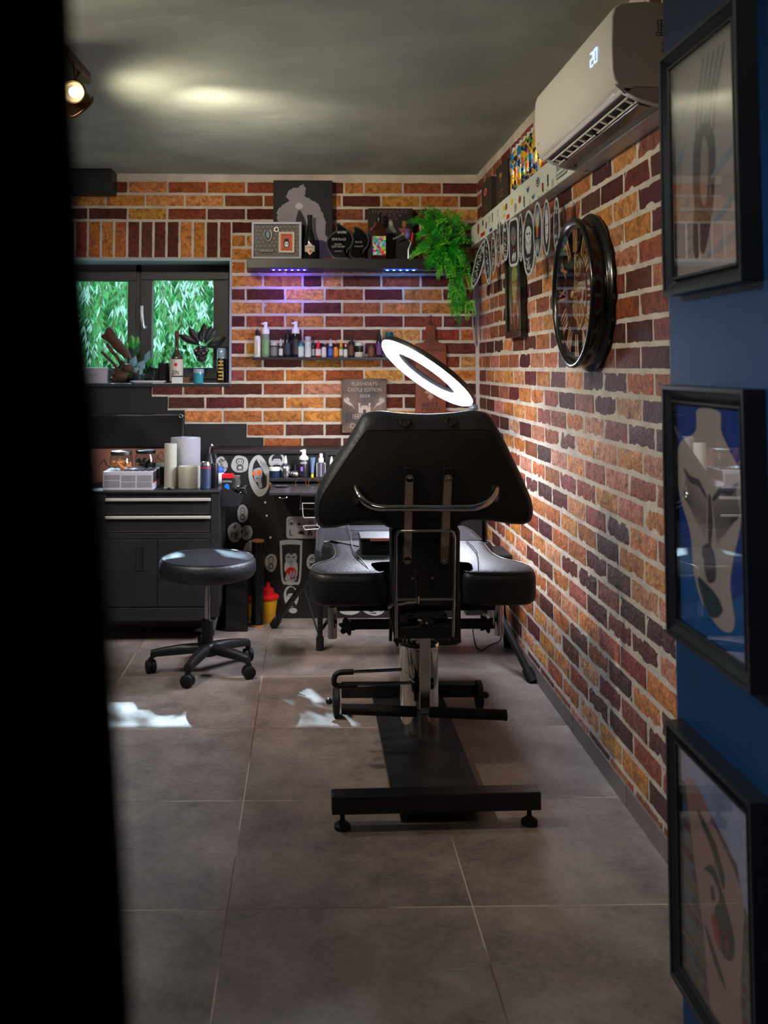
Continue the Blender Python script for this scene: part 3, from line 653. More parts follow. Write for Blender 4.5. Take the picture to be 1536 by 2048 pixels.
def resample_by_angle(poly, c, n=160):
    out = []
    for k in range(n):
        t = 2*pi*k/n; d = (cos(t), sin(t)); best = None
        for i in range(len(poly)):
            (x1, y1), (x2, y2) = poly[i], poly[(i+1) % len(poly)]; ex, ey = x2-x1, y2-y1; den = d[0]*ey-d[1]*ex
            if abs(den) < 1e-12: continue
            s = ((x1-c[0])*ey-(y1-c[1])*ex)/den; w = ((x1-c[0])*d[1]-(y1-c[1])*d[0])/den
            if s > 0 and -1e-9 <= w <= 1+1e-9 and (best is None or s > best): best = s
        out.append((c[0]+d[0]*best, c[1]+d[1]*best))
    return out
BY = 3.02
oo = [(p.x, p.y) for p in smoothpts([(a, b, 0) for a, b in bk(outer, BY+0.045)], 3)]; ii = [(p.x, p.y) for p in smoothpts([(a, b, 0) for a, b in bk(inner, BY)], 3)]
cc = (P(845, 985, BY).x, P(845, 985, BY).z)
oo = resample_by_angle(oo, cc); ii = resample_by_angle(ii, cc)
def mixr(a, b, t): return [(p[0]*(1-t)+q[0]*t, p[1]*(1-t)+q[1]*t) for p, q in zip(a, b)]
def r3(pp, y): return [(a, y, b) for a, b in pp]
rings = [r3(ii, BY)]
for t, dy in ((0.30, 0.004), (0.60, 0.013), (0.85, 0.026), (1.0, 0.045)): rings.append(r3(mixr(ii, oo, t), BY+dy))
rings.append(r3(oo, BY+0.085))
for t, dy in ((0.02, 0.10), (0.06, 0.115), (0.14, 0.125), (0.25, 0.128)): rings.append(r3(mixr(oo, [(cc[0], cc[1])]*len(oo), t), BY+dy))
br = MB().rings(rings, False, True).build('backrest', LEATHER, ch, smooth=60)
pan = MB().rings([r3(inset(ii, 0.001), BY+0.004), r3(inset(ii, 0.001), BY-0.001), r3(inset(ii, 0.004), BY-0.0025)]).build('back_panel', BACKVINYL, ch, smooth=30)
MB().tube([(a, BY-0.0008, b) for a, b in ii], 0.0016, 6, closed=True).build('piping', mat('piping_dark', (30, 30, 32), 0.4), br)
for (x, y) in ((810, 845), (902, 844)):
    c = P(x, y, BY+0.006); ax = Vector((0, -1, 0.75)).normalized()
    g = MB().torus(c, ax, 0.0135, 0.0038, 28, 8); g.build('grommet', mat('grommet', (60, 58, 55), 0.3, 0.8), br)
    MB().lathe([(0.0105, -0.001), (0.0105, 0.0012)], c, ax, 20).build('grommet_hole', INK, br)
# lower back plate under the headrest
Y2 = 3.04
def pr(pts, Y, d, name, m, parent=ch, bev=0.0): 
    q = [(P(x, y, Y).x, P(x, y, Y).z) for x, y in pts]
    return MB().prism([(a, b) for a, b in q], (0, Y, 0), (1, 0, 0), (0, 0, 1), d, bev).build(name, m, parent, smooth=30)
pr([(780, 1192), (784, 1202), (906, 1202), (912, 1190), (912, 1054), (905, 1040), (785, 1040), (778, 1054)], Y2+0.10, 0.09, 'lumbar_pad', LEATHER, bev=0.008)
pr([(797, 1182), (802, 1188), (893, 1187), (897, 1180), (894, 1045), (800, 1045)], Y2+0.012, 0.006, 'lumbar_plate', BACKVINYL)
for (x, y) in ((831, 1052), (868, 1051), (825, 1157), (864, 1156)):
    MB().lathe([(0.0045, 0), (0.004, 0.002), (0.001, 0.003)], P(x, y, Y2+0.006), (0, -1, 0), 12).build('screw', SILVER, ch)
# two flat steel straps with raised black sleeves above
for (xt, xb) in ((819, 815), (896.5, 888.5)):
    a, b2 = P(xt, 957, BY-0.014), P(xb, 1121, BY-0.014)
    m = MB().bar(a, b2, 0.0225, 0.006, (0, 1, 0)); 
    for q in (a, b2): m.lathe([(0.01125, -0.003), (0.01125, 0.003)], q, (0, -1, 0), 24)
    st = m.build('steel_strap', mat('strap_steel', (150, 132, 116), 0.42, 0.5, noise=0.15, nscale=90), ch, smooth=30)
    for q in (a, b2): MB().lathe([(0.0035, 0.003), (0.003, 0.0055), (0.0005, 0.0065)], q, (0, -1, 0), 12).build('screw', SILVER, st)
    MB().bar(P(xt, 934, BY-0.006), P(xb-1, 1125, BY-0.004), 0.030, 0.012, (0, 1, 0)).build('strap_channel', BLACKP, ch, smooth=0, bevel=0.004)
# chrome grab handle
yh = BY-0.02
pts = [P(713, 976, BY-0.004), P(715, 983, BY-0.02), P(722, 996, BY-0.045), P(738, 1009, BY-0.06), P(762, 1015.5, BY-0.065), P(800, 1016, BY-0.065), P(860, 1016, BY-0.065), P(925, 1016, BY-0.065), P(952, 1014, BY-0.065), P(975, 1005, BY-0.058), P(988, 991, BY-0.04), P(993, 978, BY-0.02), P(994, 972, BY-0.004)]
hd = MB().tube(smoothpts(pts, 5, False), 0.0105, 16).build('grab_handle', CHROME, ch)
for (x, y) in ((713, 990), (991, 986)):
    pr([(x-7+dx, y+dy) for dx, dy in ((0, -14), (4, -16), (10, -16), (14, -13), (14, 13), (10, 18), (4, 18), (0, 14))], BY-0.003, 0.003, 'handle_bracket', STEEL)
    MB().lathe([(0.004, 0), (0.0035, 0.0025), (0.0005, 0.0035)], P(x+1, y+11, BY-0.006), (0, -1, 0), 12).build('screw', SILVER, ch)
# chrome wire bracket and channel below
yw = 2.985; q = [P(793, 1275, yw), P(792, 1180, yw), P(792, 1075, yw), P(795, 1064, yw), P(803, 1061.5, yw), P(850, 1061.5, yw), P(898, 1061, yw), P(906, 1064, yw), P(909, 1075, yw), P(908, 1180, yw), P(906, 1273, yw)]
m = MB().tube(q, 0.0046, 10); m.tube([P(793, 1199, yw), P(907, 1198, yw)], 0.0042, 10); m.build('wire_bracket', CHROME, ch)
ychn = 3.05
pr([(784, 1205), (775, 1212), (789, 1283), (793, 1290), (797, 1282), (797, 1273), (905, 1271), (906, 1280), (911, 1286), (914, 1276), (916, 1205), (905, 1205), (903, 1246), (800, 1249), (797, 1205)], ychn, 0.03, 'bracket_channel', BLACKM, bev=0.003)
MB().box(P(798, 1249, ychn).x, P(904, 1249, ychn).x, ychn+0.01, ychn+0.30, P(850, 1250, ychn).z-0.015, P(850, 1250, ychn).z).build('channel_floor', BLACKM, ch, smooth=0, bevel=0.003)
for sx in (783, 918):
    MB().bar(P(sx, 1190, ychn+.02), P(sx-2 if sx < 800 else sx, 1282, ychn+.02), 0.010, 0.010, (0, 1, 0)).build('channel_side', BLACKM, ch, smooth=0, bevel=0.002)
for x in (795, 912):
    m = MB().cyl(P(x-8, 1279, 3.0), P(x+9, 1280, 3.0), 0.007, n=12); m.cyl(P(x+(12 if x < 800 else -10), 1276, 3.02), P(x+(16 if x < 800 else -13), 1276, 3.02), 0.010, n=12); m.build('hinge_bolt', BLACKP, ch)
star_knob(P(852, 1250, 3.04)+Vector((0, 0, -0.004)), (0, -0.25, 1), 0.028, ch)
MB().lathe([(0.040, 0), (0.040, 0.004), (0.03, 0.006)], P(848, 1257, 3.06), (0, -0.2, 1), 30).build('washer_plate', STEEL, ch)
MB().cyl(P(852, 1262, 3.04), P(852, 1276, 3.04), 0.006, n=12).build('clamp_screw', CHROME, ch)
# recline lever
ylv = 2.975
m = MB().lathe([(0.006, 0), (0.0085, 0.004), (0.0085, 0.012), (0.0095, 0.05), (0.0125, 0.064), (0.012, 0.075), (0.005, 0.079)], P(835.5, 1192, ylv), (0.02, 0, 1), 18); lv = m.build('recline_lever', BLACKP, ch)
MB().cyl(P(835, 1207, ylv), P(835.5, 1191, ylv), 0.0058, n=14).build('lever_shaft', CHROME, lv)
MB().tube([P(792, 1211, ylv+.01), P(815, 1206, ylv+.005), P(835, 1204, ylv)], 0.004, 8).build('lever_rod', STEEL, ch)
m = MB().prism([(P(x, y, 3.12).x, P(x, y, 3.12).z) for x, y in ((811, 1216), (853, 1214), (851, 1206), (835, 1204), (812, 1207))], (0, 3.12, 0), (1, 0, 0), (0, 0, 1), 0.004); m.build('inner_plate', STEEL, ch, smooth=0)
for sx in (-1, 1):
    MB().bar((CX+sx*0.055, 3.15, 0.53), (CX+sx*0.055, 3.60, 0.49), 0.02, 0.04).build('frame_arm', BLACKM, ch, smooth=0, bevel=0.003)
# tablet case lying on the seat
tb = P(750, 1105, 3.52)
t = thing('storage_case', 'small black case with a pink strip lying on the left of the seat cushion', 'case', (tb.x, 3.55, SEAT_Z))
x0, x1 = P(721, 1100, 3.50).x, P(785, 1100, 3.5).x
MB().box(x0, x1, 3.47, 3.60, SEAT_Z+0.004, SEAT_Z+0.050).build('case_body', BLACKP, t, smooth=0, bevel=0.006)
MB().box(x0-0.004, x1, 3.465, 3.605, SEAT_Z+0.050, SEAT_Z+0.062).build('case_lid', BLACKM, t, smooth=0, bevel=0.004)
MB().box(x0+0.032, x1-0.002, 3.462, 3.466, SEAT_Z+0.052, SEAT_Z+0.062).build('pink_strip', mat('pink', (190, 120, 118), 0.4), t, smooth=0)
# ================================================================== STOOL
sc = Vector((-0.44, 4.385, 0))
st = thing('wheeled_stool', 'round black leather stool on five castors beside the tool trolley', 'stool', sc)
SZ = 0.505; RS = 0.212
prof = [(0.02, SZ-0.095), (RS-0.035, SZ-0.094), (RS-0.012, SZ-0.086), (RS-0.001, SZ-0.068), (RS, SZ-0.045), (RS-0.003, SZ-0.022), (RS-0.012, SZ-0.012), (RS-0.020, SZ-0.008), (RS-0.05, SZ-0.003), (0.1, SZ+0.004), (0.04, SZ+0.006), (0.001, SZ+0.0065)]
so_ = MB().lathe(prof, sc, n=64).build('seat', LEATHER, st, smooth=60)
MB().torus(sc+Vector((0, 0, SZ-0.0105)), (0, 0, 1), RS-0.0135, 0.0028, 64, 8).build('piping', mat('piping_black', (40, 40, 44), 0.3), so_)
MB().lathe([(0.06, SZ-0.108), (0.07, SZ-0.104), (0.07, SZ-0.096)], sc, n=24).build('mount_plate', BLACKM, st)
MB().cyl(sc+Vector((0, 0, 0.22)), sc+Vector((0, 0, SZ-0.10)), 0.0125, n=20).build('gas_lift', CHROME, st)
MB().lathe([(0.026, 0.09), (0.0265, 0.10), (0.0255, 0.225), (0.020, 0.23)], sc, n=24).build('lift_sleeve', BLACKP, st)
MB().tube([sc+Vector((0.0, 0, SZ-0.112)), sc+Vector((0.05, -0.03, SZ-0.114)), sc+Vector((0.075, -0.05, SZ-0.116))], 0.006, 8).build('height_lever', BLACKP, st)
casters = [(-0.684, 4.39), (-0.50, 4.19), (-0.253, 4.30), (-0.272, 4.56), (-0.49, 4.62)]
base = MB()
base.lathe([(0.03, 0.075), (0.045, 0.078), (0.046, 0.10), (0.040, 0.122), (0.028, 0.13)], sc, n=30)
for (x, y) in casters:
    e = Vector((x, y, 0)); d = (e-sc); L = d.length; d.normalize(); s_ = Vector((-d.y, d.x, 0)); rs = []
    for k in range(9):
        t = k/8; c = sc+d*(0.02+(L-0.02)*t); zt = 0.125-0.030*t**1.7; zb = 0.092-0.022*t+0.0*t; w = 0.027-0.009*t
        if t > 0.93: zb = 0.062
        z_ = [(-w, zb), (-w*0.95, zt-0.010), (-w*0.55, zt), (w*0.55, zt), (w*0.95, zt-0.010), (w, zb)]
        rs.append([c+s_*a+Vector((0, 0, b)) for a, b in z_])
    base.rings(rs)
base.build('star_base', BLACKP, st, smooth=45)
for i, (x, y) in enumerate(casters):
    a = radians([200, 250, 290, 20, 100][i]); ax = Vector((cos(a), sin(a), 0)); c = Vector((x, y, 0.027)); r = 0.027
    m = MB()
    for sg in (-1, 1): m.lathe([(0.008, 0.004), (r, 0.005), (r, 0.018), (r-0.006, 0.022), (0.006, 0.023)], c, ax*sg, 26)
    cs = m.build('castor', RUBBER, st)
    m = MB(); m.cyl(c, c+Vector((0, 0, 0.040)), 0.0065, n=10); m.torus(c, ax, r*0.6, 0.006, 20, 6); m.lathe([(0.012, 0.030), (0.013, 0.045), (0.012, 0.062)], (x, y, 0), n=14); m.build('castor_stem', BLACKP, cs)

# ================================================================== TOOL TROLLEY
TY0, TY1 = 4.856, 5.22; tx0, tx1 = -1.10, P(439, 1000, TY0).x; TZ0, TZ1 = 0.10, P(300, 981, TY0).z
t = thing('tool_trolley', 'black metal tool trolley with two drawers, two doors and castors under the window', 'trolley', ((tx0+tx1)/2, 5.03, 0))
TB = mat('trolley_black', (40, 39, 42), 0.42, noise=0.12, nscale=10)
fx = lambda px: P(px, 1000, TY0).x
fz = lambda py: P(300, py, TY0).z
m = MB(); m.box(tx0, tx1, TY0+0.012, TY1, TZ0+0.02, TZ1-0.012)
m.add([(tx0, TY0+0.012, TZ0), (tx1-0.02, TY0+0.012, TZ0), (tx1, TY0+0.04, TZ0+0.03), (tx1, TY1, TZ0+0.03), (tx0, TY1, TZ0), (tx0, TY0+0.012, TZ0+0.05), (tx1-0.0, TY0+0.012, TZ0+0.05), (tx1, TY1, TZ0+0.05), (tx0, TY1, TZ0+0.05)], [(0, 1, 6, 5), (1, 2, 6), (2, 3, 7, 6), (3, 4, 8, 7), (4, 0, 5, 8), (0, 4, 3, 2, 1)])
bd = m.build('cabinet_body', TB, t, smooth=0, bevel=0.004)
MB().box(tx0-0.004, tx1+0.004, TY0-0.004, TY1+0.003, TZ1-0.014, TZ1).build('worktop', TB, t, smooth=0, bevel=0.004)
m = MB(); m.box(tx0, fx(211), TY0, TY0+0.014, TZ0+0.02, TZ1-0.014); m.box(fx(422), tx1, TY0, TY0+0.014, TZ0+0.02, TZ1-0.014); m.box(fx(211), fx(422), TY0, TY0+0.014, fz(1078), fz(1066)); m.box(fx(211), fx(422), TY0, TY0+0.014, TZ0+0.003, fz(1216)); m.build('front_frame', TB, t, smooth=0, bevel=0.002)
for (a, b) in ((996, 1029), (1031.5, 1064.5)):
    d = MB().box(fx(211), fx(421.5), TY0+0.002, TY0+0.012, fz(b), fz(a)).build('drawer', TB, t, smooth=0, bevel=0.002)
    MB().box(fx(211), fx(421.5), TY0-0.012, TY0+0.003, fz(a+6), fz(a+0.5)).build('drawer_pull', mat('pull_alu', (214, 210, 200), 0.4, 0.4), d, smooth=0, bevel=0.002)
    MB().box(fx(213), fx(421), TY0-0.002, TY0+0.003, fz(b-0.3), fz(b-2.2)).build('drawer_lip', STEEL, d, smooth=0)
for (a, b, nm) in ((203, 315.6, 0), (316.6, 421.5, 1)):
    d = MB().box(fx(a), fx(b), TY0+0.001, TY0+0.012, fz(1214), fz(1079)).build('door', TB, t, smooth=0, bevel=0.002)
    if nm == 0:
        m = MB(); x0, x1, z0, z1 = fx(276), fx(290), fz(1140.5), fz(1093.5)
        m.box(x0-.002, x0+0.003, TY0-0.003, TY0+0.004, z0, z1); m.box(x1-.003, x1+0.002, TY0-0.003, TY0+0.004, z0, z1); m.box(x0, x1, TY0-0.003, TY0+0.004, z1-0.003, z1); m.box(x0, x1, TY0-0.003, TY0+0.004, z0, z0+0.003); m.build('handle_rim', TB, d, smooth=0, bevel=0.001)
        MB().box(x0+0.003, x1-0.003, TY0-0.0005, TY0+0.003, z0+0.003, z1-0.003).build('handle_recess', INK, d, smooth=0)
    else:
        MB().lathe([(0.011, 0), (0.011, 0.006), (0.008, 0.010), (0.001, 0.011)], P(331.5, 1149, TY0), (0, -1, 0), 24).build('door_lock', SILVER, d)
        MB().cyl(P(421, 1183, TY0-0.002), P(421, 1204, TY0-0.002), 0.004, n=10).build('hinge', BLACKM, d)
for (x, y) in ((tx1-0.05, TY0+0.05), (tx0+0.05, TY0+0.05), (tx1-0.05, TY1-0.05)):
    c = Vector((x+0.005, y+0.055, 0.035)); ax = Vector((1, 0.25, 0)).normalized()
    w = MB().lathe([(0.01, -0.011), (0.033, -0.010), (0.035, -0.005), (0.035, 0.005), (0.033, 0.010), (0.01, 0.011)], c, ax, 28).build('castor', RUBBER, t)
    m = MB()
    for sg in (-1, 1):
        o_ = c+ax*sg*0.014
        m.prism([(-0.012, -0.010), (0.012, -0.006), (0.050, 0.040), (0.050, 0.062), (-0.005, 0.062), (-0.022, 0.05)], o_-ax*0.0012, Vector((-0.25, -1, 0)).normalized()*-1, (0, 0, 1), 0.0024)
    m.box(x-0.03, x+0.03, y-0.01, y+0.07, 0.094, 0.10); m.build('castor_fork', mat('zinc', (150, 165, 162), 0.4, 0.85), w, smooth=0)
# side tray hung on the trolley
tr = thing('side_tray', 'small black metal tray hooked on the right side of the trolley', 'tray', (tx1+0.06, 5.0, 0.66))
sx0, sx1 = tx1+0.006, P(482, 1000, 4.93).x
zt0, zt1, zbt = fz(975)-0.0, P(480, 988, 4.93).z, P(470, 1011, 4.93).z
m = MB()
for y in (4.90, 5.14): m.prism([(sx0, zbt), (sx1-.01, zbt), (sx1, zt1), (sx0, zt0)], (0, y, 0), (1, 0, 0), (0, 0, 1), 0.003)
m.box(sx0, sx1-.01, 4.90, 5.14, zbt, zbt+0.003); m.box(sx1-0.012, sx1-.006, 4.90, 5.14, zbt, zt1); m.build('tray_body', TB, tr, smooth=0, bevel=0.001)

# things in the tray
def lathe_thing(name, label, cat, c, prof, m, group=None, n=24):
    t = thing(name, label, cat, c, group); MB().lathe([(r, h) for r, h in prof], c, n=n).build('body', m, t); return t
bx = P(454, 968, 4.97); bz = zbt+0.004
t = thing('cartridge_box', 'black and red cartridge box with a blue picture standing in the side tray', 'box', (bx.x, 4.97, bz))
x0, x1, z1 = P(443.5, 968, 4.95).x, P(466, 968, 4.95).x, P(450, 949, 4.95).z
MB().box(x0, x1, 4.95, 5.0, bz, z1).build('carton', mat('carton_black', (30, 28, 30), 0.5), t, smooth=0, bevel=0.001)
MB().box(x0-.0005, x1+.0005, 4.9493, 5.0005, P(450, 956, 4.95).z, z1+0.0005).build('red_band', mat('carton_red', (215, 20, 30), 0.5), t, smooth=0)
text('lettering', 'CARTRIDGE\nFAN SHAPING'[:9], P(445, 964.5, 4.949), (1, 0, 0), (0, 0, 1), 0.045, 0.008, PAPER, t)
Pl(P(449, 985, 4.949), (1, 0, 0), (0, 0, 1)).poly([(0, 0), (0.025, 0), (0.024, 0.034), (0.012, 0.045), (0.0, 0.036)]).build('blue_picture', mat('sky_blue', (30, 120, 215), 0.5), t)
t = thing('foil_pouch', 'crinkled silver foil pouch behind the cartridge box in the side tray', 'pouch', (P(473, 970, 5.02).x, 5.04, bz))
x0, x1 = P(467, 968, 5.03).x, P(480, 968, 5.03).x; m = MB(); rs = []
for k in range(9):
    z = bz+(P(473, 951, 5.03).z-bz)*k/8; d = 0.018*(1-0.8*k/8)+0.002*sin(k*3.1); w = 0.0025*sin(k*2.3)
    rs.append([(x0+w, 5.03-d, z), ((x0+x1)/2, 5.03-d*1.4+w, z), (x1+w, 5.03-d, z), (x1+w, 5.03+d, z), ((x0+x1)/2, 5.03+d, z), (x0, 5.03+d, z)])
m.rings(rs).build('foil', mat('foil_silver', (170, 168, 165), 0.3, 0.9, bump=0.8, bscale=50), t, smooth=25)
R4 = random.Random(3)
m = MB()
for k in range(16):
    p = Vector((P(485, 983, 4.99).x+R4.uniform(-.028, .012), 4.98+R4.uniform(-.04, .04), zt1+0.002+R4.uniform(-0.02, 0.012)))
    q = p+Vector((R4.uniform(-.03, .03), R4.uniform(-.03, .03), R4.uniform(-.01, .025))); m.tube([p, (p+q)/2+Vector((0, 0, R4.uniform(0, .015))), q], R4.uniform(0.004, 0.008), 7)
tag(m.build('crumpled_glove', mat('nitrile_black', (20, 20, 20), 0.3), smooth=50), 'crumpled black glove lying on the outer end of the side tray', 'glove')
t = thing('cloth_ball', 'blue and white cloth ball behind the cartridge box, left of it', 'cloth', (P(436, 960, 5.10).x, 5.12, TZ1))
pc = P(435.5, 957, 5.08); m = MB(); m.sphere((pc.x, 5.08, TZ1+0.045), 0.032, 14, 10, (1, 0.8, 1.4)); m.build('white_cloth', PAPER, t)
m = MB(); m.sphere((pc.x, 5.08, TZ1+0.073), 0.0335, 14, 8, (1, 0.8, 0.7)); m.build('blue_cloth', mat('cloth_blue', (50, 90, 180), 0.7), t)

# things on the trolley top
TT = TZ1
bx0, bx1, by0, by1 = P(205, 970, 4.87).x, P(306, 970, 4.87).x, 4.87, 5.10
bzt = P(250, 943.5, 4.87).z
t = thing('flat_white_box', 'flat white cardboard box with grey printed panels on the trolley, two jars on it', 'box', ((bx0+bx1)/2, 4.98, TT))
MB().box(bx0, bx1, by0, by1, TT, bzt).build('carton', mat('carton_white', (196, 192, 204), 0.6), t, smooth=0, bevel=0.002)
p = Pl((bx0, by0, TT), (1, 0, 0), (0, 0, 1)); bw_, bh_ = bx1-bx0, bzt-TT
for (a, b, c, d) in ((0.03, 0.34, 0.55, 0.82), (0.03, 0.34, 0.14, 0.51), (0.37, 0.65, 0.47, 0.80), (0.37, 0.65, 0.14, 0.43), (0.68, 0.97, 0.46, 0.80), (0.68, 0.97, 0.14, 0.43)):
    p.poly([(a*bw_, c*bh_), (b*bw_, c*bh_), (b*bw_, d*bh_), (a*bw_, d*bh_)])
p.build('printed_panel', mat('print_grey', (140, 138, 146), 0.7), t)
p = Pl((bx1, by0, TT), (0, 1, 0), (0, 0, 1)); p.poly([(0, 0.42*bh_), (0.23, 0.42*bh_), (0.23, bh_*0.97), (0, bh_*0.97)], 0); p.poly([(0, 0.36*bh_), (0.23, 0.36*bh_), (0.23, 0.42*bh_), (0, 0.42*bh_)], 1); p.build('dark_side_print', [mat('print_dark', (48, 46, 48), 0.6), MATS['carton_red']], t)
def jar(px0, px1, pyt, pyb, Y, name, label, fillm, lidm, seed, lidh=0.16):
    c = P((px0+px1)/2, pyb, Y); c.z = bzt; r = (P(px1, pyb, Y).x-P(px0, pyb, Y).x)/2; H = P(px0, pyt, Y).z-bzt
    t = thing(name, label, 'jar', c)
    MB().lathe([(r*0.9, 0), (r, H*0.06), (r, H*0.66), (r*0.86, H*0.78), (r*0.86, H*0.82)], c, n=32, caps=True).build('glass_body', CLEAR, t)
    MB().lathe([(r*0.92, H*(1-lidh*1.3)), (r*0.94, H*(1-lidh)), (r*0.94, H*0.985), (r*0.88, H)], c, n=36).build('lid', lidm, t)
    rr = random.Random(seed); m = MB()
    for k in range(26):
        a = rr.uniform(0, 2*pi); q = r*0.80*sqrt(rr.random()); s_ = r*rr.uniform(0.14, 0.22)
        m.sphere((c.x+q*cos(a), c.y+q*sin(a), c.z+H*rr.uniform(0.12, 0.46)), s_, 8, 6, (1, 1, rr.uniform(.7, 1.3)))
    o = m.build('contents', fillm, t); o['kind'] = 'stuff'; return t
jar(220, 265, 901.5, 942, 4.96, 'snack_jar', 'glass jar of orange pieces with a steel lid standing on the flat white box', mat('orange_snack', (226, 140, 84), 0.7), STEEL, 1, 0.17)
jar(270, 312, 900, 941, 5.0, 'ink_cap_jar', 'glass jar of black pieces with a black lid standing on the flat white box', INK, BLACKP, 2, 0.12)
m = MB()
for k in range(5):
    m.tube([(bx0+0.10+0.03*k, 4.90, bzt+0.003), (bx0+0.115+0.03*k, 4.895+0.004*k, bzt+0.006), (bx0+0.135+0.028*k, 4.902, bzt+0.003)], 0.003, 6)
tag(m.build('rubber_strap', RUBBER), 'thin black strap lying on the front edge of the flat white box', 'strap')
def rollthing(name, label, cat, px0, px1, pyt, Y, z0, mtl, hole=0.35, n=36):
    c = P((px0+px1)/2, pyt, Y); H = c.z-z0; c.z = z0; r = (P(px1, pyt, Y).x-P(px0, pyt, Y).x)/2
    t = thing(name, label, cat, c); MB().lathe([(r*0.97, 0), (r, 0.003), (r, H-0.003), (r*0.98, H), (r*hole, H), (r*hole*0.9, H-0.03), (0.001, H-0.03)], c, n=n).build('roll', mtl, t)
    return t, c, r, H
rollthing('narrow_paper_roll', 'slim white paper roll standing left of the thick paper towel roll', 'paper roll', 329, 354, 887, 4.98, TT, mat('paper_cream', (178, 176, 162), 0.8, bump=0.3, bscale=30), 0.2)
rollthing('paper_towel_roll', 'thick white paper towel roll standing at the back of the trolley top', 'paper roll', 342, 401, 875, 5.10, TT, mat('towel_white', (158, 158, 166), 0.9, bump=0.9, bscale=140))
t, c, r, H = rollthing('tape_roll', 'short wide cream roll standing before the thick paper towel roll', 'tape roll', 357, 401, 932, 4.97, TT, MATS['paper_cream'], 0.8)
c = P(411, 960, 4.90); c.z = TT; H = P(411, 923.5, 4.90).z-TT; r = 0.0265
t = thing('drink_can', 'slim silver blue drink can on the right front of the trolley top', 'can', c)
MB().lathe([(r*0.8, 0), (r*0.98, 0.006), (r, 0.012), (r, H-0.016)], c, n=32).build('can_body', mat('can_blue', (120, 140, 190), 0.28, 0.85), t)
MB().lathe([(r, H-0.016), (r*0.86, H-0.003), (r*0.84, H), (r*0.78, H-0.001), (r*0.76, H-0.004), (0.001, H-0.004)], c, n=32).build('can_top', SILVER, t)
p = MB().lathe([(r*1.004, H-0.030), (r*1.004, H-0.024)], c, n=32, caps=False).build('red_stripe', MATS['carton_red'], t)
c = P(429, 960, 4.97); c.z = TT; H = P(429, 926, 4.97).z-TT
t = thing('dark_bottle', 'matt black bottle right behind the drink can', 'bottle', c); MB().lathe([(0.018, 0), (0.0195, 0.004), (0.0195, H-0.01), (0.016, H)], c, n=24).build('body', BLACKP, t)
MB().lathe([(0.008, H), (0.008, H+0.02), (0.012, H+0.022), (0.010, H+0.045)], c, n=16).build('cap', BLACKP, t)
c = P(419, 960, 5.12); c.z = TT
t = thing('spray_wash_bottle', 'black spray bottle with a hooked nozzle at the back right of the trolley', 'bottle', c); MB().lathe([(0.022, 0), (0.024, 0.005), (0.024, 0.12), (0.012, 0.145), (0.012, 0.155)], c, n=20).build('body', BLACKP, t)
MB().tube([c+Vector((0, 0, 0.15)), c+Vector((0.002, 0, 0.185)), c+Vector((0.012, -0.01, 0.20)), c+Vector((0.02, -0.03, 0.195))], 0.004, 8).build('nozzle', SILVER, t)
c = P(322, 955, 5.12); c.z = TT
t = thing('lidded_pot', 'dark pot with a pale lid half hidden behind the slim paper roll', 'pot', c); MB().lathe([(0.026, 0), (0.028, 0.09)], c, n=24).build('body', BLACKP, t); MB().lathe([(0.029, 0.09), (0.029, 0.103), (0.027, 0.106)], c, n=24).build('lid', mat('lid_grey', (150, 165, 165), 0.4), t)
for i, (px, lab) in enumerate(((330, 'small black round ink cap holder before the slim paper roll'), (344, 'small black round ink cap holder to the left of the cream roll'))):
    c = P(px, 976, 4.88); c.z = TT; t = thing('cap_holder', lab, 'holder', c, 'ink cap holders on the trolley top')
    MB().lathe([(0.021, 0), (0.022, 0.004), (0.018, 0.010), (0.012, 0.010), (0.011, 0.006)], c, n=24).build('ring', BLACKP, t); MB().sphere(c+Vector((0.002, 0, 0.009)), 0.009, 10, 6, (1, 1, .4)).build('cap', mat('pale_green', (150, 160, 120), 0.4), t)

# bin, film roll and sharps boxes between trolley and cabinet
x0, x1 = P(448.5, 1200, 4.98).x, P(494, 1200, 4.98).x; zt = P(470, 1165, 5.0).z
t = thing('waste_bin', 'black rectangular waste bin with an open top between trolley and film roll', 'bin', ((x0+x1)/2, 5.12, 0))
m = MB(); m.box(x0, x1, 5.045, 5.05, 0, zt); m.box(x0, x1, 5.175, 5.18, 0, zt); m.box(x0, x0+0.005, 5.045, 5.18, 0, zt); m.box(x1-0.005, x1, 5.045, 5.18, 0, zt); m.box(x0, x1, 5.045, 5.18, 0, 0.005); m.build('bin_body', mat('gloss_black', (20, 19, 20), 0.12), t, smooth=0, bevel=0.002)
m = MB(); rs = []
for k in range(3):
    rs.append([(x0+(x1-x0)*(0.5+0.5*cos(a)*(1.02-0.1*k)*(1.25 if abs(cos(a)) > .7 else 1)*0.95), 5.1125+0.064*sin(a)*(1.05-0.1*k), zt+0.004+0.018*k*(1.2+0.6*sin(3*a+k))) for a in [2*pi*i/24 for i in range(24)]])
m.rings(rs, False, False).build('bin_liner', mat('liner_black', (14, 14, 14), 0.2), t, smooth=50)
c = P(515, 1253, 5.145); c = Vector((c.x, 5.145, 0)); H = P(515, 1079, 5.16).z; r = 0.0315
t = thing('film_roll', 'tall black roll of film with a brown cardboard core standing on the floor', 'roll', c)
MB().lathe([(r, 0.012), (r*1.02, H*0.5), (r, H-0.008)], c, n=28).build('black_film', mat('film_black', (17, 17, 17), 0.14, bump=0.3, bscale=12), t)
MB().lathe([(r*1.03, 0), (r*1.03, 0.010), (r*0.9, 0.012)], c, n=24).lathe([(r*0.9, H-0.010), (r*1.03, H-0.008), (r*1.03, H), (r*0.95, H+.002)], c, n=24).build('cardboard_core', mat('cardboard', (168, 118, 72), 0.8), t)
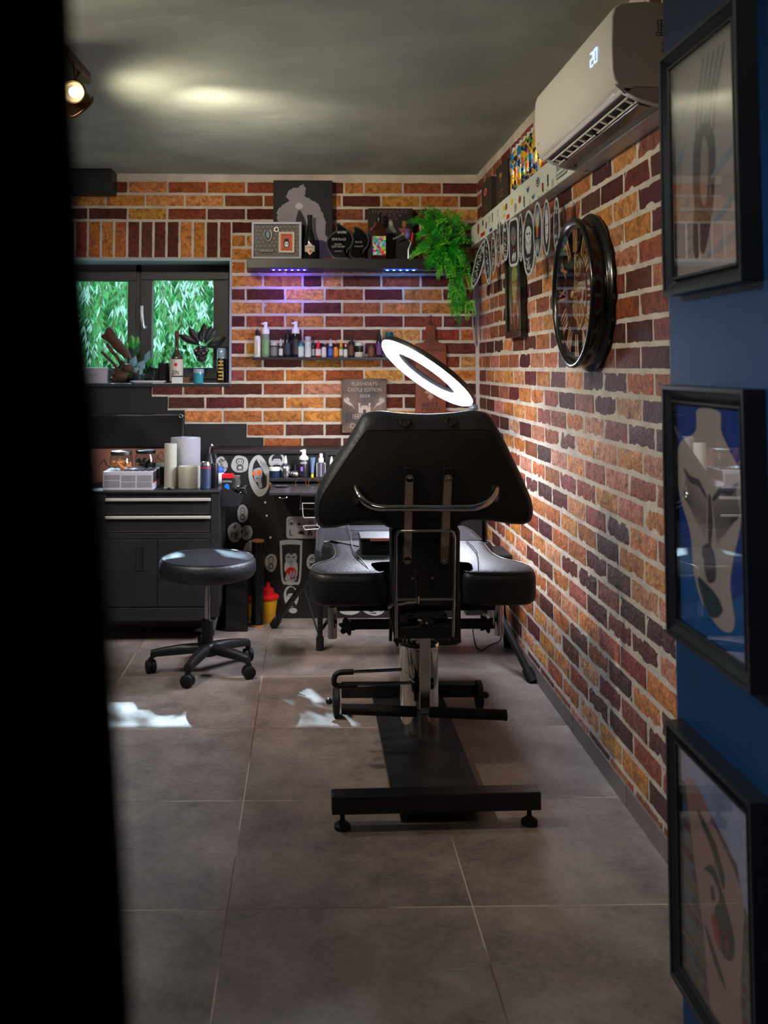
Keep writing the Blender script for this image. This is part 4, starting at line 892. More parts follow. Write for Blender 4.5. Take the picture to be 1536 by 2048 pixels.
def sharps(px, Y, pyt, sc_, label):
    c = P(px, 1240, Y); c = Vector((c.x, Y, 0)); H = P(px, pyt, Y).z
    t = thing('sharps_container', label, 'sharps container', c, None)
    MB().lathe([(0.034, 0), (0.037, 0.003), (0.053, H*0.60)], c, n=28).build('tub', YELLOW, t)
    l = MB().lathe([(0.058, H*0.60), (0.060, H*0.61), (0.060, H*0.66), (0.050, H*0.70), (0.035, H*0.73), (0.032, H*0.84), (0.020, H*0.88), (0.012, H*0.90), (0.011, H), (0.001, H)], c, n=28).build('lid', RED, t)
sharps(535, 5.235, 1165, 1, 'yellow sharps container with a red lid, right of the black film roll')
sharps(486, 5.238, 1175, 1, 'yellow sharps container with a red lid, mostly hidden left of the film roll')

# ================================================================== BLACK CABINET WITH STICKERS, DESK FLAP
KY = 5.30; kx0, kx1 = P(425, 1100, KY).x, 0.93; kz = P(500, 900, KY).z
t = thing('sticker_cabinet', 'low black cabinet front covered with black and white drawings below the brick', 'cabinet', ((kx0+kx1)/2, 5.44, 0))
MB().box(kx0, kx1, KY, BACK_Y-0.02, 0.0, kz).build('carcass', PANELBLK, t, smooth=0, bevel=0.004)
m = MB()
def kbox(m, a, b, c, d, y0=KY-0.012, y1=KY+0.004): m.box(P(a, 1000, KY).x, P(b, 1000, KY).x, y0, y1, P(500, d, KY).z, P(500, c, KY).z)
kbox(m, 425, 645, 903, 908); kbox(m, 640, 645, 908, 960); kbox(m, 425, 430, 908, 1000); m.build('frame_moulding', mat('frame_black', (34, 31, 31), 0.45), t, smooth=0, bevel=0.002)
m = MB(); kbox(m, 650, 760, 905, 911); kbox(m, 650, 655, 911, 960); m.build('frame_moulding', MATS['frame_black'], t, smooth=0, bevel=0.002)
# writing shelf and worktop flap
z_l = P(590, 955.5, 5.2).z
t2 = thing('ledge_shelf', 'narrow black ledge above the desk flap carrying jars and bottles', 'shelf', (0.1, 5.22, z_l-0.02))
MB().box(P(538, 958, 5.17).x, 0.42, 5.17, KY-0.002, z_l-0.016, z_l).build('shelf_board', mat('shelf_black', (34, 33, 35), 0.4), t2, smooth=0, bevel=0.0015)
zf = P(590, 985, 4.83).z
t3 = thing('desk_flap', 'black fold-down desk flap below the ledge on the sticker cabinet', 'desk', (0.1, 5.05, zf-0.02))
MB().box(P(538, 985, 4.83).x, 0.42, 4.83, KY-0.013, zf-0.014, zf).build('desk_board', mat('desk_black', (44, 42, 44), 0.38, noise=0.1), t3, smooth=0, bevel=0.002)
m = MB(); q = [P(556, 990, 4.85), P(557, 994, 4.84), P(562, 996, 4.835), P(570, 996, 4.835), P(574, 994, 4.84), P(575, 990, 4.85)]; m.tube(smoothpts(q, 4, False), 0.0035, 8); m.build('flap_pull', CHROME, t3)
MB().obox(P(540, 970, 4.95), 0.012, 0.03, 0.018).build('hinge', BRASS, t3, smooth=0, bevel=0.002)
for (x, y) in ((530.5, 1005), (533.5, 1031.5), (541, 1075)):
    MB().lathe([(0.006, 0), (0.005, 0.004), (0.001, 0.005)], P(x, y, KY), (0, -1, 0), 14).build('knob', PAPER, t)

# sticker drawings: irregular white card with a dark drawing
RS4 = random.Random(21)
def blob(w, h, n=9, seed=0, j=0.08):
    r = random.Random(seed); return [((0.5*w)*cos(2*pi*i/n)*(1+r.uniform(-j, j)), (0.5*h)*sin(2*pi*i/n)*(1+r.uniform(-j, j))) for i in range(n)]
CARD = mat('sticker_card', (172, 172, 170), 0.6); SKIN = mat('drawn_skin', (150, 152, 160), 0.6); ORG = mat('orange_print', (225, 110, 40), 0.5); REDP = mat('red_print', (190, 30, 26), 0.5)
def drawing(pl, w, h, kind, seed):
    r = random.Random(seed)
    if kind == 'figure':            # small round-headed figure
        pl.ell(0, h*0.14, w*0.24, h*0.19, 0); pl.ell(0, h*0.13, w*0.19, h*0.15, 1); pl.ell(-w*0.07, h*0.13, w*0.035, h*0.035, 0); pl.ell(w*0.08, h*0.13, w*0.035, h*0.035, 0)
        pl.ell(0, -h*0.20, w*0.20, h*0.15, 0); pl.ell(0, -h*0.20, w*0.13, h*0.10, 1); pl.stroke([(-w*.2, -h*.05), (0, -h*.1), (w*.2, -h*.05)], w*0.05, 0)
        for s in (-1, 1): pl.stroke([(s*w*.12, -h*.3), (s*w*.2, -h*.36), (s*w*.08, -h*.38)], w*0.05, 0)
    elif kind == 'wild':            # tangle of curved strokes
        for k in range(14):
            a = (r.uniform(-.32, .32)*w, r.uniform(-.36, .36)*h); b = (a[0]+r.uniform(-.3, .3)*w, a[1]+r.uniform(-.2, .2)*h); c = ((a[0]+b[0])/2+r.uniform(-.12, .12)*w, (a[1]+b[1])/2+r.uniform(-.1, .1)*h)
            b = (max(-.36*w, min(.36*w, b[0])), max(-.4*h, min(.4*h, b[1]))); pl.stroke([a, ((a[0]+c[0])/2, c[1]), c, b], w*0.06, 0)
        for k in range(4): pl.ell(r.uniform(-.22, .22)*w, r.uniform(-.28, .28)*h, w*.07, h*.05, 0)
    elif kind == 'head':            # plain head with dark hair
        pl.shape([(-.3*w, -.02*h), (-.32*w, .22*h), (-.12*w, .40*h), (.16*w, .40*h), (.33*w, .2*h), (.30*w, -.04*h), (.2*w, .1*h), (-.2*w, .1*h)], 0)
        pl.shape([(-.2*w, .12*h), (.2*w, .12*h), (.19*w, -.08*h), (.06*w, -.22*h), (-.06*w, -.22*h), (-.19*w, -.08*h)], 1)
        for s in (-1, 1): pl.ell(s*.09*w, .03*h, .035*w, .018*h, 0)
        pl.stroke([(-.05*w, -.13*h), (0, -.14*h), (.05*w, -.13*h)], w*0.03, 0)
        pl.shape([(-.3*w, -.42*h), (-.25*w, -.26*h), (-.07*w, -.22*h), (.07*w, -.22*h), (.25*w, -.26*h), (.3*w, -.42*h)], 0)
    elif kind == 'bird':
        pl.shape([(-.3*w, 0), (-.1*w, .3*h), (.1*w, .1*h), (.32*w, .34*h), (.2*w, -.05*h), (0, -.35*h), (-.1*w, -.1*h)], 0); pl.ell(.0, .05*h, .08*w, .06*h, 1)
def sticker(cx, cy, w, h, kind, seed, label=None, n=9, j=0.08, rot=0, Y=None, shape=None, parent=None):
    Y = Y or KY; s = Y/F_PX; W_, H_ = w*s, h*s; c = P(cx, cy, Y); c.y = Y-0.0006
    pts = shape or blob(W_, H_, n, seed, j)
    if rot: pts = [(a*cos(rot)-b*sin(rot), a*sin(rot)+b*cos(rot)) for a, b in pts]
    pts = [(p.x, p.y) for p in smoothpts([(a, b, 0) for a, b in pts], 5)]
    o = MB().prism([(a, b) for a, b in pts], c, (1, 0, 0), (0, 0, 1), 0.0012).build('sticker', CARD, parent or t, smooth=0)
    if label: o['label'] = label
    pl = Pl(c+Vector((0, -0.0013, 0)), (1, 0, 0), (0, 0, 1)); drawing(pl, W_, H_, kind, seed)
    if pl.mb.f: pl.build('drawing', [INK, CARD], o)
    return o, c, W_, H_
sticker(442, 930, 25, 33, 'wild', 2, 'pale irregular sticker with a line drawing, top left'); sticker(480, 928, 34, 35, 'figure', 3, 'sticker of a small round-eared figure')
sticker(554, 922, 31, 32, 'head', 5, 'sticker of a dark-haired head above the ledge'); sticker(485, 1027, 22, 36, 'figure', 7); sticker(494, 1065, 23, 30, 'wild', 8)
sticker(470, 1065, 30, 40, 'wild', 9); sticker(500, 1105, 26, 46, 'wild', 10); sticker(470, 1143, 32, 18, 'none', 12)
sticker(542, 1125, 24, 36, 'figure', 13, 'small oval sticker of a seated figure'); sticker(628, 1125, 30, 34, 'wild', 14); sticker(582, 1193, 28, 43, 'head', 15, 'line drawing sticker of a long-haired figure'); 
sticker(586, 1221, 17, 10, 'none', 16); sticker(748, 1217, 44, 26, 'wild', 17); sticker(700, 1222, 40, 14, 'none', 18)
# the large portrait with orange glasses
o, c, w, h = sticker(518, 952, 42, 82, 'none', 19, 'tall sticker portrait of a woman in orange round glasses', n=10, j=0.05, rot=0.12)
pl = Pl(c+Vector((0, -0.0013, 0)), (1, 0, 0), (0, 0, 1))
pl.shape([(-.30*w, .0), (-.26*w, .28*h), (-.05*w, .42*h), (.22*w, .36*h), (.34*w, .10*h), (.36*w, -.22*h), (.20*w, -.30*h), (.02*w, -.30*h), (-.1*w, -.2*h)], 0)
pl.shape([(-.26*w, .15*h), (.08*w, .20*h), (.16*w, .05*h), (.10*w, -.1*h), (.16*w, -.26*h), (.0, -.28*h), (-.04*w, -.16*h), (-.18*w, -.12*h), (-.24*w, 0)], 1)
pl.shape([(-.1*w, .40*h), (.1*w, .46*h), (.30*w, .30*h), (.38*w, .05*h), (.30*w, .02*h), (.1*w, .22*h)], 3)
pl.ell(-.22*w, .06*h, .09*w, .055*h, 2); pl.ell(.02*w, .09*h, .12*w, .06*h, 2); pl.stroke([(-.14*w, -.05*h), (-.08*w, -.06*h), (-.02*w, -.045*h)], w*.05, 0)
for k in range(5): pl.stroke([(.02*w+.07*w*k, .40*h-.02*h*k), (.12*w+.06*w*k, .28*h), (.2*w+.05*w*k, .12*h)], w*.025, 0)
pl.build('drawing', [INK, SKIN, ORG, CARD], o)
# portrait with red apple, framed by a white band
o, c, w, h = sticker(582, 1125, 44, 86, 'none', 20, 'long sticker of a dark-haired man in a suit holding a red apple', shape=[(-0.42*44*KY/F_PX, .5*86*KY/F_PX), (.42*44*KY/F_PX, .5*86*KY/F_PX), (.5*44*KY/F_PX, .38*86*KY/F_PX), (.42*44*KY/F_PX, -.42*86*KY/F_PX), (.15*44*KY/F_PX, -.5*86*KY/F_PX), (-.15*44*KY/F_PX, -.5*86*KY/F_PX), (-.42*44*KY/F_PX, -.40*86*KY/F_PX), (-.5*44*KY/F_PX, .36*86*KY/F_PX)])
pl = Pl(c+Vector((0, -0.0013, 0)), (1, 0, 0), (0, 0, 1))
pl.shape([(-.36*w, .40*h), (.36*w, .40*h), (.40*w, .3*h), (.34*w, -.38*h), (.1*w, -.42*h), (-.12*w, -.42*h), (-.34*w, -.36*h), (-.40*w, .3*h)], 0)
pl.shape([(-.27*w, .28*h), (.27*w, .28*h), (.25*w, .06*h), (.08*w, -.09*h), (-.08*w, -.09*h), (-.25*w, .06*h)], 1)
pl.shape([(-.31*w, .02*h), (-.34*w, .22*h), (-.26*w, .37*h), (.0, .41*h), (.26*w, .37*h), (.34*w, .22*h), (.31*w, .02*h), (.24*w, .19*h), (.12*w, .21*h), (.02*w, .175*h), (-.08*w, .21*h), (-.22*w, .18*h)], 0)
for s in (-1, 1): pl.stroke([(s*.19*w, .115*h), (s*.11*w, .13*h), (s*.04*w, .11*h)], w*.06, 0)
pl.stroke([(-.07*w, .03*h), (0, .025*h), (.07*w, .03*h)], w*.04, 0)
for s in (-1, 1): pl.shape([(s*.05*w, -.07*h), (s*.24*w, .02*h), (s*.30*w, -.16*h), (s*.12*w, -.24*h)], 3)
pl.ell(.0, -.22*h, .24*w, .115*h, 2)
for k in range(3): pl.ell(-.02*w+.13*w*k, -.27*h, .045*w, .10*h, 1, rot=-0.25)
pl.shape([(-.26*w, -.40*h), (-.18*w, -.25*h), (-.08*w, -.29*h), (.0, -.37*h), (.25*w, -.36*h), (.12*w, -.42*h)], 1)
pl.build('drawing', [INK, SKIN, REDP, CARD], o)
# sheet with six small marks
W6, H6 = 59*KY/F_PX, 43*KY/F_PX
o, c, w, h = sticker(602.5, 1055, 59, 43, 'none', 22, 'wide grey sticker sheet with six small black marks', shape=rrect(W6, H6, 0.018, 3))
pl = Pl(c+Vector((0, -0.0013, 0)), (1, 0, 0), (0, 0, 1))
pl.ell(-.33*w, .25*h, .10*w, .15*h, 0); pl.ell(-.33*w, .25*h, .085*w, .125*h, 1); pl.ell(-.33*w, .20*h, .05*w, .05*h, 0)
pl.stroke([(.02*w*cos(a*0.9)*(1+a*0.55), .24*h+.025*h*sin(a*0.9)*(1+a*0.55)) for a in range(1, 9)], w*.022, 0); pl.shape([(-.12*w, .12*h), (-.02*w, .12*h), (-.1*w, .22*h)], 0)
for k in range(3): pl.stroke([(.22*w+.07*w*k, .34*h), (.26*w+.07*w*k, .25*h), (.24*w+.07*w*k, .14*h)], w*.04, 0)
pl.shape([(-.02*w-.1*w, -.25*h), (.0, -.14*h), (.09*w, -.2*h), (.12*w, -.32*h), (.02*w, -.3*h)], 0); pl.shape([(.22*w, -.36*h), (.25*w, -.14*h), (.31*w, -.12*h), (.37*w, -.36*h), (.32*w, -.34*h), (.30*w, -.2*h), (.27*w, -.34*h)], 0)
pl.build('drawing', [INK, CARD], o)
text('lettering', 'L', c+Vector((-.39*w, -0.0018, -.36*h)), (1, 0, 0), (0, 0, 1), .11*w, .26*h, INK, o)

# things on the ledge and flap
LZ = z_l
def lpos(px, Y=5.225): p = P(px, 950, Y); return Vector((p.x, Y, LZ))
def simple(name, label, cat, c, parts, group=None, n=24):
    t = thing(name, label, cat, c, group)
    for pn, prof, m in parts: MB().lathe(prof, c, n=n).build(pn, m, t)
    return t
TEAL = mat('teal', (30, 120, 150), 0.35); DG = mat('dark_grey', (58, 56, 60), 0.4)
simple('cream_tub', 'low dark blue tub with a white lid at the left of the ledge', 'tub', lpos(549), [('tub', [(0.026, 0), (0.028, 0.003), (0.028, 0.036)], mat('navy', (26, 44, 66), 0.4)), ('lid', [(0.0295, 0.036), (0.0295, 0.051), (0.027, 0.053)], WHITEP)])
simple('glass_sugar_jar', 'round silver glass jar with a domed lid on the ledge', 'jar', lpos(571, 5.235), [('jar', [(0.022, 0), (0.027, 0.01), (0.029, 0.035), (0.027, 0.042)], SILVER), ('dome_lid', [(0.031, 0.042), (0.031, 0.046), (0.026, 0.060), (0.014, 0.070), (0.004, 0.073)], SILVER), ('dropper_tip', [(0.009, 0.073), (0.008, 0.09), (0.003, 0.112)], WHITEP)])
simple('alcohol_dispenser', 'small round metal dispenser with a thin spout on the ledge', 'dispenser', lpos(590), [('bowl', [(0.012, 0), (0.024, 0.008), (0.026, 0.016), (0.020, 0.030), (0.010, 0.036)], STEEL), ('spout', [(0.006, 0.036), (0.005, 0.052), (0.002, 0.066)], BLACKP)])
tt_ = simple('foam_pump_bottle', 'black foam pump bottle with a white head standing on the ledge', 'bottle', lpos(607.5), [('body', [(0.020, 0), (0.0235, 0.004), (0.0235, 0.088), (0.018, 0.096)], mat('bottle_black', (30, 28, 30), 0.3)), ('pump_collar', [(0.0245, 0.092), (0.0245, 0.104), (0.015, 0.114), (0.011, 0.118), (0.011, 0.142), (0.009, 0.145)], WHITEP)])
c = lpos(607.5); MB().obox(c+Vector((-0.008, -0.002, 0.138)), 0.022, 0.010, 0.008).build('pump_nozzle', WHITEP, tt_, smooth=0, bevel=0.002)
text('lettering', 'BUBBLES', c+Vector((-0.017, -0.0245, 0.072)), (1, 0, 0), (0, 0, 1), 0.034, 0.010, PAPER, tt_)
MB().obox(c+Vector((-0.010, -0.0235, 0.045)), 0.012, 0.002, 0.022).build('purple_print', mat('print_violet', (120, 90, 190), 0.5), tt_, smooth=0)
c = lpos(624.5); t = thing('ointment_tube', 'silver blue ointment tube with a yellow cap upside down on the ledge', 'tube', c)
rs = []
for k in range(8):
    z = 0.018+0.085*k/7; d = 0.010*(1-k/7)+0.001; w = 0.0085+0.004*k/7; rs.append([c+Vector((w*cos(a)+0.003*k/7, d*sin(a), z)) for a in [2*pi*i/16 for i in range(16)]])
MB().rings(rs).build('tube_body', mat('tube_blue', (130, 150, 190), 0.3, 0.6), t); MB().lathe([(0.007, 0), (0.008, 0.018)], c, n=14).build('cap', mat('lime', (205, 205, 30), 0.4), t)
c = lpos(642); t = thing('clear_spray_bottle', 'square clear spray bottle with a white atomiser on the ledge', 'bottle', c)
MB().box(c.x-0.023, c.x+0.023, c.y-0.018, c.y+0.018, c.z, c.z+0.078).build('body', mat('clear_dark', (70, 68, 78), 0.08, spec=0.9), t, smooth=0, bevel=0.005)
m = MB()
for sx in (-0.0225, 0, 0.0225): m.cyl(c+Vector((sx, -0.0182, 0.004)), c+Vector((sx, -0.0182, 0.074)), 0.0014, n=6)
m.build('edge_highlight', mat('highlight_pale', (210, 205, 210), 0.15), t)  # pale bars shaped as the highlights of the clear bottle's edges
MB().lathe([(0.014, 0.078), (0.014, 0.098), (0.009, 0.101), (0.009, 0.120), (0.007, 0.123)], c, n=20).build('atomiser', WHITEP, t)
simple('dropper_bottle', 'clear dropper bottle on the ledge beside the headrest', 'bottle', lpos(663), [('body', [(0.017, 0), (0.019, 0.004), (0.019, 0.055), (0.009, 0.068)], SILVER), ('dropper', [(0.010, 0.068), (0.009, 0.082), (0.003, 0.108)], WHITEP)])
# glasses and dish on the flap
FZ = zf
t = thing('eyeglasses', 'gold rimmed round eyeglasses lying on the black desk flap', 'eyeglasses', (P(607, 975, 4.97).x, 4.97, FZ))
for px in (601.5, 627.5):
    c = P(px, 970, 4.97); c.z = FZ+0.028; l = MB().torus(c, (0, -1, 0.12), 0.0262, 0.0016, 36, 6).build('rim', BRASS, t)
    MB().lathe([(0.025, -0.0005), (0.025, 0.0005)], c, (0, -1, 0.12), 30).build('lens', thin_glass('lens_glass') if 'lens_glass' not in MATS else MATS['lens_glass'], l)
m = MB(); c = P(614.5, 973, 4.965); m.tube([P(612, 972, 4.965), P(614.5, 970.5, 4.96), P(617, 972, 4.965)], 0.0018, 6); m.build('bridge', BRASS, t)
m = MB()
for px, s in ((590, -1), (638, 1)):
    c = P(px, 973, 4.97); m.tube([c, c+Vector((0, 0.02, 0.002)), Vector((c.x, 5.10, FZ+0.006))], 0.0016, 6)
m.build('temple', BRASS, t)
c = P(563, 968.5, 5.05); c.z = FZ
t = thing('steel_dish', 'shallow oval steel dish on the left of the desk flap', 'dish', c); MB().lathe([(0.020, 0.0), (0.034, 0.005), (0.036, 0.0065), (0.033, 0.006), (0.02, 0.0025), (0.001, 0.002)], c, n=30).build('dish', SILVER, t)
# wire rack under the flap
yr = 4.86; t = thing('wire_rack', 'white wire rack with three loops hanging below the right end of the desk flap', 'wire rack', (P(628, 1020, yr).x, yr, zf-0.22))
WW = mat('wire_white', (205, 196, 198), 0.3, 0.4)
m = MB(); q = lambda x, y, Y=yr: P(x, y, Y)
m.tube([q(600, 1020, yr+.06), q(602, 991, yr+.06), q(660, 993, yr+.06)], 0.0022, 8); m.tube([q(601, 1017, yr+.06), q(660, 1019, yr+.06)], 0.0018, 8)
m.tube(smoothpts([q(660, 1007), q(612, 1006.5), q(605, 1007), q(605, 1012), q(606, 1030), q(608, 1034.5), q(614, 1035.5), q(660, 1034)], 3, False), 0.0024, 8)
m.tube([q(634, 1035), q(634, 1052), q(638, 1052)], 0.0022, 8); m.tube([q(606, 1052, yr+.03), q(634, 1050.5, yr+.03), q(638.5, 1051), q(638.5, 1056), q(636, 1058), q(610, 1059.5), q(606, 1052, yr+.03)], 0.0024, 8)
m.build('wire_frame', WW, t)
# folding table behind the chair (its splayed legs show at both sides)
t = thing('folding_table', 'black folding table whose thin splayed legs show behind the treatment chair', 'table', (0.45, 4.75, 0))
MB().box(0.03, 0.93, 4.52, 4.745, 0.44, 0.475).build('table_top', BLACKM, t, smooth=0, bevel=0.006)
for (a, b, r) in (((0.056, 4.716, 0.0), (0.06, 4.71, 0.44), 0.013), ((-0.175, 5.12, 0.012), (0.08, 4.72, 0.44), 0.015), ((0.945, 4.735, 0.0), (0.90, 4.72, 0.44), 0.011), ((0.950, 4.22, 0.0), (0.76, 4.60, 0.44), 0.016)):
    l = MB().tube([a, b], r, 12).build('leg', BLACKM, t); a = Vector(a); b = Vector(b); d = (b-a).normalized()
    MB().tube([a, a+d*0.06], r*1.45, 12).build('rubber_foot', RUBBER, l)
m = MB(); m.tube([(-0.02, 5.05, 0.21), (0.05, 4.76, 0.06), (0.30, 4.74, 0.40)], 0.006, 6); m.tube([(0.055, 4.72, 0.08), (0.32, 4.9, 0.44)], 0.006, 6); m.build('brace', BLACKM, t)
# floor clutter behind the chair on the right
yp_ = 5.12; zz = P(950, 1231, yp_).z
t = thing('power_supply', 'small black power unit with a lit red switch on a low shelf behind the chair', 'power supply', (P(945, 1220, yp_).x, yp_, zz))
MB().box(P(932, 1220, yp_).x, P(964, 1220, yp_).x, yp_, yp_+0.08, zz, P(940, 1203, yp_).z).build('unit', BLACKP, t, smooth=0, bevel=0.003)
MB().box(P(927, 1220, yp_).x, P(934.5, 1220, yp_).x, yp_-0.003, yp_+0.01, P(930, 1214, yp_).z, P(930, 1205, yp_).z).build('red_switch', mat('switch_red', (255, 60, 30), 0.4, emit=(255, 50, 20), estr=2.5), t, smooth=0, bevel=0.002)
t = thing('low_shelf', 'pale low shelf near the floor behind the right of the treatment chair', 'shelf', (P(945, 1235, 5.1).x, 5.14, 0))
MB().box(P(922, 1236, 5.06).x, P(975, 1236, 5.06).x, 5.06, 5.26, zz-0.013, zz).build('board', mat('shelf_grey', (112, 98, 92), 0.5), t, smooth=0, bevel=0.002)
for x in (922.5, 973): MB().box(P(x, 1236, 5.06).x-0.006, P(x, 1236, 5.06).x+0.006, 5.07, 5.25, 0, zz-0.013).build('side_panel', PANELBLK, t, smooth=0)
cpts = [PZ(945, 1240, .09), PZ(946, 1262, 0.05), PZ(951, 1290, 0.012), PZ(960, 1300, 0.004), PZ(966, 1300, 0.004), PZ(978, 1291, 0.006), PZ(1000, 1281, 0.01), PZ(1002, 1262, 0.05)]
tag(MB().tube(smoothpts(cpts, 5, False), 0.003, 8).build('power_cable', RUBBER), 'thin black cable looping on the floor below the right of the chair', 'cable')

# banner and printed sheet on the black wall left
yb_ = BACK_Y-0.004
t = thing('vinyl_banner', 'black vinyl banner with an eyelet and a skin-coloured printed lower band behind the trolley', 'banner', (-1.1, yb_, P(250, 990, yb_).z))
bz0, bz1, bx_0, bx_1 = P(250, 897, yb_).z, P(250, 826.5, yb_).z, P(150, 850, yb_).x, P(368, 850, yb_).x
m = MB(); NX, NZ_ = 40, 12; vs = []
for j in range(NZ_+1):
    for i in range(NX+1):
        x = bx_0+(bx_1-bx_0)*i/NX; z = bz0+(bz1-bz0)*j/NZ_; vs.append((x, BACK_Y-0.013-0.004*sin((x*14+z*22))-0.003*sin(x*31-z*9), z))
m.add(vs, [(j*(NX+1)+i, j*(NX+1)+i+1, (j+1)*(NX+1)+i+1, (j+1)*(NX+1)+i) for j in range(NZ_) for i in range(NX)])
o = m.build('black_vinyl', mat('vinyl_black', (34, 32, 33), 0.3, bump=0.2, bscale=25), t, smooth=60); o.modifiers.new('s', 'SOLIDIFY').thickness = 0.001
c = P(361.5, 832.5, BACK_Y-0.022); MB().torus(c, (0, -1, 0), 0.0085, 0.0025, 24, 8).build('eyelet', SILVER, t)
m = MB().box(bx_0, P(345, 900, yb_).x, BACK_Y-0.014, BACK_Y-0.006, P(250, 1000, yb_).z, bz0); o = m.build('printed_band', mat('skin_print', (150, 100, 84), 0.5, noise=0.12, nscale=6), t, smooth=0)
pl = Pl((0, BACK_Y-0.0145, 0), (1, 0, 0), (0, 0, 1))
def wp(x, y): q = P(x, y, BACK_Y-0.0145); return (q.x, q.z)
pl.stroke([wp(196, 935), wp(205, 922), wp(208, 918), wp(213, 930), wp(222, 936)], 0.008, 0); pl.stroke([wp(330, 915), wp(322, 903), wp(316, 912), wp(314, 925)], 0.006, 0); pl.stroke([wp(312, 908), wp(320, 920), wp(330, 922)], 0.006, 0)
pl.build('tattoo_print', [mat('tattoo_ink', (60, 42, 40), 0.6)], o)
# ================================================================== TOP SHELF
SY = 5.40; sz1, sz0 = P(700, 517, SY).z, P(700, 537, SY).z; sx0, sx1 = P(494, 525, SY).x, P(938, 525, SY).x
SHB = mat('shelf_black', (34, 33, 35), 0.4)
tag(MB().box(sx0, sx1, SY, BACK_Y-0.004, sz0, sz1).build('floating_shelf', SHB, smooth=0, bevel=0.003), 'thick black floating shelf with awards and bottles high on the back wall', 'shelf')
for (a, b, col, nm, n_, lab, pw) in ((541, 615, (60, 40, 255), 'violet', 6, 'violet lit LED strip under the left of the thick floating shelf', 1.3), (768, 834, (30, 90, 255), 'blue', 5, 'blue lit LED strip under the middle of the thick floating shelf', 0.4)):
    t = thing('led_strip', lab, 'LED strip', ((P(a, 538, SY).x+P(b, 538, SY).x)/2, SY+.05, sz0-.006)); x0, x1 = P(a, 538, SY+0.03).x, P(b, 538, SY+.03).x
    MB().box(x0, x1, SY+0.022, SY+0.036, sz0-0.005, sz0-0.0005).build('tape', mat('led_tape_'+nm, col, 0.4, emit=col, estr=1.2), t, smooth=0)
    for k in range(n_):
        x = x0+(x1-x0)*(k+0.5)/n_; MB().box(x-0.006, x+0.006, SY+0.024, SY+0.034, sz0-0.008, sz0-0.004).build('diode', mat('led_'+nm, col, 0.4, emit=tuple(min(255, v+60) for v in col), estr=14), t, smooth=0)
    L_ = area('led_light_'+nm, ((x0+x1)/2, SY+0.05, sz0-0.012), ((x0+x1)/2, SY+0.14, sz0-0.25), x1-x0, pw, {'violet': (0.16, 0.08, 1.0), 'blue': (0.05, 0.25, 1.0)}[nm], 180, 'RECTANGLE', 0.02)
tag(MB().tube(smoothpts([P(836, 540, SY+.05), P(860, 541, SY+.05), P(885, 540.5, SY+.05), P(895, 544, SY+.08), P(903, 552, SY+.12), P(912, 545, SY+.12)], 5, False), 0.0022, 6).build('white_cable', WHITEP), 'thin pale cable under the right end of the thick floating shelf', 'cable')
def sp(px, Y): p = P(px, 515, Y); return Vector((p.x, Y, sz1))
def hz(py, Y): return P(700, py, Y).z-sz1
# canvas: plain pale silhouette on black, generic
yc = 5.52; t = thing('canvas_print', 'tall black canvas with a pale grey silhouette leaning behind the bottle', 'picture', sp(606, yc))
x0, x1, H = P(546.5, 440, yc).x, P(665, 440, yc).x, hz(361, yc)
MB().box(x0, x1, yc, yc+0.02, sz1, sz1+H).build('canvas', mat('canvas_black', (26, 24, 30), 0.7), t, smooth=0, bevel=0.002)
pl = Pl((0, yc, 0), (1, 0, 0), (0, 0, 1)); w_ = lambda x, y: (P(x, y, yc).x, P(x, y, yc).z)
rr = random.Random(8)
out = []
base_o = [(556, 440), (553, 425), (565, 410), (578, 402), (572, 392), (580, 378), (598, 374), (606, 368), (612, 378), (610, 392), (620, 398), (636, 410), (646, 428), (652, 445), (650, 462), (655, 480), (648, 495), (640, 510), (628, 505), (622, 488), (612, 478), (600, 470), (585, 462), (570, 470), (560, 458)]
for i, (x, y) in enumerate(base_o):
    x2, y2 = base_o[(i+1) % len(base_o)]
    for k in range(5): f = k/5; out.append(w_(x+(x2-x)*f+rr.uniform(-1.6, 1.6), y+(y2-y)*f+rr.uniform(-1.6, 1.6)))
pl.poly(out, 0); q = w_(598, 412); pl.ell(*q, 0.022, 0.018, 1)
pl.shape([w_(588, 470), w_(592, 440), (w_(598, 420)), w_(606, 430), w_(612, 445), w_(618, 470), w_(612, 514), w_(592, 514)], 2)
pl.shape([w_(600, 514), w_(612, 490), w_(630, 480), w_(655, 486), w_(664, 514)], 3)
pl.build('silhouette_print', [mat('print_pale', (140, 134, 142), 0.7), mat('print_moon', (190, 186, 190), 0.7), mat('canvas_dark2', (44, 38, 48), 0.7), mat('canvas_indigo', (48, 42, 82), 0.7)], t)
# white shadow box frame
yf = 5.44; t = thing('shadow_box_frame', 'white framed shadow box with dark hexagon pattern at the left end of the shelf', 'picture frame', sp(552, yf))
x0, x1, H = P(503, 480, yf).x, P(603, 480, yf).x, hz(444, yf); b_ = 0.013
m = MB(); m.box(x0, x1, yf, yf+0.03, sz1, sz1+b_); m.box(x0, x1, yf, yf+0.03, sz1+H-b_, sz1+H); m.box(x0, x0+b_, yf, yf+0.03, sz1+b_, sz1+H-b_); m.box(x1-b_, x1, yf, yf+0.03, sz1+b_, sz1+H-b_)
m.build('frame', mat('frame_white', (176, 178, 186), 0.5), t, smooth=0, bevel=0.002)
MB().box(x0+b_, x1-b_, yf+0.022, yf+0.028, sz1+b_, sz1+H-b_).build('backing', mat('hex_grey', (112, 108, 100), 0.6), t, smooth=0)
pl = Pl((x0+b_, yf+0.0215, sz1+b_), (1, 0, 0), (0, 0, 1)); W_, H_ = x1-x0-2*b_, H-2*b_; s6 = 0.013
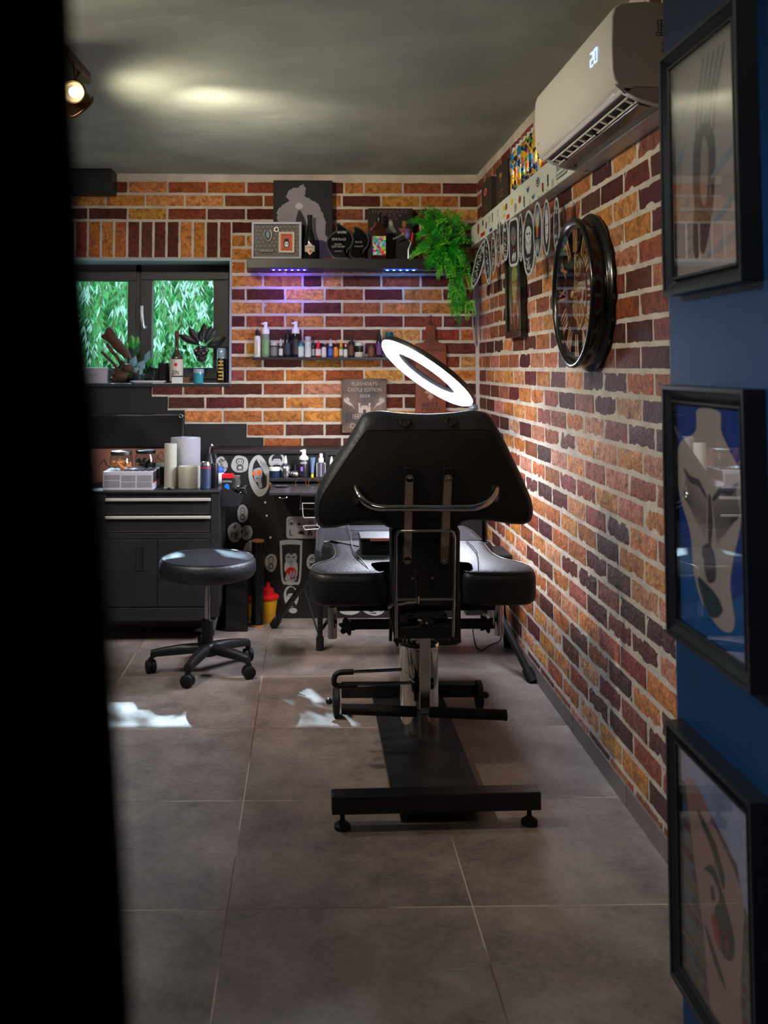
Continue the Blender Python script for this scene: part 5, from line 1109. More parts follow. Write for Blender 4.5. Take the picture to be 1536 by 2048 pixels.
for j in range(11):
    for i in range(11):
        cx_, cz_ = i*s6*1.9+(j % 2)*s6*0.95, j*s6*1.64
        if s6*.7 < cx_ < W_-s6*.7 and s6*.7 < cz_ < H_-s6*.7: 
            for q in range(6):
                a0, a1 = pi/6+pi/3*q, pi/6+pi/3*(q+1); pl.mb.m = 0; r0, r1 = s6*0.98, s6*0.78
                pl.mb.add([pl.pt(cx_+r0*cos(a0), cz_+r0*sin(a0)), pl.pt(cx_+r0*cos(a1), cz_+r0*sin(a1)), pl.pt(cx_+r1*cos(a1), cz_+r1*sin(a1)), pl.pt(cx_+r1*cos(a0), cz_+r1*sin(a0))], [(0, 1, 2, 3)])
pl.build('hexagon_print', [mat('hex_dark', (42, 40, 38), 0.6)], t)
hs = P(535.5, 470, yf+0.012); pts = [hs+Vector((0.026*cos(a)*0.8, 0, 0.034*sin(a))) for a in [radians(125+i*290/14) for i in range(15)]]
MB().tube(pts, 0.0058, 8).build('horseshoe', mat('pewter', (180, 176, 168), 0.35, 0.7), t); MB().sphere(hs+Vector((0, 0, 0.002)), 0.014, 8, 6, (0.8, 0.6, 1.4)).build('crystal', mat('crystal', (170, 200, 205), 0.05, 0.5), t, smooth=0)
MB().torus(P(553, 459, yf+0.012), (0, -1, 0), 0.012, 0.0022, 20, 6).build('ring_charm', STEEL, t)
cx0, cx1, cz0, cz1 = P(557, 480, yf).x, P(589, 480, yf).x, P(550, 505, yf).z, P(550, 463, yf).z
o = MB().box(cx0, cx1, yf+0.008, yf+0.016, cz0, cz1).build('card', mat('card_cream', (196, 186, 168), 0.7), t, smooth=0, bevel=0.001)
pl = Pl((cx0, yf+0.008, cz0), (1, 0, 0), (0, 0, 1)); w, h = cx1-cx0, cz1-cz0
pl.poly([(w*.14, h*.10), (w*.86, h*.10), (w*.86, h*.90), (w*.14, h*.90)], 0); pl.ell(w*.5, h*.42, w*.20, h*.20, 1); pl.ell(w*.5, h*.40, w*.13, h*.13, 2); pl.ell(w*.5, h*.60, w*.16, h*.08, 1)
for s in (-1, 1): pl.ell(w*(.5+s*.06), h*.42, w*.035, h*.03, 1)
pl.stroke([(w*.18, h*.70), (w*.5, h*.64), (w*.82, h*.74)], w*.04, 1); pl.build('card_print', [mat('card_orange', (200, 84, 50), 0.6), INK, PAPER], o)
text('lettering', "HARRY'S", (cx0+w*.18, yf+0.007, cz0+h*.80), (1, 0, 0), (0, 0, 1), w*.64, h*.08, INK, o); text('lettering', "PRINTS", (cx0+w*.2, yf+0.007, cz0+h*.12), (1, 0, 0), (0, 0, 1), w*.6, h*.07, INK, o)
MB().box(P(519, 499, yf).x, P(548, 499, yf).x, yf+0.010, yf+0.018, P(530, 504, yf).z, P(530, 497, yf).z).build('name_plate', mat('plate_dark', (60, 48, 42), 0.4), t, smooth=0, bevel=0.002)
# dark bottle with label
c = sp(619.5, 5.45); H = hz(430, 5.45); r = 0.0315
t = thing('beer_bottle', 'dark long-necked bottle with a pale diamond label before the tall canvas', 'bottle', c)
MB().lathe([(r*0.9, 0), (r, 0.006), (r, H*0.42), (r*0.93, H*0.50), (r*0.60, H*0.62), (r*0.42, H*0.72), (r*0.38, H*0.93), (r*0.45, H*0.935), (r*0.45, H*0.96)], c, n=36).build('glass', mat('bottle_glass_dark', (18, 20, 18), 0.06, coat=0.5), t)
MB().lathe([(r*0.47, H*0.955), (r*0.50, H*0.965), (r*0.46, H*0.99), (r*0.3, H)], c, n=20).build('crown_cap', BLACKM, t)
m = MB(); vs = []; n_ = 12
for k in range(n_+1):
    a = radians(-150+120*k/n_); f = 1-abs(k-n_/2)/(n_/2); top = 0.075+0.018*max(0, f*2-1); bot = 0.040-0.020*max(0, f*2-1)
    if f < .5: top, bot = 0.075, 0.040
    x_, y_ = c.x+(r+.0006)*cos(a), c.y+(r+.0006)*sin(a); vs += [(x_, y_, c.z+bot), (x_, y_, c.z+top)]
m.add(vs, [(2*k, 2*k+2, 2*k+3, 2*k+1) for k in range(n_)]); m.build('label_band', mat('label_cream', (200, 186, 160), 0.6), t)
text('lettering', 'TRIPLE', c+Vector((-0.018, -r-0.003, 0.058)), (1, 0, 0), (0, 0, 1), 0.036, 0.008, INK, t); MB().lathe([(0.007, 0), (0.007, 0.001)], c+Vector((0.004, -r-0.0025, 0.042)), (0, -1, 0), 16).build('red_seal', REDP, t)
# flame shaped glass awards
def award(name, label, pts, Y, th, lines, m):
    t = thing(name, label, 'award', sp(sum(p[0] for p in pts)/len(pts), Y)); poly = [(p.x, p.y) for p in smoothpts([(P(x, y, Y).x, P(x, y, Y).z, 0) for x, y in pts], 4)]
    poly = [(a, max(b, sz1+0.0005)) for a, b in poly]
    MB().prism(poly, (0, Y+th, 0), (1, 0, 0), (0, 0, 1), th).build('glass_body', mat('award_edge', (120, 122, 124), 0.08, 0.6), t, smooth=30)
    MB().prism(inset(poly, 0.006), (0, Y-0.0002, 0), (1, 0, 0), (0, 0, 1), 0.0012).build('black_face', m, t, smooth=0)
    for (s, x0, x1, y0, y1) in lines: text('lettering', s, P(x0, y1, Y-0.002), (1, 0, 0), (0, 0, 1), P(x1, y1, Y).x-P(x0, y1, Y).x, P(x0, y0, Y).z-P(x0, y1, Y).z, m_t, t)
    return t
m_t = mat('engraved', (190, 186, 176), 0.5); face = mat('award_black', (16, 16, 17), 0.08)
award('flame_award', 'larger black flame-shaped glass award engraved 2eme place', [(671, 445), (684, 450), (699, 462), (706, 475), (704, 490), (695, 502), (694, 512), (697, 517), (669, 517), (660, 507), (653, 493), (653, 481), (661, 470), (671, 462), (673, 454)], 5.47, 0.014,
      [('NANCOPRINT', 674, 694, 462, 467), ('2EME PLACE', 663, 692, 476, 481), ('REALISME', 669, 684, 487, 490), ('BLACK AND GREY', 664, 690, 491, 495), ('LA FLASHDAY', 669, 685, 501, 503.5)], face)
award('flame_award', 'smaller black flame-shaped glass award, behind the colourful bottle', [(707, 453), (718, 455), (731, 464), (738, 477), (736, 491), (728, 502), (726, 511), (728, 517), (706, 517), (698, 508), (702, 495), (706, 482), (704, 470), (708, 461)], 5.50, 0.012,
      [('PLACE', 711, 724, 482, 486), ('COULEUR', 709, 726, 491, 494)], face)
m = MB().box(P(643, 516, 5.45).x, P(669, 516, 5.45).x, 5.44, 5.46, sz1, sz1+0.006); tag(m.build('orange_pen', mat('pen_orange', (220, 90, 30), 0.4), smooth=0, bevel=0.002), 'flat orange marker lying left of the larger flame award', 'pen')
# framed poster
yp2 = 5.53; t = thing('flash_poster', 'black award poster with dusky pink lettering behind the colourful bottle', 'poster', sp(780, yp2))
x0, x1, H = P(736, 460, yp2).x, P(826, 460, yp2).x, hz(416.5, yp2)
MB().box(x0, x1, yp2, yp2+0.015, sz1, sz1+H).build('board', mat('poster_black', (20, 18, 20), 0.5), t, smooth=0, bevel=0.002)
pk = mat('print_pink', (128, 76, 92), 0.6)
def tx(s, a, b, y0, y1, Y, m, tt, nm='lettering'): return text(nm, s, P(a, y1, Y-0.0006), (1, 0, 0), (0, 0, 1), P(b, y1, Y).x-P(a, y1, Y).x, P(a, y0, Y).z-P(a, y1, Y).z, m, tt)
tx('FLASHDAYZ', 745, 816, 420, 426, yp2, pk, t); tx('PART 4', 759, 803, 428, 433.5, yp2, pk, t); tx('2023', 766, 794, 435.5, 440, yp2, pk, t)
pl = Pl((0, yp2, 0), (1, 0, 0), (0, 0, 1)); w_ = lambda x, y: (P(x, y, yp2).x, P(x, y, yp2).z)
pl.shape([w_(770, 465), w_(776, 452), w_(778, 441), w_(782, 440), w_(785, 443), w_(788, 455), w_(792, 465)], 1); pl.ell(*w_(781, 447), .010, .014, 3)
pl.shape([w_(797, 457), w_(804, 456), w_(807, 452), w_(811, 456), w_(820, 459), w_(814, 466), (w_(804, 466))], 0); pl.ell(*w_(808, 448), .012, .020, 2)
pl.shape([w_(739, 459), w_(747, 452), w_(749, 443), w_(751, 455), (w_(750, 462))], 0)
for k, (a, b) in enumerate(((778, 812), (776, 806), (780, 800))): pl.stroke([w_(a, 478+k*10), w_((a+b)/2, 478+k*10), w_(b, 478+k*10)], 0.006, 4)
pl.build('figure_print', [pk, mat('print_stone', (120, 118, 112), 0.6), mat('print_ochre', (150, 96, 60), 0.6), mat('print_bone', (170, 170, 160), 0.6), mat('print_faint', (44, 26, 34), 0.6)], t)
# square bottle with a colourful label
c = sp(758, 5.44); t = thing('colourful_gin_bottle', 'square amber bottle with a multicoloured comic label', 'bottle', c); H = hz(424, 5.44); hw_ = 0.039
MB().rings([[c+Vector((a, b, z)) for a, b in rrect(2*w*hw_, 2*w*hw_*0.8, 0.008*w, 3)] for w, z in ((0.96, 0), (1, 0.004), (1, H*0.60), (0.92, H*0.645), (0.5, H*0.70), (0.32, H*0.74), (0.30, H*0.80))]).build('glass', mat('amber_glass', (58, 24, 12), 0.08, coat=0.4), t, smooth=50)
MB().lathe([(0.013, H*0.795), (0.017, H*0.80), (0.017, H*0.825), (0.012, H*0.83), (0.011, H*0.92), (0.013, H*0.93), (0.013, H)], c, n=20).build('stopper', mat('stopper', (50, 46, 44), 0.2, 0.5), t)
comic = bpy.data.materials.new('comic_label'); comic.use_nodes = True; ct = comic.node_tree; cb = ct.nodes['Principled BSDF']
g = ct.nodes.new('ShaderNodeTexCoord'); vv = ct.nodes.new('ShaderNodeTexVoronoi'); vv.inputs['Scale'].default_value = 75; vv.feature = 'F1'
hs_ = ct.nodes.new('ShaderNodeHueSaturation'); hs_.inputs['Saturation'].default_value = 1.8; hs_.inputs['Value'].default_value = 0.9; ct.links.new(g.outputs['Object'], vv.inputs[0]); ct.links.new(vv.outputs['Color'], hs_.inputs['Color']); ct.links.new(hs_.outputs[0], cb.inputs['Base Color'])
MB().box(c.x-hw_*0.93, c.x+hw_*0.93, c.y-hw_*0.8-0.0015, c.y-hw_*0.8+0.001, c.z+0.02, c.z+0.02+H*0.40).build('comic_label', comic, t, smooth=0)
# small figurine of wrapped ribbons
c = sp(816, 5.46); t = thing('figurine', 'small purple figurine with a red stick and silver legs beside the fern', 'figurine', c)
m = MB(); q = lambda x, y, Y=5.46: P(x, y, Y); m.sphere(q(815, 470), 0.021, 12, 9, (0.85, .8, 1.2)); m.build('torso', mat('fig_purple', (110, 96, 160), 0.4), t)
m = MB(); m.tube([q(817, 480), q(822, 485), q(820, 492), q(817, 500), q(817, 517)], 0.0055, 8); m.tube([q(786, 478), q(797, 474), q(806, 468)], 0.005, 8); m.build('limb', mat('fig_silver', (150, 160, 160), 0.3, 0.6), t)
MB().tube([q(826, 466), q(823, 484)], 0.008, 10).build('red_stick', mat('fig_red', (190, 40, 24), 0.4), t); MB().sphere(q(806, 468), 0.010, 10, 8).build('hand', mat('fig_ochre', (190, 130, 50), 0.4), t)
MB().lathe([(0.015, 0), (0.015, 0.006)], c, n=16).build('stand', BLACKP, t)

# ================================================================== FERN
fc = P(880, 500, 5.44); fc.z = sz1
t = thing('trailing_fern', 'bright green fern trailing over the right end of the thick floating shelf', 'plant', fc)
MB().lathe([(0.035, 0), (0.05, 0.06), (0.052, 0.062), (0.045, 0.06)], fc, n=20).build('pot', DG, t)
RF = random.Random(17); fm = [mat('fern_green', (20, 150, 28), 0.45), mat('fern_light', (104, 200, 44), 0.45), mat('fern_dark', (14, 98, 26), 0.5)]
m = MB()
def frond(p0, d0, L, grav, seed, wleaf=0.020):
    r = random.Random(seed); p = Vector(p0); d = Vector(d0).normalized(); n = int(L/0.0085); pts = [p.copy()]
    side = d.cross(Vector((0, 0, 1)));  side = side.normalized() if side.length > .01 else Vector((1, 0, 0)); col = r.choice([0, 0, 0, 1, 2])
    for k in range(n):
        d = (d+Vector((0, 0, -grav))+Vector((r.uniform(-.04, .04), r.uniform(-.04, .04), 0))).normalized(); p = p+d*0.0085
        p.y = min(p.y, BACK_Y-0.02)
        if p.z < sz1+0.012 and p.y > SY-0.012: p.y = SY-0.012
        p.x = min(p.x, RIGHT_X-0.03); pts.append(p.copy()); f = k/n
        if k < 3: continue
        ll = wleaf*(1-0.65*f**2)*r.uniform(.8, 1.1); s2 = d.cross(Vector((0, -1, 0.3))); s2 = (s2.normalized() if s2.length > .05 else side)
        m.m = col if r.random() < 0.8 else (1 if f > .5 else 0)
        for sg in (-1, 1):
            a = (s2*sg+d*0.35+Vector((0, r.uniform(-.3, .3), r.uniform(-.15, .1)))).normalized(); w = d*ll*0.20
            m.add([p, p+a*ll*0.45+w, p+a*ll, p+a*ll*0.5-w*0.9], [(0, 1, 2, 3)])
    m.m = 2; m.tube(pts, 0.0011, 4)
for k in range(70):
    a = RF.uniform(0, 2*pi); e = RF.uniform(-0.1, 1.2); L = RF.uniform(0.12, 0.20)
    d = Vector((cos(a)*cos(e), sin(a)*cos(e)*0.7-0.25, sin(e))); p0 = fc+Vector((RF.uniform(-.06, .06), RF.uniform(-.05, .02), RF.uniform(0.02, 0.19)))
    frond(p0, d, L, RF.uniform(0.03, 0.07), k, 0.026)
for k in range(30):
    a = RF.uniform(-0.6, 0.5); frond(fc+Vector((RF.uniform(-.02, .09), -0.07, RF.uniform(.02, .10))), (sin(a), -0.35, -cos(a)*RF.uniform(.1, .8)), RF.uniform(0.12, 0.22), 0.05, 200+k, 0.026)
for k in range(26):
    f = k/26; frond(fc+Vector((0.085+0.03*f+RF.uniform(-.035, .035), -0.085, -0.02-0.22*f)), (RF.uniform(-.5, .5), -0.15, -1), RF.uniform(0.10, 0.17), 0.03, 400+k, 0.024)
for (px, py, dx, dz) in ((838, 420, -1, .3), (845, 500, -1, .1), (925, 430, .7, -.2), (935, 470, .6, -.8), (842, 520, -.6, -.3), (932, 508, .8, -.6), (905, 430, .8, .2), (932, 540, .6, -.6), (930, 580, .4, -1), (905, 635, -.1, -1), (895, 610, -.3, -1)):
    p = P(px, py, 5.40); frond(p-Vector((dx, 0, dz)).normalized()*0.13, (dx, -.05, dz), 0.13, 0.03, px, 0.026)
o = m.build('frond', fm, t, smooth=0); o['kind'] = 'stuff'

# ================================================================== SECOND SHELF AND ITS BOTTLES
S2Y = 5.51; z2 = P(640, 714.5, S2Y+0.04).z
s2 = tag(MB().box(P(504, 717, S2Y).x, P(822, 717, S2Y).x, S2Y, BACK_Y-0.004, P(640, 720, S2Y).z, z2).build('picture_ledge', SHB, smooth=0, bevel=0.0015), 'thin black ledge carrying a row of small bottles on the back wall', 'shelf')
BYY = 5.55
def bc(a, b): p = P((a+b)/2, 700, BYY); return Vector((p.x, BYY, z2)), (P(b, 700, BYY).x-P(a, 700, BYY).x)/2
def bh(y): return P(640, y, BYY).z-z2
G2 = 'small bottles on the thin black ledge'
cc_ = {}
def cm(rgb, rough=0.35, metal=0): return mat('c_%d_%d_%d' % rgb, rgb, rough, metal)
def dropper(a, b, top, body, capc, label, lab_col=(215, 214, 208), tipc=None, tall=0.62):
    c, r = bc(a, b); H = bh(top); t = thing('dropper_bottle', label, 'bottle', c, G2)
    MB().lathe([(r*0.92, 0), (r, 0.003), (r, H*(tall-0.10)), (r*0.80, H*(tall-0.02)), (r*0.5, H*tall)], c, n=20).build('bottle_body', cm(body, 0.25), t)
    MB().lathe([(r*0.62, H*tall-0.004), (r*0.62, H*(tall+0.16)), (r*0.36, H*(tall+0.19)), (r*0.25, H*0.93), (r*0.10, H)], c, n=16).build('dropper_cap', cm(capc, 0.3), t)
    if lab_col: MB().lathe([(r*1.01, H*0.10), (r*1.01, H*(tall-0.16))], c, n=20, caps=False).build('bottle_label', cm(lab_col, 0.6), t)
    if tipc: MB().lathe([(r*0.42, H*0.80), (r*0.34, H*0.9), (r*0.14, H*1.01)], c, n=12).build('cap_tip', cm(tipc, 0.4), t)
    return t
def pump(a, b, top, body, label, lab_col=None):
    c, r = bc(a, b); H = bh(top); t = thing('foam_bottle', label, 'bottle', c, G2)
    MB().lathe([(r*0.9, 0), (r, 0.003), (r, H*0.60), (r*0.85, H*0.67)], c, n=22).build('bottle_body', cm(body, 0.15), t)
    MB().lathe([(r*1.0, H*0.66), (r*1.0, H*0.76), (r*0.6, H*0.82), (r*0.48, H*0.84), (r*0.48, H*0.98), (r*0.4, H)], c, n=20).build('pump_head', WHITEP, t)
    MB().obox(c+Vector((-r*0.5, -.003, H*0.95)), r*1.1, r*0.5, 0.009).build('pump_nozzle', WHITEP, t, smooth=0, bevel=0.002)
    if lab_col: MB().lathe([(r*1.01, H*0.08), (r*1.01, H*0.5)], c, n=22, caps=False).build('bottle_label', cm(lab_col, 0.5), t)
    return t
def tub(a, b, top, body, cap, label, capf=0.72, cat='bottle', nm='capped_bottle', lab=None):
    c, r = bc(a, b); H = bh(top); t = thing(nm, label, cat, c, G2)
    MB().lathe([(r*0.94, 0), (r, 0.003), (r, H*capf)], c, n=22).build('bottle_body', cm(body, 0.3), t); MB().lathe([(r*0.92, H*capf), (r*0.94, H*capf+.002), (r*0.94, H-0.002), (r*0.85, H)], c, n=22).build('cap', cm(cap, 0.3), t)
    if lab: MB().lathe([(r*1.01, H*0.12), (r*1.01, H*capf*0.85)], c, n=22, caps=False).build('bottle_label', cm(lab, 0.6), t)
    return t
t = dropper(508, 521.5, 657, (212, 210, 204), (22, 22, 22), 'tall white bottle with a black cap, leftmost on the thin ledge', None, tall=0.75)
c, r = bc(508, 521.5); text('lettering', 'THE INKED ARMY', c+Vector((0.003, -r-0.001, 0.012)), (0, 0, 1), (-1, 0, 0), 0.085, 0.007, REDP, t)
pump(523, 539, 644, (120, 132, 118), 'clear foam bottle with green label and white pump, second from the left', (110, 148, 96))
tub(540, 555, 685, (60, 60, 62), (180, 180, 184), 'short jar of dark caps between green foam bottle and small dropper', 0.8, 'jar', 'short_jar', (110, 108, 110))
dropper(557, 566, 677, (40, 40, 42), (180, 182, 184), 'small black dropper bottle with pale tip left of the tall black one', (190, 190, 188))
dropper(567.5, 582, 658, (24, 26, 34), (26, 26, 28), 'tall black dropper bottle between the two foam bottles', (44, 48, 60), None, 0.66)
pump(583.5, 599.5, 643, (30, 28, 30), 'black foam bottle with a tall white pump', (46, 42, 46))
tub(593.5, 608, 686, (150, 190, 190), (30, 110, 125), 'short bottle with a teal cap before the black foam bottle', 0.78, lab=(190, 200, 200))
tub(609.5, 622.5, 673, (200, 206, 204), (170, 176, 178), 'white spray can bottle with a clear cap and red print', 0.74, lab=(186, 196, 196))
dropper(623.5, 630, 678, (30, 28, 30), (24, 24, 26), 'slim black dropper bottle left of the red-tipped one', (150, 146, 140))
dropper(631, 642, 679, (176, 24, 30), (210, 40, 40), 'red-tipped dropper bottle with a white label', (206, 196, 196))
dropper(643, 653, 681, (200, 200, 198), (24, 24, 26), 'white dropper bottle with a black top right of the red-tipped one', (206, 206, 204), (140, 180, 190))
dropper(656, 666.5, 678, (22, 60, 140), (180, 186, 190), 'blue dropper bottle with a white tip', (70, 110, 180))
dropper(667, 677, 681, (222, 110, 20), (24, 24, 26), 'orange dropper bottle in the middle of the ledge', (226, 130, 40), (230, 130, 20))
dropper(678, 686.5, 680, (120, 120, 40), (230, 160, 30), 'yellow-tipped dropper bottle right of the orange one', (206, 206, 190), (235, 190, 20))
dropper(687, 695.5, 688, (196, 196, 196), (30, 30, 32), 'smallest white dropper bottle before the black pump bottle', (206, 206, 206), (200, 200, 204))
t = tub(696.5, 708.5, 683, (26, 24, 24), (26, 24, 24), 'black pump bottle right of the smallest dropper bottle', 0.9, lab=(96, 60, 40)); c, r = bc(696.5, 708.5); H = bh(675)
MB().lathe([(r*.4, bh(683)), (r*.4, H), (r*.3, H+.002)], c, n=12).obox(c+Vector((-r*.4, -.002, H-.004)), r*1.2, .008, .006).build('pump_head', BLACKP, t)
t = tub(709.5, 727, 699, (200, 196, 184), (26, 26, 26), 'lower of two stacked cream jars right of the black pump bottle', 0.66, 'jar', 'cream_jar'); 
c, r = bc(710, 726.5); c = c+Vector((0, 0, bh(699))); H = bh(684.5)-bh(699); t = thing('cream_jar', 'upper of two stacked cream jars, with a green white lid', 'jar', c, G2)
MB().lathe([(r*.95, 0), (r, .002), (r, H*.5)], c, n=22).build('bottle_body', cm((40, 46, 40)), t); MB().lathe([(r*1.04, H*.5), (r*1.04, H*.95), (r*.9, H)], c, n=22).build('cap', cm((190, 196, 180)), t)
tub(736, 749.5, 689, (96, 58, 46), (70, 44, 36), 'brown tube standing on its cap between the jars and the violet bottle', 0.8, lab=(110, 70, 56))
dropper(752, 765, 664, (34, 28, 38), (24, 22, 26), 'tall dark bottle with a violet label near the ring lamp', (96, 60, 110), None, 0.70)
tub(770, 787, 664.5, (176, 190, 190), (20, 90, 104), 'tall white bottle with a dark teal cap behind the ring lamp tip', 0.76, lab=(190, 200, 196))
# ================================================================== PLAQUE AND CUTTING BOARD
yq = BACK_Y-0.035
t = thing('award_plaque', 'dark metal-look plaque lettered Flashdays Castle Edition 2024 on the brick', 'plaque', (P(728, 860, yq).x, yq, P(728, 866, yq).z))
MB().box(P(684, 800, yq).x, P(773.5, 800, yq).x, yq, BACK_Y-0.0115, P(728, 866, yq).z, P(728, 757.5, yq).z).build('plate', mat('plaque_bronze', (52, 38, 30), 0.45, rgb2=(116, 86, 64), nscale=9), t, smooth=0, bevel=0.003)
lt = mat('plaque_letter', (178, 160, 146), 0.5)
tx('FLASHDAYS', 704, 754, 764, 771, yq, lt, t); tx('CASTLE EDITION', 695, 763, 776, 783, yq, lt, t); tx('2024', 719, 739.5, 788.5, 795, yq, lt, t); tx('1ERE PLACE', 706, 752, 828, 838, yq, lt, t); tx('CICATRISE', 700, 758, 847, 856, yq, lt, t)
pl = Pl((0, yq, 0), (1, 0, 0), (0, 0, 1)); w_ = lambda x, y: (P(x, y, yq).x, P(x, y, yq).z)
def prect(x0, y0, x1, y1, m=0): pl.poly([w_(x0, y1), w_(x1, y1), w_(x1, y0), w_(x0, y0)], m)
prect(717, 815, 741, 826); prect(723, 811, 735, 816); 
for x in (717, 722, 727, 732, 737): prect(x, 807 if x in (717, 737) else 812, x+3.4, 817)
prect(716, 806, 721, 809); prect(737, 806, 742, 809); prect(726, 819, 732, 827, 1)
for s in (-1, 1):
    cx_ = 728.5; g = lambda x: cx_+s*x
    pl.poly([w_(g(22), 812), w_(g(26), 806), w_(g(40), 795), w_(g(41), 803), w_(g(34), 808), w_(g(29), 811)] if s > 0 else [w_(g(29), 811), w_(g(34), 808), w_(g(41), 803), w_(g(40), 795), w_(g(26), 806), w_(g(22), 812)], 0); pl.stroke([w_(g(30), 806), w_(g(24), 811), w_(g(19), 817)], 0.006, 0); pl.stroke([w_(g(35), 795), w_(g(30), 801)], 0.012, 0)
pl.build('relief', [lt, mat('plaque_dark', (44, 36, 32), 0.5)], t)
# wooden paddle board on the wall
ycb = BACK_Y-0.035; WD = mat('board_wood', (92, 40, 20), 0.45, rgb2=(136, 66, 32), nscale=7); 
t = thing('serving_board', 'reddish wooden serving board with handle lettered Best Man hanging on the brick', 'board', (P(861, 825, ycb).x, ycb, P(861, 826, ycb).z))
prof = [(831, 826), (892, 826), (893, 700), (892, 689), (886, 686.5), (876, 685), (871.5, 678), (870.5, 652), (869, 650), (854, 650), (852.5, 653), (852, 678), (847, 685), (836, 686.5), (830, 689)]
MB().prism([(P(x, y, ycb).x, P(x, y, ycb).z) for x, y in prof], (0, BACK_Y-0.013, 0), (1, 0, 0), (0, 0, 1), 0.022, 0.002).build('wood', WD, t, smooth=0)
MB().torus(P(860, 665.5, ycb-0.001), (0, -1, 0), 0.007, 0.0018, 20, 6).build('eyelet', SILVER, t)
MB().tube([P(860, 664, ycb-.002), P(860.5, 645, BACK_Y-0.018), P(861.5, 632, BACK_Y-0.014)], 0.0018, 6).build('cord', INK, t); MB().cyl(P(861.5, 631, BACK_Y-0.004), P(861.5, 631, BACK_Y-0.028), 0.0035, n=8).build('nail', INK, t)
brn = mat('burnt_letter', (42, 22, 14), 0.7)
tx('FLASHDAYS', 833, 890, 697, 703, ycb-.001, brn, t); tx('BEST', 845, 878, 806, 814, ycb-.001, brn, t); tx('MAN', 844, 879, 815.5, 822, ycb-.001, brn, t)
pl = Pl((0, ycb-0.0008, 0), (1, 0, 0), (0, 0, 1)); w_ = lambda x, y: (P(x, y, ycb).x, P(x, y, ycb).z)
lc = mat('carved_pale', (176, 140, 116), 0.6)
for k in range(7):
    a = radians(90+(k-3)*27); c0 = w_(861, 786); L = 0.055 if k == 3 else 0.045-0.003*abs(k-3); tip = (c0[0]+L*cos(a), c0[1]+L*sin(a)); s_ = (-sin(a)*0.008, cos(a)*0.008); mm = ((c0[0]+tip[0])/2, (c0[1]+tip[1])/2)
    pl.poly([c0, (mm[0]-s_[0], mm[1]-s_[1]), tip, (mm[0]+s_[0], mm[1]+s_[1])])
    if k in (1, 2, 3, 4, 5): a = -pi/2+(k-3)*0.33; tip = (c0[0]+0.05*cos(a)*(.6 if k != 3 else 1.0), c0[1]+0.05*sin(a)*(.75 if k != 3 else 1.0)); s_ = (-sin(a)*0.005, cos(a)*0.005); mm = ((c0[0]+tip[0])/2, (c0[1]+tip[1])/2); pl.poly([c0, (mm[0]-s_[0], mm[1]-s_[1]), tip, (mm[0]+s_[0], mm[1]+s_[1])])
pl.build('leaf_carving', [lc], t)

# ================================================================== RING LAMP
yl = 4.5; A = P(766, 681, yl); B = P(942, 809, yl); C0 = (A+B)/2; Rm = (B-A).length/2; ma = (B-A).normalized()
mi = Vector((0, -1, 0)).cross(ma).normalized()
if mi.x > 0: mi = -mi                     # in-plane of the picture, pointing down left
tilt = radians(8.5); nrm = (mi*cos(tilt)+Vector((0, -1, 0))*sin(tilt)).normalized(); mv = nrm.cross(ma).normalized()
t = thing('ring_lamp', 'lit white ring lamp on a black pole above the chair headrest', 'lamp', P(943, 1010, 3.9))
n_ = 96; ro, ri = Rm, Rm*0.62
def rg(r, h): return [C0+ma*cos(a)*r+mv*sin(a)*r+nrm*h for a in [2*pi*i/n_ for i in range(n_)]]
LIT = mat('lamp_diffuser', (255, 255, 255), 0.4, emit=(230, 236, 255), estr=88.0)
rm_, rw_ = (ro+ri)/2, (ro-ri)/2-0.002
MB().rings([rg(rm_+rw_*cos(pi*k/12), 0.001+0.024*sin(pi*k/12)) for k in range(13)], False, False).build('diffuser', LIT, t)
mb = MB(); mb.rings([rg(ro-0.004, 0.0005), rg(ro, 0.002), rg(ro+0.002, -0.012), rg(ro-0.004, -0.022), rg(ri+0.004, -0.022), rg(ri-0.001, -0.012), rg(ri, 0.002), rg(ri+0.004, 0.0005)], False, False); mb.build('ring_housing', BLACKP, t)
J = P(947, 816, yl); m = MB(); m.cyl(J+Vector((-.004, -.02, 0)), J+Vector((.004, .02, 0)), 0.021, n=20); m.bar(B+(B-A).normalized()*-0.004, J, 0.03, 0.018); m.build('hinge', BLACKP, t)
MB().lathe([(0.006, 0), (0.005, 0.004), (0.001, 0.005)], J+Vector((-.004, -.021, 0)), (0, -1, 0), 14).build('hinge_screw', SILVER, t)
lb = PZ(891, 1275, 0.04); lb = Vector((lb.x, 4.86, 0))
MB().tube(smoothpts([J, P(951, 840, 4.55), P(940, 930, 4.75), lb+Vector((0.03, 0, 0.60)), lb+Vector((0, 0, 0.35)), lb+Vector((0, 0, 0.06))], 6, False), 0.009, 12).build('lamp_pole', BLACKP, t)
MB().lathe([(0.085, 0), (0.088, 0.01), (0.086, 0.045), (0.07, 0.062), (0.02, 0.066)], lb, n=36).build('weighted_base', mat('drum_grey', (58, 52, 52), 0.35), t)
t.location = lb
for c_ in t.children: c_.matrix_parent_inverse = Matrix.Translation(-t.location)
# ================================================================== WHITE RAIL ON THE RIGHT WALL
XF = 0.91; rz0, rz1 = 1.995, 2.108; ry0, ry1 = 2.95, 5.47
WRAIL = mat('rail_white', (206, 214, 202), 0.5)
rail = thing('wall_rail', 'long white box rail with small stickers high on the right brick wall', 'rail', (0.94, (ry0+ry1)/2, rz0))
MB().box(XF, RIGHT_X-0.004, ry0, ry1, rz0, rz1).build('rail_box', WRAIL, rail, smooth=0, bevel=0.003)
def rail_at(px, py): return PX(px, py, XF-0.0008)
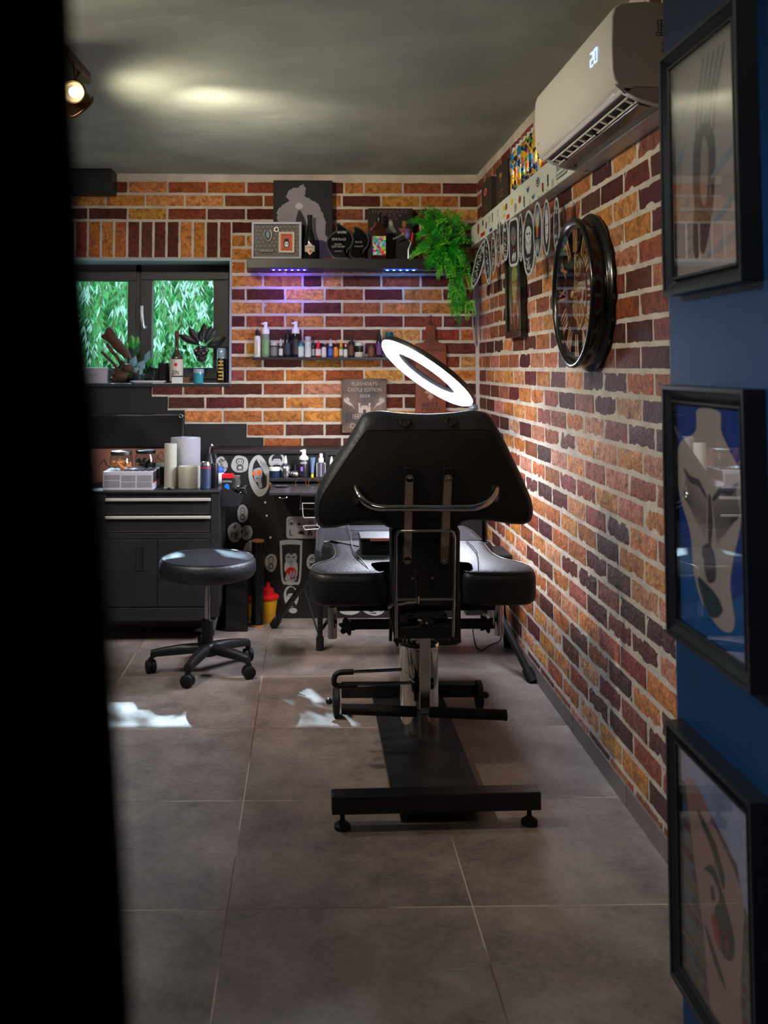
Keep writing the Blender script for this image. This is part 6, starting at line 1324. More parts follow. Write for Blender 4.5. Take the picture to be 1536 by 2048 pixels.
# crop coordinates of the small stickers -> picture pixels
SC = 1/6.678
def cpx(x, y): return 935+x*SC, 310+y*SC
colours = {'k': INK, 'r': REDP, 'y': mat('st_yellow', (210, 200, 40), 0.5), 'b': mat('st_blue', (40, 70, 140), 0.5), 'o': mat('st_brown', (130, 70, 50), 0.5), 'g': mat('st_green', (60, 110, 80), 0.5)}
for (x, y, w, h, k, kind) in ((145, 990, 24, 175, 'r', 'e'), (205, 905, 34, 90, 'g', 'd'), (250, 940, 16, 120, 'o', 'e'), (203, 1060, 50, 60, 'r', 's'), (290, 855, 30, 120, 'k', 't'), (333, 830, 18, 150, 'k', 'd'), (312, 1000, 36, 50, 'b', 's'), (402, 785, 26, 130, 'k', 't'),
                           (485, 715, 24, 70, 'y', 's'), (485, 810, 24, 60, 'y', 's'), (518, 690, 28, 110, 'o', 'e'), (541, 822, 38, 68, 'r', 's'), (590, 625, 30, 110, 'y', 'e'), (638, 705, 34, 140, 'r', 'o'), (698, 595, 32, 120, 'o', 'e'), (756, 620, 22, 180, 'k', 'd'),
                           (806, 470, 40, 130, 'b', 'v'), (878, 560, 46, 100, 'b', 'v'), (938, 360, 44, 150, 'k', 'o'), (1005, 430, 38, 150, 'r', 'd'), (1073, 335, 30, 200, 'k', 'd'), (1135, 370, 46, 120, 'k', 't')):
    a, b = cpx(x-w/2, y), cpx(x+w/2, y); p0, p1 = rail_at(*a), rail_at(*b); W_ = abs(p0.y-p1.y); c = rail_at(*cpx(x, y)); H_ = h*SC*c.y/F_PX*0.86
    pl = Pl(c, (0, -1, 0), (0, 0, 1)); M_ = [colours[k], WRAIL, INK]
    if kind == 'e': pl.ell(0, 0, W_/2, H_/2, 0)
    elif kind == 's': pl.poly([(-W_/2, -H_/2), (W_/2, -H_/2), (W_/2, H_/2), (-W_/2, H_/2)], 0)
    elif kind == 'o': pl.ell(0, 0, W_/2, H_/2, 2); pl.ell(0, 0, W_*0.36, H_*0.4, 1); pl.ell(0, H_*.12, W_*.25, H_*.16, 0); pl.ell(0, -H_*.15, W_*.2, H_*.1, 0)
    elif kind == 'v':
        for q in (-1, 0, 1): pl.poly([(0, -H_*.4), (W_*(.3*q-.12), H_*.1), (W_*.5*q, H_*.5), (W_*(.3*q+.12), H_*.05)], 0)
    elif kind == 'd':
        pl.ell(0, H_*.33, W_*.3, H_*.13, 2); pl.poly([(-W_*.3, -H_*.1), (W_*.3, -H_*.15), (W_*.25, H_*.22), (-W_*.25, H_*.22)], 0); pl.poly([(-W_*.22, -H_*.48), (W_*.3, -H_*.48), (W_*.15, -H_*.12), (-W_*.15, -H_*.12)], 2)
    else:
        for q in range(4): pl.stroke([(-W_*.4, H_*(.4-.25*q)), (0, H_*(.34-.25*q)), (W_*.4, H_*(.42-.25*q))], H_*.07, 0)
    pl.build('rail_sticker', M_, rail)
a0, a1 = rail_at(*cpx(1186, 350)), rail_at(*cpx(1330, 290)); fw_ = a0.y-a1.y; c = Vector((XF-0.0008, a0.y, 2.012)); fh = 0.078
pl = Pl(c, (0, -1, 0), (0, 0, 1)); pl.poly([(0, 0), (fw_, 0), (fw_, fh), (0, fh)], 0); pl.l += .0003; pl.poly([(.006, .004), (fw_-.006, .004), (fw_-.006, fh-.004), (.006, fh-.004)], 1); pl.l += .0003
pl.poly([(.012, .014), (fw_-.012, .014), (fw_-.012, .018), (.012, .018)], 0); pl.poly([(.012, .008), (fw_-.012, .008), (fw_-.012, .010), (.012, .010)], 0); pl.poly([(.012, fh-.010), (fw_-.012, fh-.010), (fw_-.012, fh-.007), (.012, fh-.007)], 0)
o = pl.build('rail_sticker', [INK, WRAIL], rail); text('lettering', 'KWILL', c+Vector((-.0012, -.02, .026)), (0, -1, 0), (0, 0, 1), fw_-.04, .036, INK, o)
# boxes and cans on the rail
CARD_K = mat('carton_dark', (44, 38, 34), 0.5)
def rbox(name, label, px0, px1, top_px, xd, printm, mark):
    y1, y0 = PX(px0, 400, XF+.004).y, PX(px1, 400, XF+.004).y; zt = PX(px1, top_px, XF+.004).z
    t = thing(name, label, 'box', (XF+.03, (y0+y1)/2, rz1)); MB().box(XF+.004, RIGHT_X-.014, y0, y1, rz1, zt).build('carton', CARD_K, t, smooth=0, bevel=0.0015)
    pl = Pl((XF+.0034, y1, rz1), (0, -1, 0), (0, 0, 1)); W_, H_ = y1-y0, zt-rz1
    if mark == 'rose': pl.ell(W_*.45, H_*.68, W_*.17, H_*.11, 0); pl.ell(W_*.45, H_*.68, W_*.08, H_*.05, 1)
    else:
        pl.ell(W_*.45, H_*.72, W_*.13, H_*.05, 0)
        for q in range(3): pl.stroke([(W_*.45, H_*.5), (W_*(.38+.07*q), H_*.65), (W_*(.36+.09*q), H_*.8)], .006, 0)
    for q in range(2): pl.poly([(W_*.25, H_*(.28-.11*q)), (W_*.7, H_*(.28-.11*q)), (W_*.7, H_*(.31-.11*q)), (W_*.25, H_*(.31-.11*q))], 2)
    pl.build('front_print', [printm, CARD_K, mat('print_copper', (120, 74, 44), 0.5)], t); return t, y0, zt
rbox('ink_box', 'smaller dark box with a pink mark on the rail nearest the corner', 963.5, 981, 351.5, 0.03, mat('print_coral', (220, 110, 90), 0.5), 'rose')
t, y0, zt = rbox('ink_box', 'larger dark box with a golden mark and a barcode label on the rail', 992.5, 1015, 315, 0.03, mat('print_gold', (170, 120, 50), 0.5), 'plant')
MB().box(XF+.016, XF+.049, y0-.0008, y0, zt-.063, zt-.018).build('barcode_label', PAPER, t, smooth=0)
m = MB()
for k in range(5): m.box(XF+.020, XF+.045, y0-.0013, y0-.0008, zt-.057+.0075*k, zt-.0535+.0075*k)
m.build('barcode', INK, t, smooth=0)
m = MB()
for k in range(6): m.box(XF+.022+.005*(k % 2), XF+.036, y0-.0013, y0-.0008, rz1+.02+.016*k, rz1+.030+.016*k)
m.build('gold_print', mat('print_gold', (170, 120, 50), 0.5), t, smooth=0)
cans = bpy.data.materials.new('graffiti_can'); cans.use_nodes = True; ct = cans.node_tree; cb = ct.nodes['Principled BSDF']; cb.inputs['Roughness'].default_value = 0.25; cb.inputs['Metallic'].default_value = 0.3
g = ct.nodes.new('ShaderNodeNewGeometry'); nz = ct.nodes.new('ShaderNodeTexNoise'); nz.inputs['Scale'].default_value = 14; ct.links.new(g.outputs['Position'], nz.inputs[0]); ad = ct.nodes.new('ShaderNodeVectorMath'); ad.operation = 'MULTIPLY_ADD'; ad.inputs[1].default_value = (.12, .12, .12)
ct.links.new(nz.outputs['Color'], ad.inputs[0]); ct.links.new(g.outputs['Position'], ad.inputs[2]); vv = ct.nodes.new('ShaderNodeTexVoronoi'); vv.inputs['Scale'].default_value = 42; vv.inputs['Randomness'].default_value = 1; ct.links.new(ad.outputs[0], vv.inputs[0])
sp_ = ct.nodes.new('ShaderNodeSeparateColor'); ct.links.new(vv.outputs['Color'], sp_.inputs[0]); rp = ct.nodes.new('ShaderNodeValToRGB'); rp.color_ramp.interpolation = 'CONSTANT'; els = rp.color_ramp.elements
pal = [(0, (24, 50, 110)), (.16, (235, 180, 20)), (.32, (40, 130, 190)), (.46, (220, 90, 40)), (.58, (30, 40, 70)), (.70, (215, 215, 200)), (.80, (90, 150, 60)), (.9, (230, 200, 60))]
els[0].color = (*lin(pal[0][1]), 1); els[1].position = .16; els[1].color = (*lin(pal[1][1]), 1)
for p_, c_ in pal[2:]: e = els.new(p_); e.color = (*lin(c_), 1)
ct.links.new(sp_.outputs[0], rp.inputs[0]); ct.links.new(rp.outputs[0], cb.inputs['Base Color'])
y = 4.40; first = None; rcan = 0.0275
ordn = ['nearest the barcode box', 'second after the barcode box', 'third after the barcode box', 'fourth after the barcode box', 'fifth after the barcode box', 'sixth after the barcode box', 'seventh after the barcode box', 'eighth after the barcode box']
for k in range(8):
    c = Vector((XF+0.031, y-0.075*k, rz1)); lab = 'tall graffiti-patterned can on the white rail, '+ordn[k]
    if first is None:
        t = thing('spray_can', lab, 'can', c, 'tall patterned cans on the white rail'); first = t
        MB().lathe([(rcan*.9, 0), (rcan, .005), (rcan, .175), (rcan*.85, .188)], c, n=24).build('can_body', cans, t)
        MB().lathe([(rcan*.62, .186), (rcan*.62, .208), (rcan*.55, .212)], c, n=20).build('cap', mat('cap_white', (214, 220, 226), 0.4), t)
    else:
        r_ = first.copy(); COL.objects.link(r_); r_.location = c; r_['label'] = lab
        for ch_ in list(first.children): q = ch_.copy(); COL.objects.link(q); q.parent = r_; q.matrix_parent_inverse = ch_.matrix_parent_inverse.copy()
# conduit and cable in the corner
m = MB().box(P(952, 700, 5.55).x, P(960, 700, 5.55).x, 5.55, 5.572, P(955, 862, 5.55).z, rz0).build('white_conduit', mat('conduit', (196, 186, 176), 0.5), smooth=0, bevel=0.002)
tag(m, 'slim white vertical conduit in the corner below the rail', 'conduit')
cb_ = MB().tube(smoothpts([P(951, 560, 5.53), P(948, 600, 5.53), P(946, 640, 5.53), P(948, 665, 5.53), P(951, 690, 5.54)], 5, False), 0.006, 8).build('corner_cable', mat('cable_beige', (170, 160, 148), 0.5)); tag(cb_, 'pale cable bending beside the white conduit in the corner', 'cable')

# ================================================================== PAPER STENCILS HANGING FROM THE RAIL
SCM = mat('stencil_card', (176, 184, 190), 0.6); SKG = mat('stencil_grey', (88, 90, 94), 0.6)
def stencil(k, x0, x1, y0, y1, kind, label, tilt_=0.0, off=0):
    px0, pyt = cpx(x0, y0); px1, pyb = cpx(x1, y1); cx_ = (px0+px1)/2; X = XF-0.012-off; pt_, pb = PX(cx_, pyt, X), PX(cx_, pyb, X); Y = pt_.y
    wpx = px1-px0; Wd = 0.115 if wpx > 14 else 0.085; a_w, a_x = F_PX*X/Y**2, F_PX/Y       # px per metre along the wall / across
    best = min(range(0, 90), key=lambda d: abs(Wd*(a_w*cos(radians(d))+a_x*sin(radians(d)))-wpx)); u = Vector((sin(radians(best)), -cos(radians(best)), 0)); v = Vector((tilt_, 0, 1)).normalized()
    H_ = (pt_.z-pb.z); ctr = (pt_+Vector((pb.x, pb.y, pb.z)))/2; ctr = Vector((X, Y, (pt_.z+pb.z)/2)); u = (u-v*u.dot(v)).normalized()
    t = thing('paper_stencil', label, 'stencil', (X, Y, pb.z), 'paper drawings hanging from the white rail')
    r = random.Random(k); pts = [(p.x, p.y) for p in smoothpts([(Wd/2*cos(a)*(1 if abs(cos(a)) > .5 else .9)*(1+r.uniform(-.05, .05)), H_/2*sin(a)*(1+r.uniform(-.02, .02)), 0) for a in [2*pi*i/12 for i in range(12)]], 4)]
    if kind == 'slab': pts = rrect(Wd, H_, Wd*.28, 4)
    w = u.cross(v); cface = ctr
    MB().prism(pts, cface, u, v, 0.0015).build('card', SCM, t, smooth=0)
    pl = Pl(cface+w*0.0015, u, v)
    if w.dot(-ctr) < 0: pl = Pl(cface-w*0.0003, -u, v)
    ip = inset(pts, min(0.012, Wd*.12)) if pl.u.dot(u) > 0 else [(-a, b) for a, b in reversed(inset(pts, min(0.012, Wd*.12)))]
    pl.poly(ip, 0); W_ = Wd*.9; pl.l += .0004
    if kind == 'slab':
        pl.ell(0, H_*.12, W_*.30, H_*.20, 1)
        for s in (-1, 1): pl.ell(s*W_*.16, H_*.08, W_*.05, H_*.015, 2)
        pl.ell(W_*.05, -H_*.17, W_*.07, H_*.02, 3)
        for q in range(4): pl.stroke([(-W_*.15+W_*.12*q, -H_*.40), (-W_*.12+W_*.12*q, -H_*.30), (-W_*.02+W_*.1*q, -H_*.22)], W_*.09, 4)
    elif kind == 'face':
        pl.shape([(-.05*W_, .30*H_), (.30*W_, .22*H_), (.32*W_, -.05*H_), (.18*W_, -.22*H_), (.02*W_, -.30*H_), (-.12*W_, -.18*H_), (-.15*W_, .1*H_)], 4)
        for s in (0, 1): pl.ell(.02*W_+.2*W_*s, .03*H_, .06*W_, .018*H_, 0)
        pl.stroke([(.0, -.14*H_), (.08*W_, -.15*H_), (.16*W_, -.14*H_)], W_*.06, 0); pl.stroke([(.08*W_, .02*H_), (.05*W_, -.07*H_), (.12*W_, -.08*H_)], W_*.03, 1)
        for q in range(7): pl.stroke([(-.3*W_+.09*W_*q, .40*H_), (-.36*W_+.1*W_*q, .28*H_), (-.25*W_+.07*W_*q, .18*H_)], W_*.04, 4)
    elif kind == 'bust':
        pl.ell(0, .13*H_, .26*W_, .13*H_, 4)
        for s in (-1, 1): pl.ell(.10*W_*s, .14*H_, .06*W_, .02*H_, 0)
        pl.stroke([(0, .12*H_), (.03*W_, .07*H_), (-.02*W_, .06*H_)], .04*W_, 1)
        for q in range(6): pl.stroke([(-.25*W_+.1*W_*q, .06*H_), (-.2*W_+.08*W_*q, -.05*H_), (-.08*W_+.04*W_*q, -.16*H_)], .07*W_, 4)
        for q in range(9): pl.stroke([(r.uniform(-.3, .3)*W_, -.2*H_-.02*q*H_), (r.uniform(-.3, .3)*W_, -.22*H_-.02*q*H_), (r.uniform(-.3, .3)*W_, -.26*H_-.02*q*H_)], .05*W_, 4)
        for q in range(7): pl.stroke([(-.25*W_+.08*W_*q, .40*H_), (-.28*W_+.1*W_*q, .33*H_), (-.2*W_+.07*W_*q, .27*H_)], .05*W_, 1)
    elif kind == 'colour':
        pl.shape([(-.1*W_, .2*H_), (.15*W_, .3*H_), (.12*W_, .0), (-.05*W_, -.12*H_)], 5); pl.ell(.05*W_, -.02*H_, .08*W_, .08*H_, 3)
        for q in range(8): pl.stroke([(-.3*W_+.09*W_*q, .40*H_), (-.25*W_+.07*W_*q, .2*H_), (-.3*W_+.08*W_*q, .08*H_)], .05*W_, 4)
        for q in range(5): pl.stroke([(-.25*W_+.12*W_*q, -.15*H_), (-.15*W_+.08*W_*q, -.3*H_), (-.2*W_+.1*W_*q, -.4*H_)], .06*W_, 4)
    else:
        for q in range(26): 
            y_ = r.uniform(-.4, .4)*H_; pl.stroke([(r.uniform(-.3, .3)*W_, y_), (r.uniform(-.3, .3)*W_, y_-.03*H_), (r.uniform(-.3, .3)*W_, y_-.07*H_)], .07*W_, r.choice([1, 4, 4]))
    pl.build('drawing', [INK, SKG, ORG, REDP, mat('drawn_pale', (190, 196, 200), 0.6), mat('drawn_yellow', (190, 160, 60), 0.6)], t)
    zc = min(rz0-0.001, pt_.z+0.02); MB().tube([Vector((X, Y, max(pt_.z-.004, 0))), Vector((X+0.006, Y, max(rz0+.004, pt_.z+.01)))], 0.0008, 5).build('thread', INKG, t); return t
L_ = ['dark twisted narrow drawing, leftmost of the hanging stencils', 'oval dark stencil second from the corner end of the rail', 'thin pale stencil third from the corner end', 'very thin dark-edged stencil fourth from the corner end', 'bluish leaf-shaped stencil above the framed picture', 'rounded rectangular stencil of a dark face with a hand, red lips', 'narrow dark stencil half hidden behind the longest one', 'longest stencil, a bearded bust over dark waves', 'stencil with pale fingers and an orange figure right of the longest one', 'oval stencil of a woman face with wavy hair', 'thin white edge-on stencil nearest the clock']
for k, a in enumerate(((85, 215, 1130, 1780, 'wild', .25), (222, 305, 1090, 1740, 'wild', -.06), (320, 372, 1030, 1600, 'wild', 0), (388, 438, 880, 1500, 'wild', 0), (470, 545, 865, 1420, 'wild', 0), (552, 680, 840, 1490, 'slab', 0), (677, 742, 780, 1430, 'wild', 0), (728, 903, 735, 1625, 'bust', 0), (872, 998, 620, 1405, 'colour', 0), (1003, 1105, 585, 1345, 'face', 0), (1162, 1215, 560, 1330, 'wild', 0))):
    stencil(k, *a[:5], L_[k], a[5], off=(0.012 if k in (7,) else 0.0 if k != 6 else -0.006))

# small framed picture below the stencils
Xp = RIGHT_X-0.042; y1, y0 = PX(1010, 600, Xp).y, PX(1040, 600, Xp).y; z0_, z1_ = PX(1012, 677, Xp).z, PX(1012, 505, Xp).z
t = thing('framed_portrait', 'narrow black framed abstract portrait on the right brick wall below the stencils', 'picture', (Xp, (y0+y1)/2, z0_)); FB = mat('gloss_frame_black', (20, 20, 22), 0.2)
b_ = 0.030; m = MB(); X1 = RIGHT_X-0.012
m.box(Xp, X1, y0, y1, z0_, z0_+b_); m.box(Xp, X1, y0, y1, z1_-b_, z1_); m.box(Xp, X1, y0, y0+b_, z0_+b_, z1_-b_); m.box(Xp, X1, y1-b_, y1, z0_+b_, z1_-b_); m.build('frame', FB, t, smooth=0, bevel=0.003)
MB().box(Xp+0.012, X1-.002, y0+b_, y1-b_, z0_+b_, z1_-b_).build('painting', mat('painting_dark', (52, 40, 28), 0.4, rgb2=(110, 70, 34), nscale=12), t, smooth=0)
pl = Pl((Xp+.0115, y1-b_, z0_+b_), (0, -1, 0), (0, 0, 1)); w, h = y1-y0-2*b_, z1_-z0_-2*b_
pl.shape([(.30*w, .78*h), (.5*w, .92*h), (.72*w, .78*h), (.66*w, .5*h), (.55*w, .34*h), (.46*w, .34*h), (.34*w, .5*h)], 0); pl.shape([(.2*w, .86*h), (.5*w, .99*h), (.8*w, .86*h), (.7*w, .8*h), (.5*w, .88*h), (.3*w, .8*h)], 1)
for s in (-1, 1): pl.stroke([(w*(.5+s*.03), .62*h), (w*(.5+s*.09), .655*h), (w*(.5+s*.16), .66*h)], w*.05, 4)
for k, c_ in enumerate((2, 3, 5, 2, 3, 5, 2)): pl.stroke([(w*(.5+.07*(k-3)), .36*h), (w*(.5+.11*(k-3)), .2*h), (w*(.5+.10*(k-3)), .05*h)], w*.07, c_)
for s in (-1, 1): pl.stroke([(w*(.5+s*.42), .5*h), (w*(.5+s*.34), .3*h), (w*(.5+s*.24), .1*h)], w*.10, 5); pl.ell(w*(.5+s*.4), h*.62, w*.06, h*.07, 3)
pl.build('portrait', [mat('pt_skin', (190, 168, 110), 0.5), mat('pt_green', (70, 90, 50), 0.5), mat('pt_gold', (190, 130, 40), 0.5), mat('pt_red', (160, 40, 30), 0.5), INK, mat('pt_lilac', (170, 160, 180), 0.5)], t)
MB().box(Xp+.008, Xp+.0095, y0+b_, y1-b_, z0_+b_, z1_-b_).build('glass', thin_glass('picture_glass'), t, smooth=0)

# ================================================================== WALL CLOCK
kc = Vector((0, 3.32, PX(1157, 583, 0.9).z)); RC = 0.255; Xw = RIGHT_X-0.012
t = thing('wall_clock', 'large round black wall clock with open gears and gold Roman numerals', 'clock', (Xw, kc.y, kc.z-RC))
cw = Vector((Xw, kc.y, kc.z)); ax = (-1, 0, 0)
GB = mat('clock_black', (15, 14, 15), 0.22, coat=0.15)
MB().lathe([(RC+0.004, 0.0), (RC+0.012, 0.003), (RC+0.014, 0.010), (RC+0.008, 0.017), (RC-0.004, 0.021), (RC-0.008, 0.026), (RC-0.006, 0.052), (RC-0.001, 0.058), (RC+0.001, 0.066), (RC-0.004, 0.073), (RC-0.010, 0.0755), (RC-0.014, 0.074), (RC-0.021, 0.070), (RC-0.028, 0.060), (RC-0.030, 0.030), (RC-0.030, 0.0)], cw, ax, 96, caps=False).build('case', GB, t, smooth=50)
MB().lathe([(RC-0.027, 0.0655), (RC-0.027, 0.0665)], cw, ax, 72).build('glass', thin_glass('clock_glass', refl=0.8), t)
GOLD = mat('clock_gold', (214, 150, 88), 0.45, 0.1); dc = cw+Vector((-0.054, 0, 0)); U = Vector((0, -1, 0)); V = Vector((0, 0, 1)); ri_ = RC-0.032
MB().torus(dc, ax, ri_, 0.003, 80, 6).build('dial_ring', BLACKM, t); MB().torus(dc, ax, ri_*0.60, 0.0016, 70, 6).build('dial_ring', BLACKM, t)
for k, s in enumerate(['XII', 'I', 'II', 'III', 'IIII', 'V', 'VI', 'VII', 'VIII', 'IX', 'X', 'XI']):
    a = pi/2-k*pi/6; rad = Vector((cos(a), sin(a))); up2 = rad; rt = Vector((rad.y, -rad.x)); H_ = ri_*0.34; W_ = H_*(0.24+0.17*len(s)); c2 = rad*(ri_*0.63)
    u = U*rt.x+V*rt.y; v = U*up2.x+V*up2.y; o_ = dc+U*c2.x+V*c2.y-u*W_/2
    m = MB(); x = 0.0; n_ = len(s); st_ = W_/n_
    for j, chh in enumerate(s):
        x0 = st_*(j+0.5)
        def bar(xa, ya, xb, yb, w): m.bar(o_+u*xa+v*ya, o_+u*xb+v*yb, w, 0.002, Vector(ax))
        if chh == 'I': bar(x0, 0, x0, H_, st_*.36)
        elif chh == 'V': bar(x0-st_*.4, H_, x0, 0, st_*.34); bar(x0+st_*.4, H_, x0, 0, st_*.16)
        else: bar(x0-st_*.4, H_, x0+st_*.4, 0, st_*.34); bar(x0+st_*.4, H_, x0-st_*.4, 0, st_*.16)
    m.build('numeral', GOLD, t, smooth=0)
def gear(dy, dz, r, depth, spokes=5, teeth=24):
    c = cw+Vector((-depth-0.020, -dy, dz)); m = MB(); m.torus(c, ax, r*0.86, r*0.09, 40, 6)
    for k in range(spokes): a = 2*pi*k/spokes; m.bar(c, c+U*cos(a)*r*.85+V*sin(a)*r*.85, r*.10, 0.003, Vector(ax))
    for k in range(teeth): a = 2*pi*k/teeth; m.bar(c+U*cos(a)*r*.9+V*sin(a)*r*.9, c+U*cos(a)*r*1.04+V*sin(a)*r*1.04, r*.09, 0.003, Vector(ax))
    m.lathe([(r*.18, -0.003), (r*.18, 0.003)], c, ax, 14); m.build('gear', mat('gear_brass', (190, 156, 98), 0.45, 0.2), t, smooth=0)
gear(0.0, 0.095, 0.040, 0.026, 5); gear(-0.035, -0.055, 0.034, 0.024, 6); gear(0.03, -0.075, 0.044, 0.028, 6); gear(-0.012, 0.02, 0.024, 0.030, 4); gear(-0.014, -0.015, 0.020, 0.032, 4); gear(0.12, -0.11, 0.040, 0.022, 6); gear(0.10, 0.135, 0.032, 0.022, 6)
m = MB(); m.bar(cw+Vector((-.02, 0, .19)), cw+Vector((-.02, 0, -.19)), 0.006, 0.003, Vector(ax)); m.build('movement_bridge', mat('gear_brass', (190, 156, 98), 0.45, 0.2), t, smooth=0)
hc = cw+Vector((-0.060, 0, 0)); HM = mat('hand_gold', (204, 176, 120), 0.4, 0.2)
def hand(ang, L, w, nm):
    a = radians(ang); u = U*cos(a)+V*sin(a); m = MB(); m.bar(hc-u*L*.22, hc+u*L, w, 0.002, Vector(ax)); m.torus(hc+u*L*.62, ax, w*1.8, w*.5, 18, 6); m.torus(hc-u*L*.24, ax, w*1.6, w*.5, 14, 6); m.torus(hc+u*L*.42, ax, w*1.3, w*.45, 14, 6); m.build(nm, HM, t, smooth=0)
hand(8, 0.115, 0.006, 'hour_hand'); hand(80, 0.195, 0.005, 'minute_hand'); MB().lathe([(0.009, 0), (0.009, 0.006), (0.002, 0.008)], hc, ax, 16).build('hub', HM, t)

# ================================================================== AIR CONDITIONER
ACW = mat('ac_white', (226, 224, 212), 0.35); ay0, ay1 = 2.455, 3.31
t = thing('air_conditioner', 'white wall-mounted split air conditioner showing 20 beside the ceiling', 'air conditioner', (0.88, (ay0+ay1)/2, 1.99))
prof = [(0.975, 2.262), (0.86, 2.264), (0.80, 2.260), (0.782, 2.248), (0.775, 2.225), (0.772, 2.15), (0.773, 2.085), (0.778, 2.062), (0.790, 2.042)]
low = [(0.790, 2.042), (0.812, 2.026), (0.84, 2.012), (0.88, 2.000), (0.93, 1.993), (0.975, 1.992)]
def extr(pr_, y0, y1, name, m, parent, sm=35):
    mb = MB(); mb.rings([[(x, y, z) for x, z in pr_] for y in (y0, y0+0.004, y1-0.004, y1)] if False else [[(x, y, z) for x, z in pr_] for y in (y0, y1)]); return mb.build(name, m, parent, smooth=sm, bevel=0.004)
extr(prof+[(0.975, 2.042)], ay0, ay1, 'front_cover', ACW, t)
extr([(0.7885, 2.0445), (0.805, 2.028)]+[(0.835, 2.052), (0.975, 2.052), (0.975, 2.0425)], ay0+.001, ay1-.001, 'lower_lip', ACW, t)
extr([(0.905, 1.9955), (0.93, 1.993), (0.975, 1.992), (0.975, 2.0415), (0.905, 2.0415)], ay0+.001, ay1-.001, 'rear_tray', mat('ac_grey', (188, 180, 172), 0.35), t)
for (a, b) in ((ay0+.001, ay0+.030), (ay1-.03, ay1-.001)): extr([(0.792, 2.040)]+low[1:]+[(0.975, 2.0415), (0.80, 2.0415)], a, b, 'end_piece', mat('ac_grey', (188, 180, 172), 0.35), t)
extr([(0.806, 2.034), (0.815, 2.045), (0.905, 2.045), (0.905, 2.020)], ay0+.03, ay1-.03, 'air_outlet', mat('ac_dark', (30, 28, 28), 0.5), t)
extr([(0.7905, 2.041), (0.806, 2.030), (0.812, 2.033), (0.797, 2.046)], ay0+.03, ay1-.03, 'outlet_lip', mat('ac_grey', (188, 180, 172), 0.35), t)
m = MB()
for (x, z) in ((0.824, 2.0235), (0.848, 2.0135)): m.bar((x, ay0+.035, z), (x, ay1-.03, z), 0.0035, 0.005)
for k in range(11):
    y = ay0+.06+(ay1-ay0-.12)*k/10; m.bar((0.824, y, 2.0235), (0.848, y, 2.0135), 0.012, 0.004)
m.build('louvre_comb', ACW, t, smooth=0)
m = MB(); m.bar((0.866, ay0+.035, 2.0035), (0.866, ay1-.02, 2.0035), 0.034, 0.004, (0.25, 0, 1)); m.build('air_flap', mat('flap_reflection_brown', (120, 104, 96), 0.15), t, smooth=0, bevel=0.001)  # brownish reflection is put into the flap's base colour
m = MB()
for k in (0.45, 0.85): y = ay0+(ay1-ay0)*k; m.tube([(0.83, y, 2.030), (0.838, y, 2.012), (0.856, y, 2.006)], 0.003, 8)
m.build('flap_arm', mat('ac_dark', (30, 28, 28), 0.5), t)
DIG = mat('display_blue', (170, 200, 255), 0.4, emit=(150, 190, 255), estr=2.2)
pA = PX(1181, 128, 0.7715); pB = PX(1191, 102, 0.7715)
segs = {'2': 'abged', '0': 'abcdef'}; y_ = PX(1181, 115, 0.7715).y
m = MB(); dh, dw = 0.036, 0.024; z00 = PX(1186, 116, .7715).z-dh/2; y00 = PX(1180.5, 116, .7715).y
for j, d in enumerate('20'):
    oy = y00-j*0.036
    S_ = {'a': ((0, 1), (1, 1)), 'b': ((1, 1), (1, .5)), 'c': ((1, .5), (1, 0)), 'd': ((0, 0), (1, 0)), 'e': ((0, 0), (0, .5)), 'f': ((0, .5), (0, 1)), 'g': ((0, .5), (1, .5))}
    for s in segs[d]:
        (a, b), (c_, d_) = S_[s]; m.bar((0.7712, oy-a*dw, z00+b*dh), (0.7712, oy-c_*dw, z00+d_*dh), 0.0032, 0.001, (1, 0, 0))
m.build('display_digits', DIG, t, smooth=0)
text('logo', 'Qlima', PX(1075, 291, 0.7718), (0, -1, 0), (0, 0, 1), 0.022, 0.008, INKG, t)
m = MB(); ye = ay0-0.0006
for (a, b, c_, d_) in ((1315, 40, 1329, 49), (1316, 51, 1327, 61), (1312, 64, 1330, 71), (1324, 83, 1334, 91), (1324, 98, 1334, 105)):
    p0, p1 = P(a, d_, ye), P(c_, b, ye); th = 0.0016
    m.box(p0.x, p1.x, ye-.0004, ye, p0.z, p0.z+th); m.box(p0.x, p1.x, ye-.0004, ye, p1.z-th, p1.z); m.box(p0.x, p0.x+th, ye-.0004, ye, p0.z, p1.z); m.box(p1.x-th, p1.x, ye-.0004, ye, p0.z, p1.z); m.box((p0.x+p1.x)/2, (p0.x+p1.x)/2+th*1.6, ye-.0004, ye, p0.z, p1.z)
m.build('side_marks', mat('mark_dark', (40, 32, 30), 0.6), t, smooth=0)

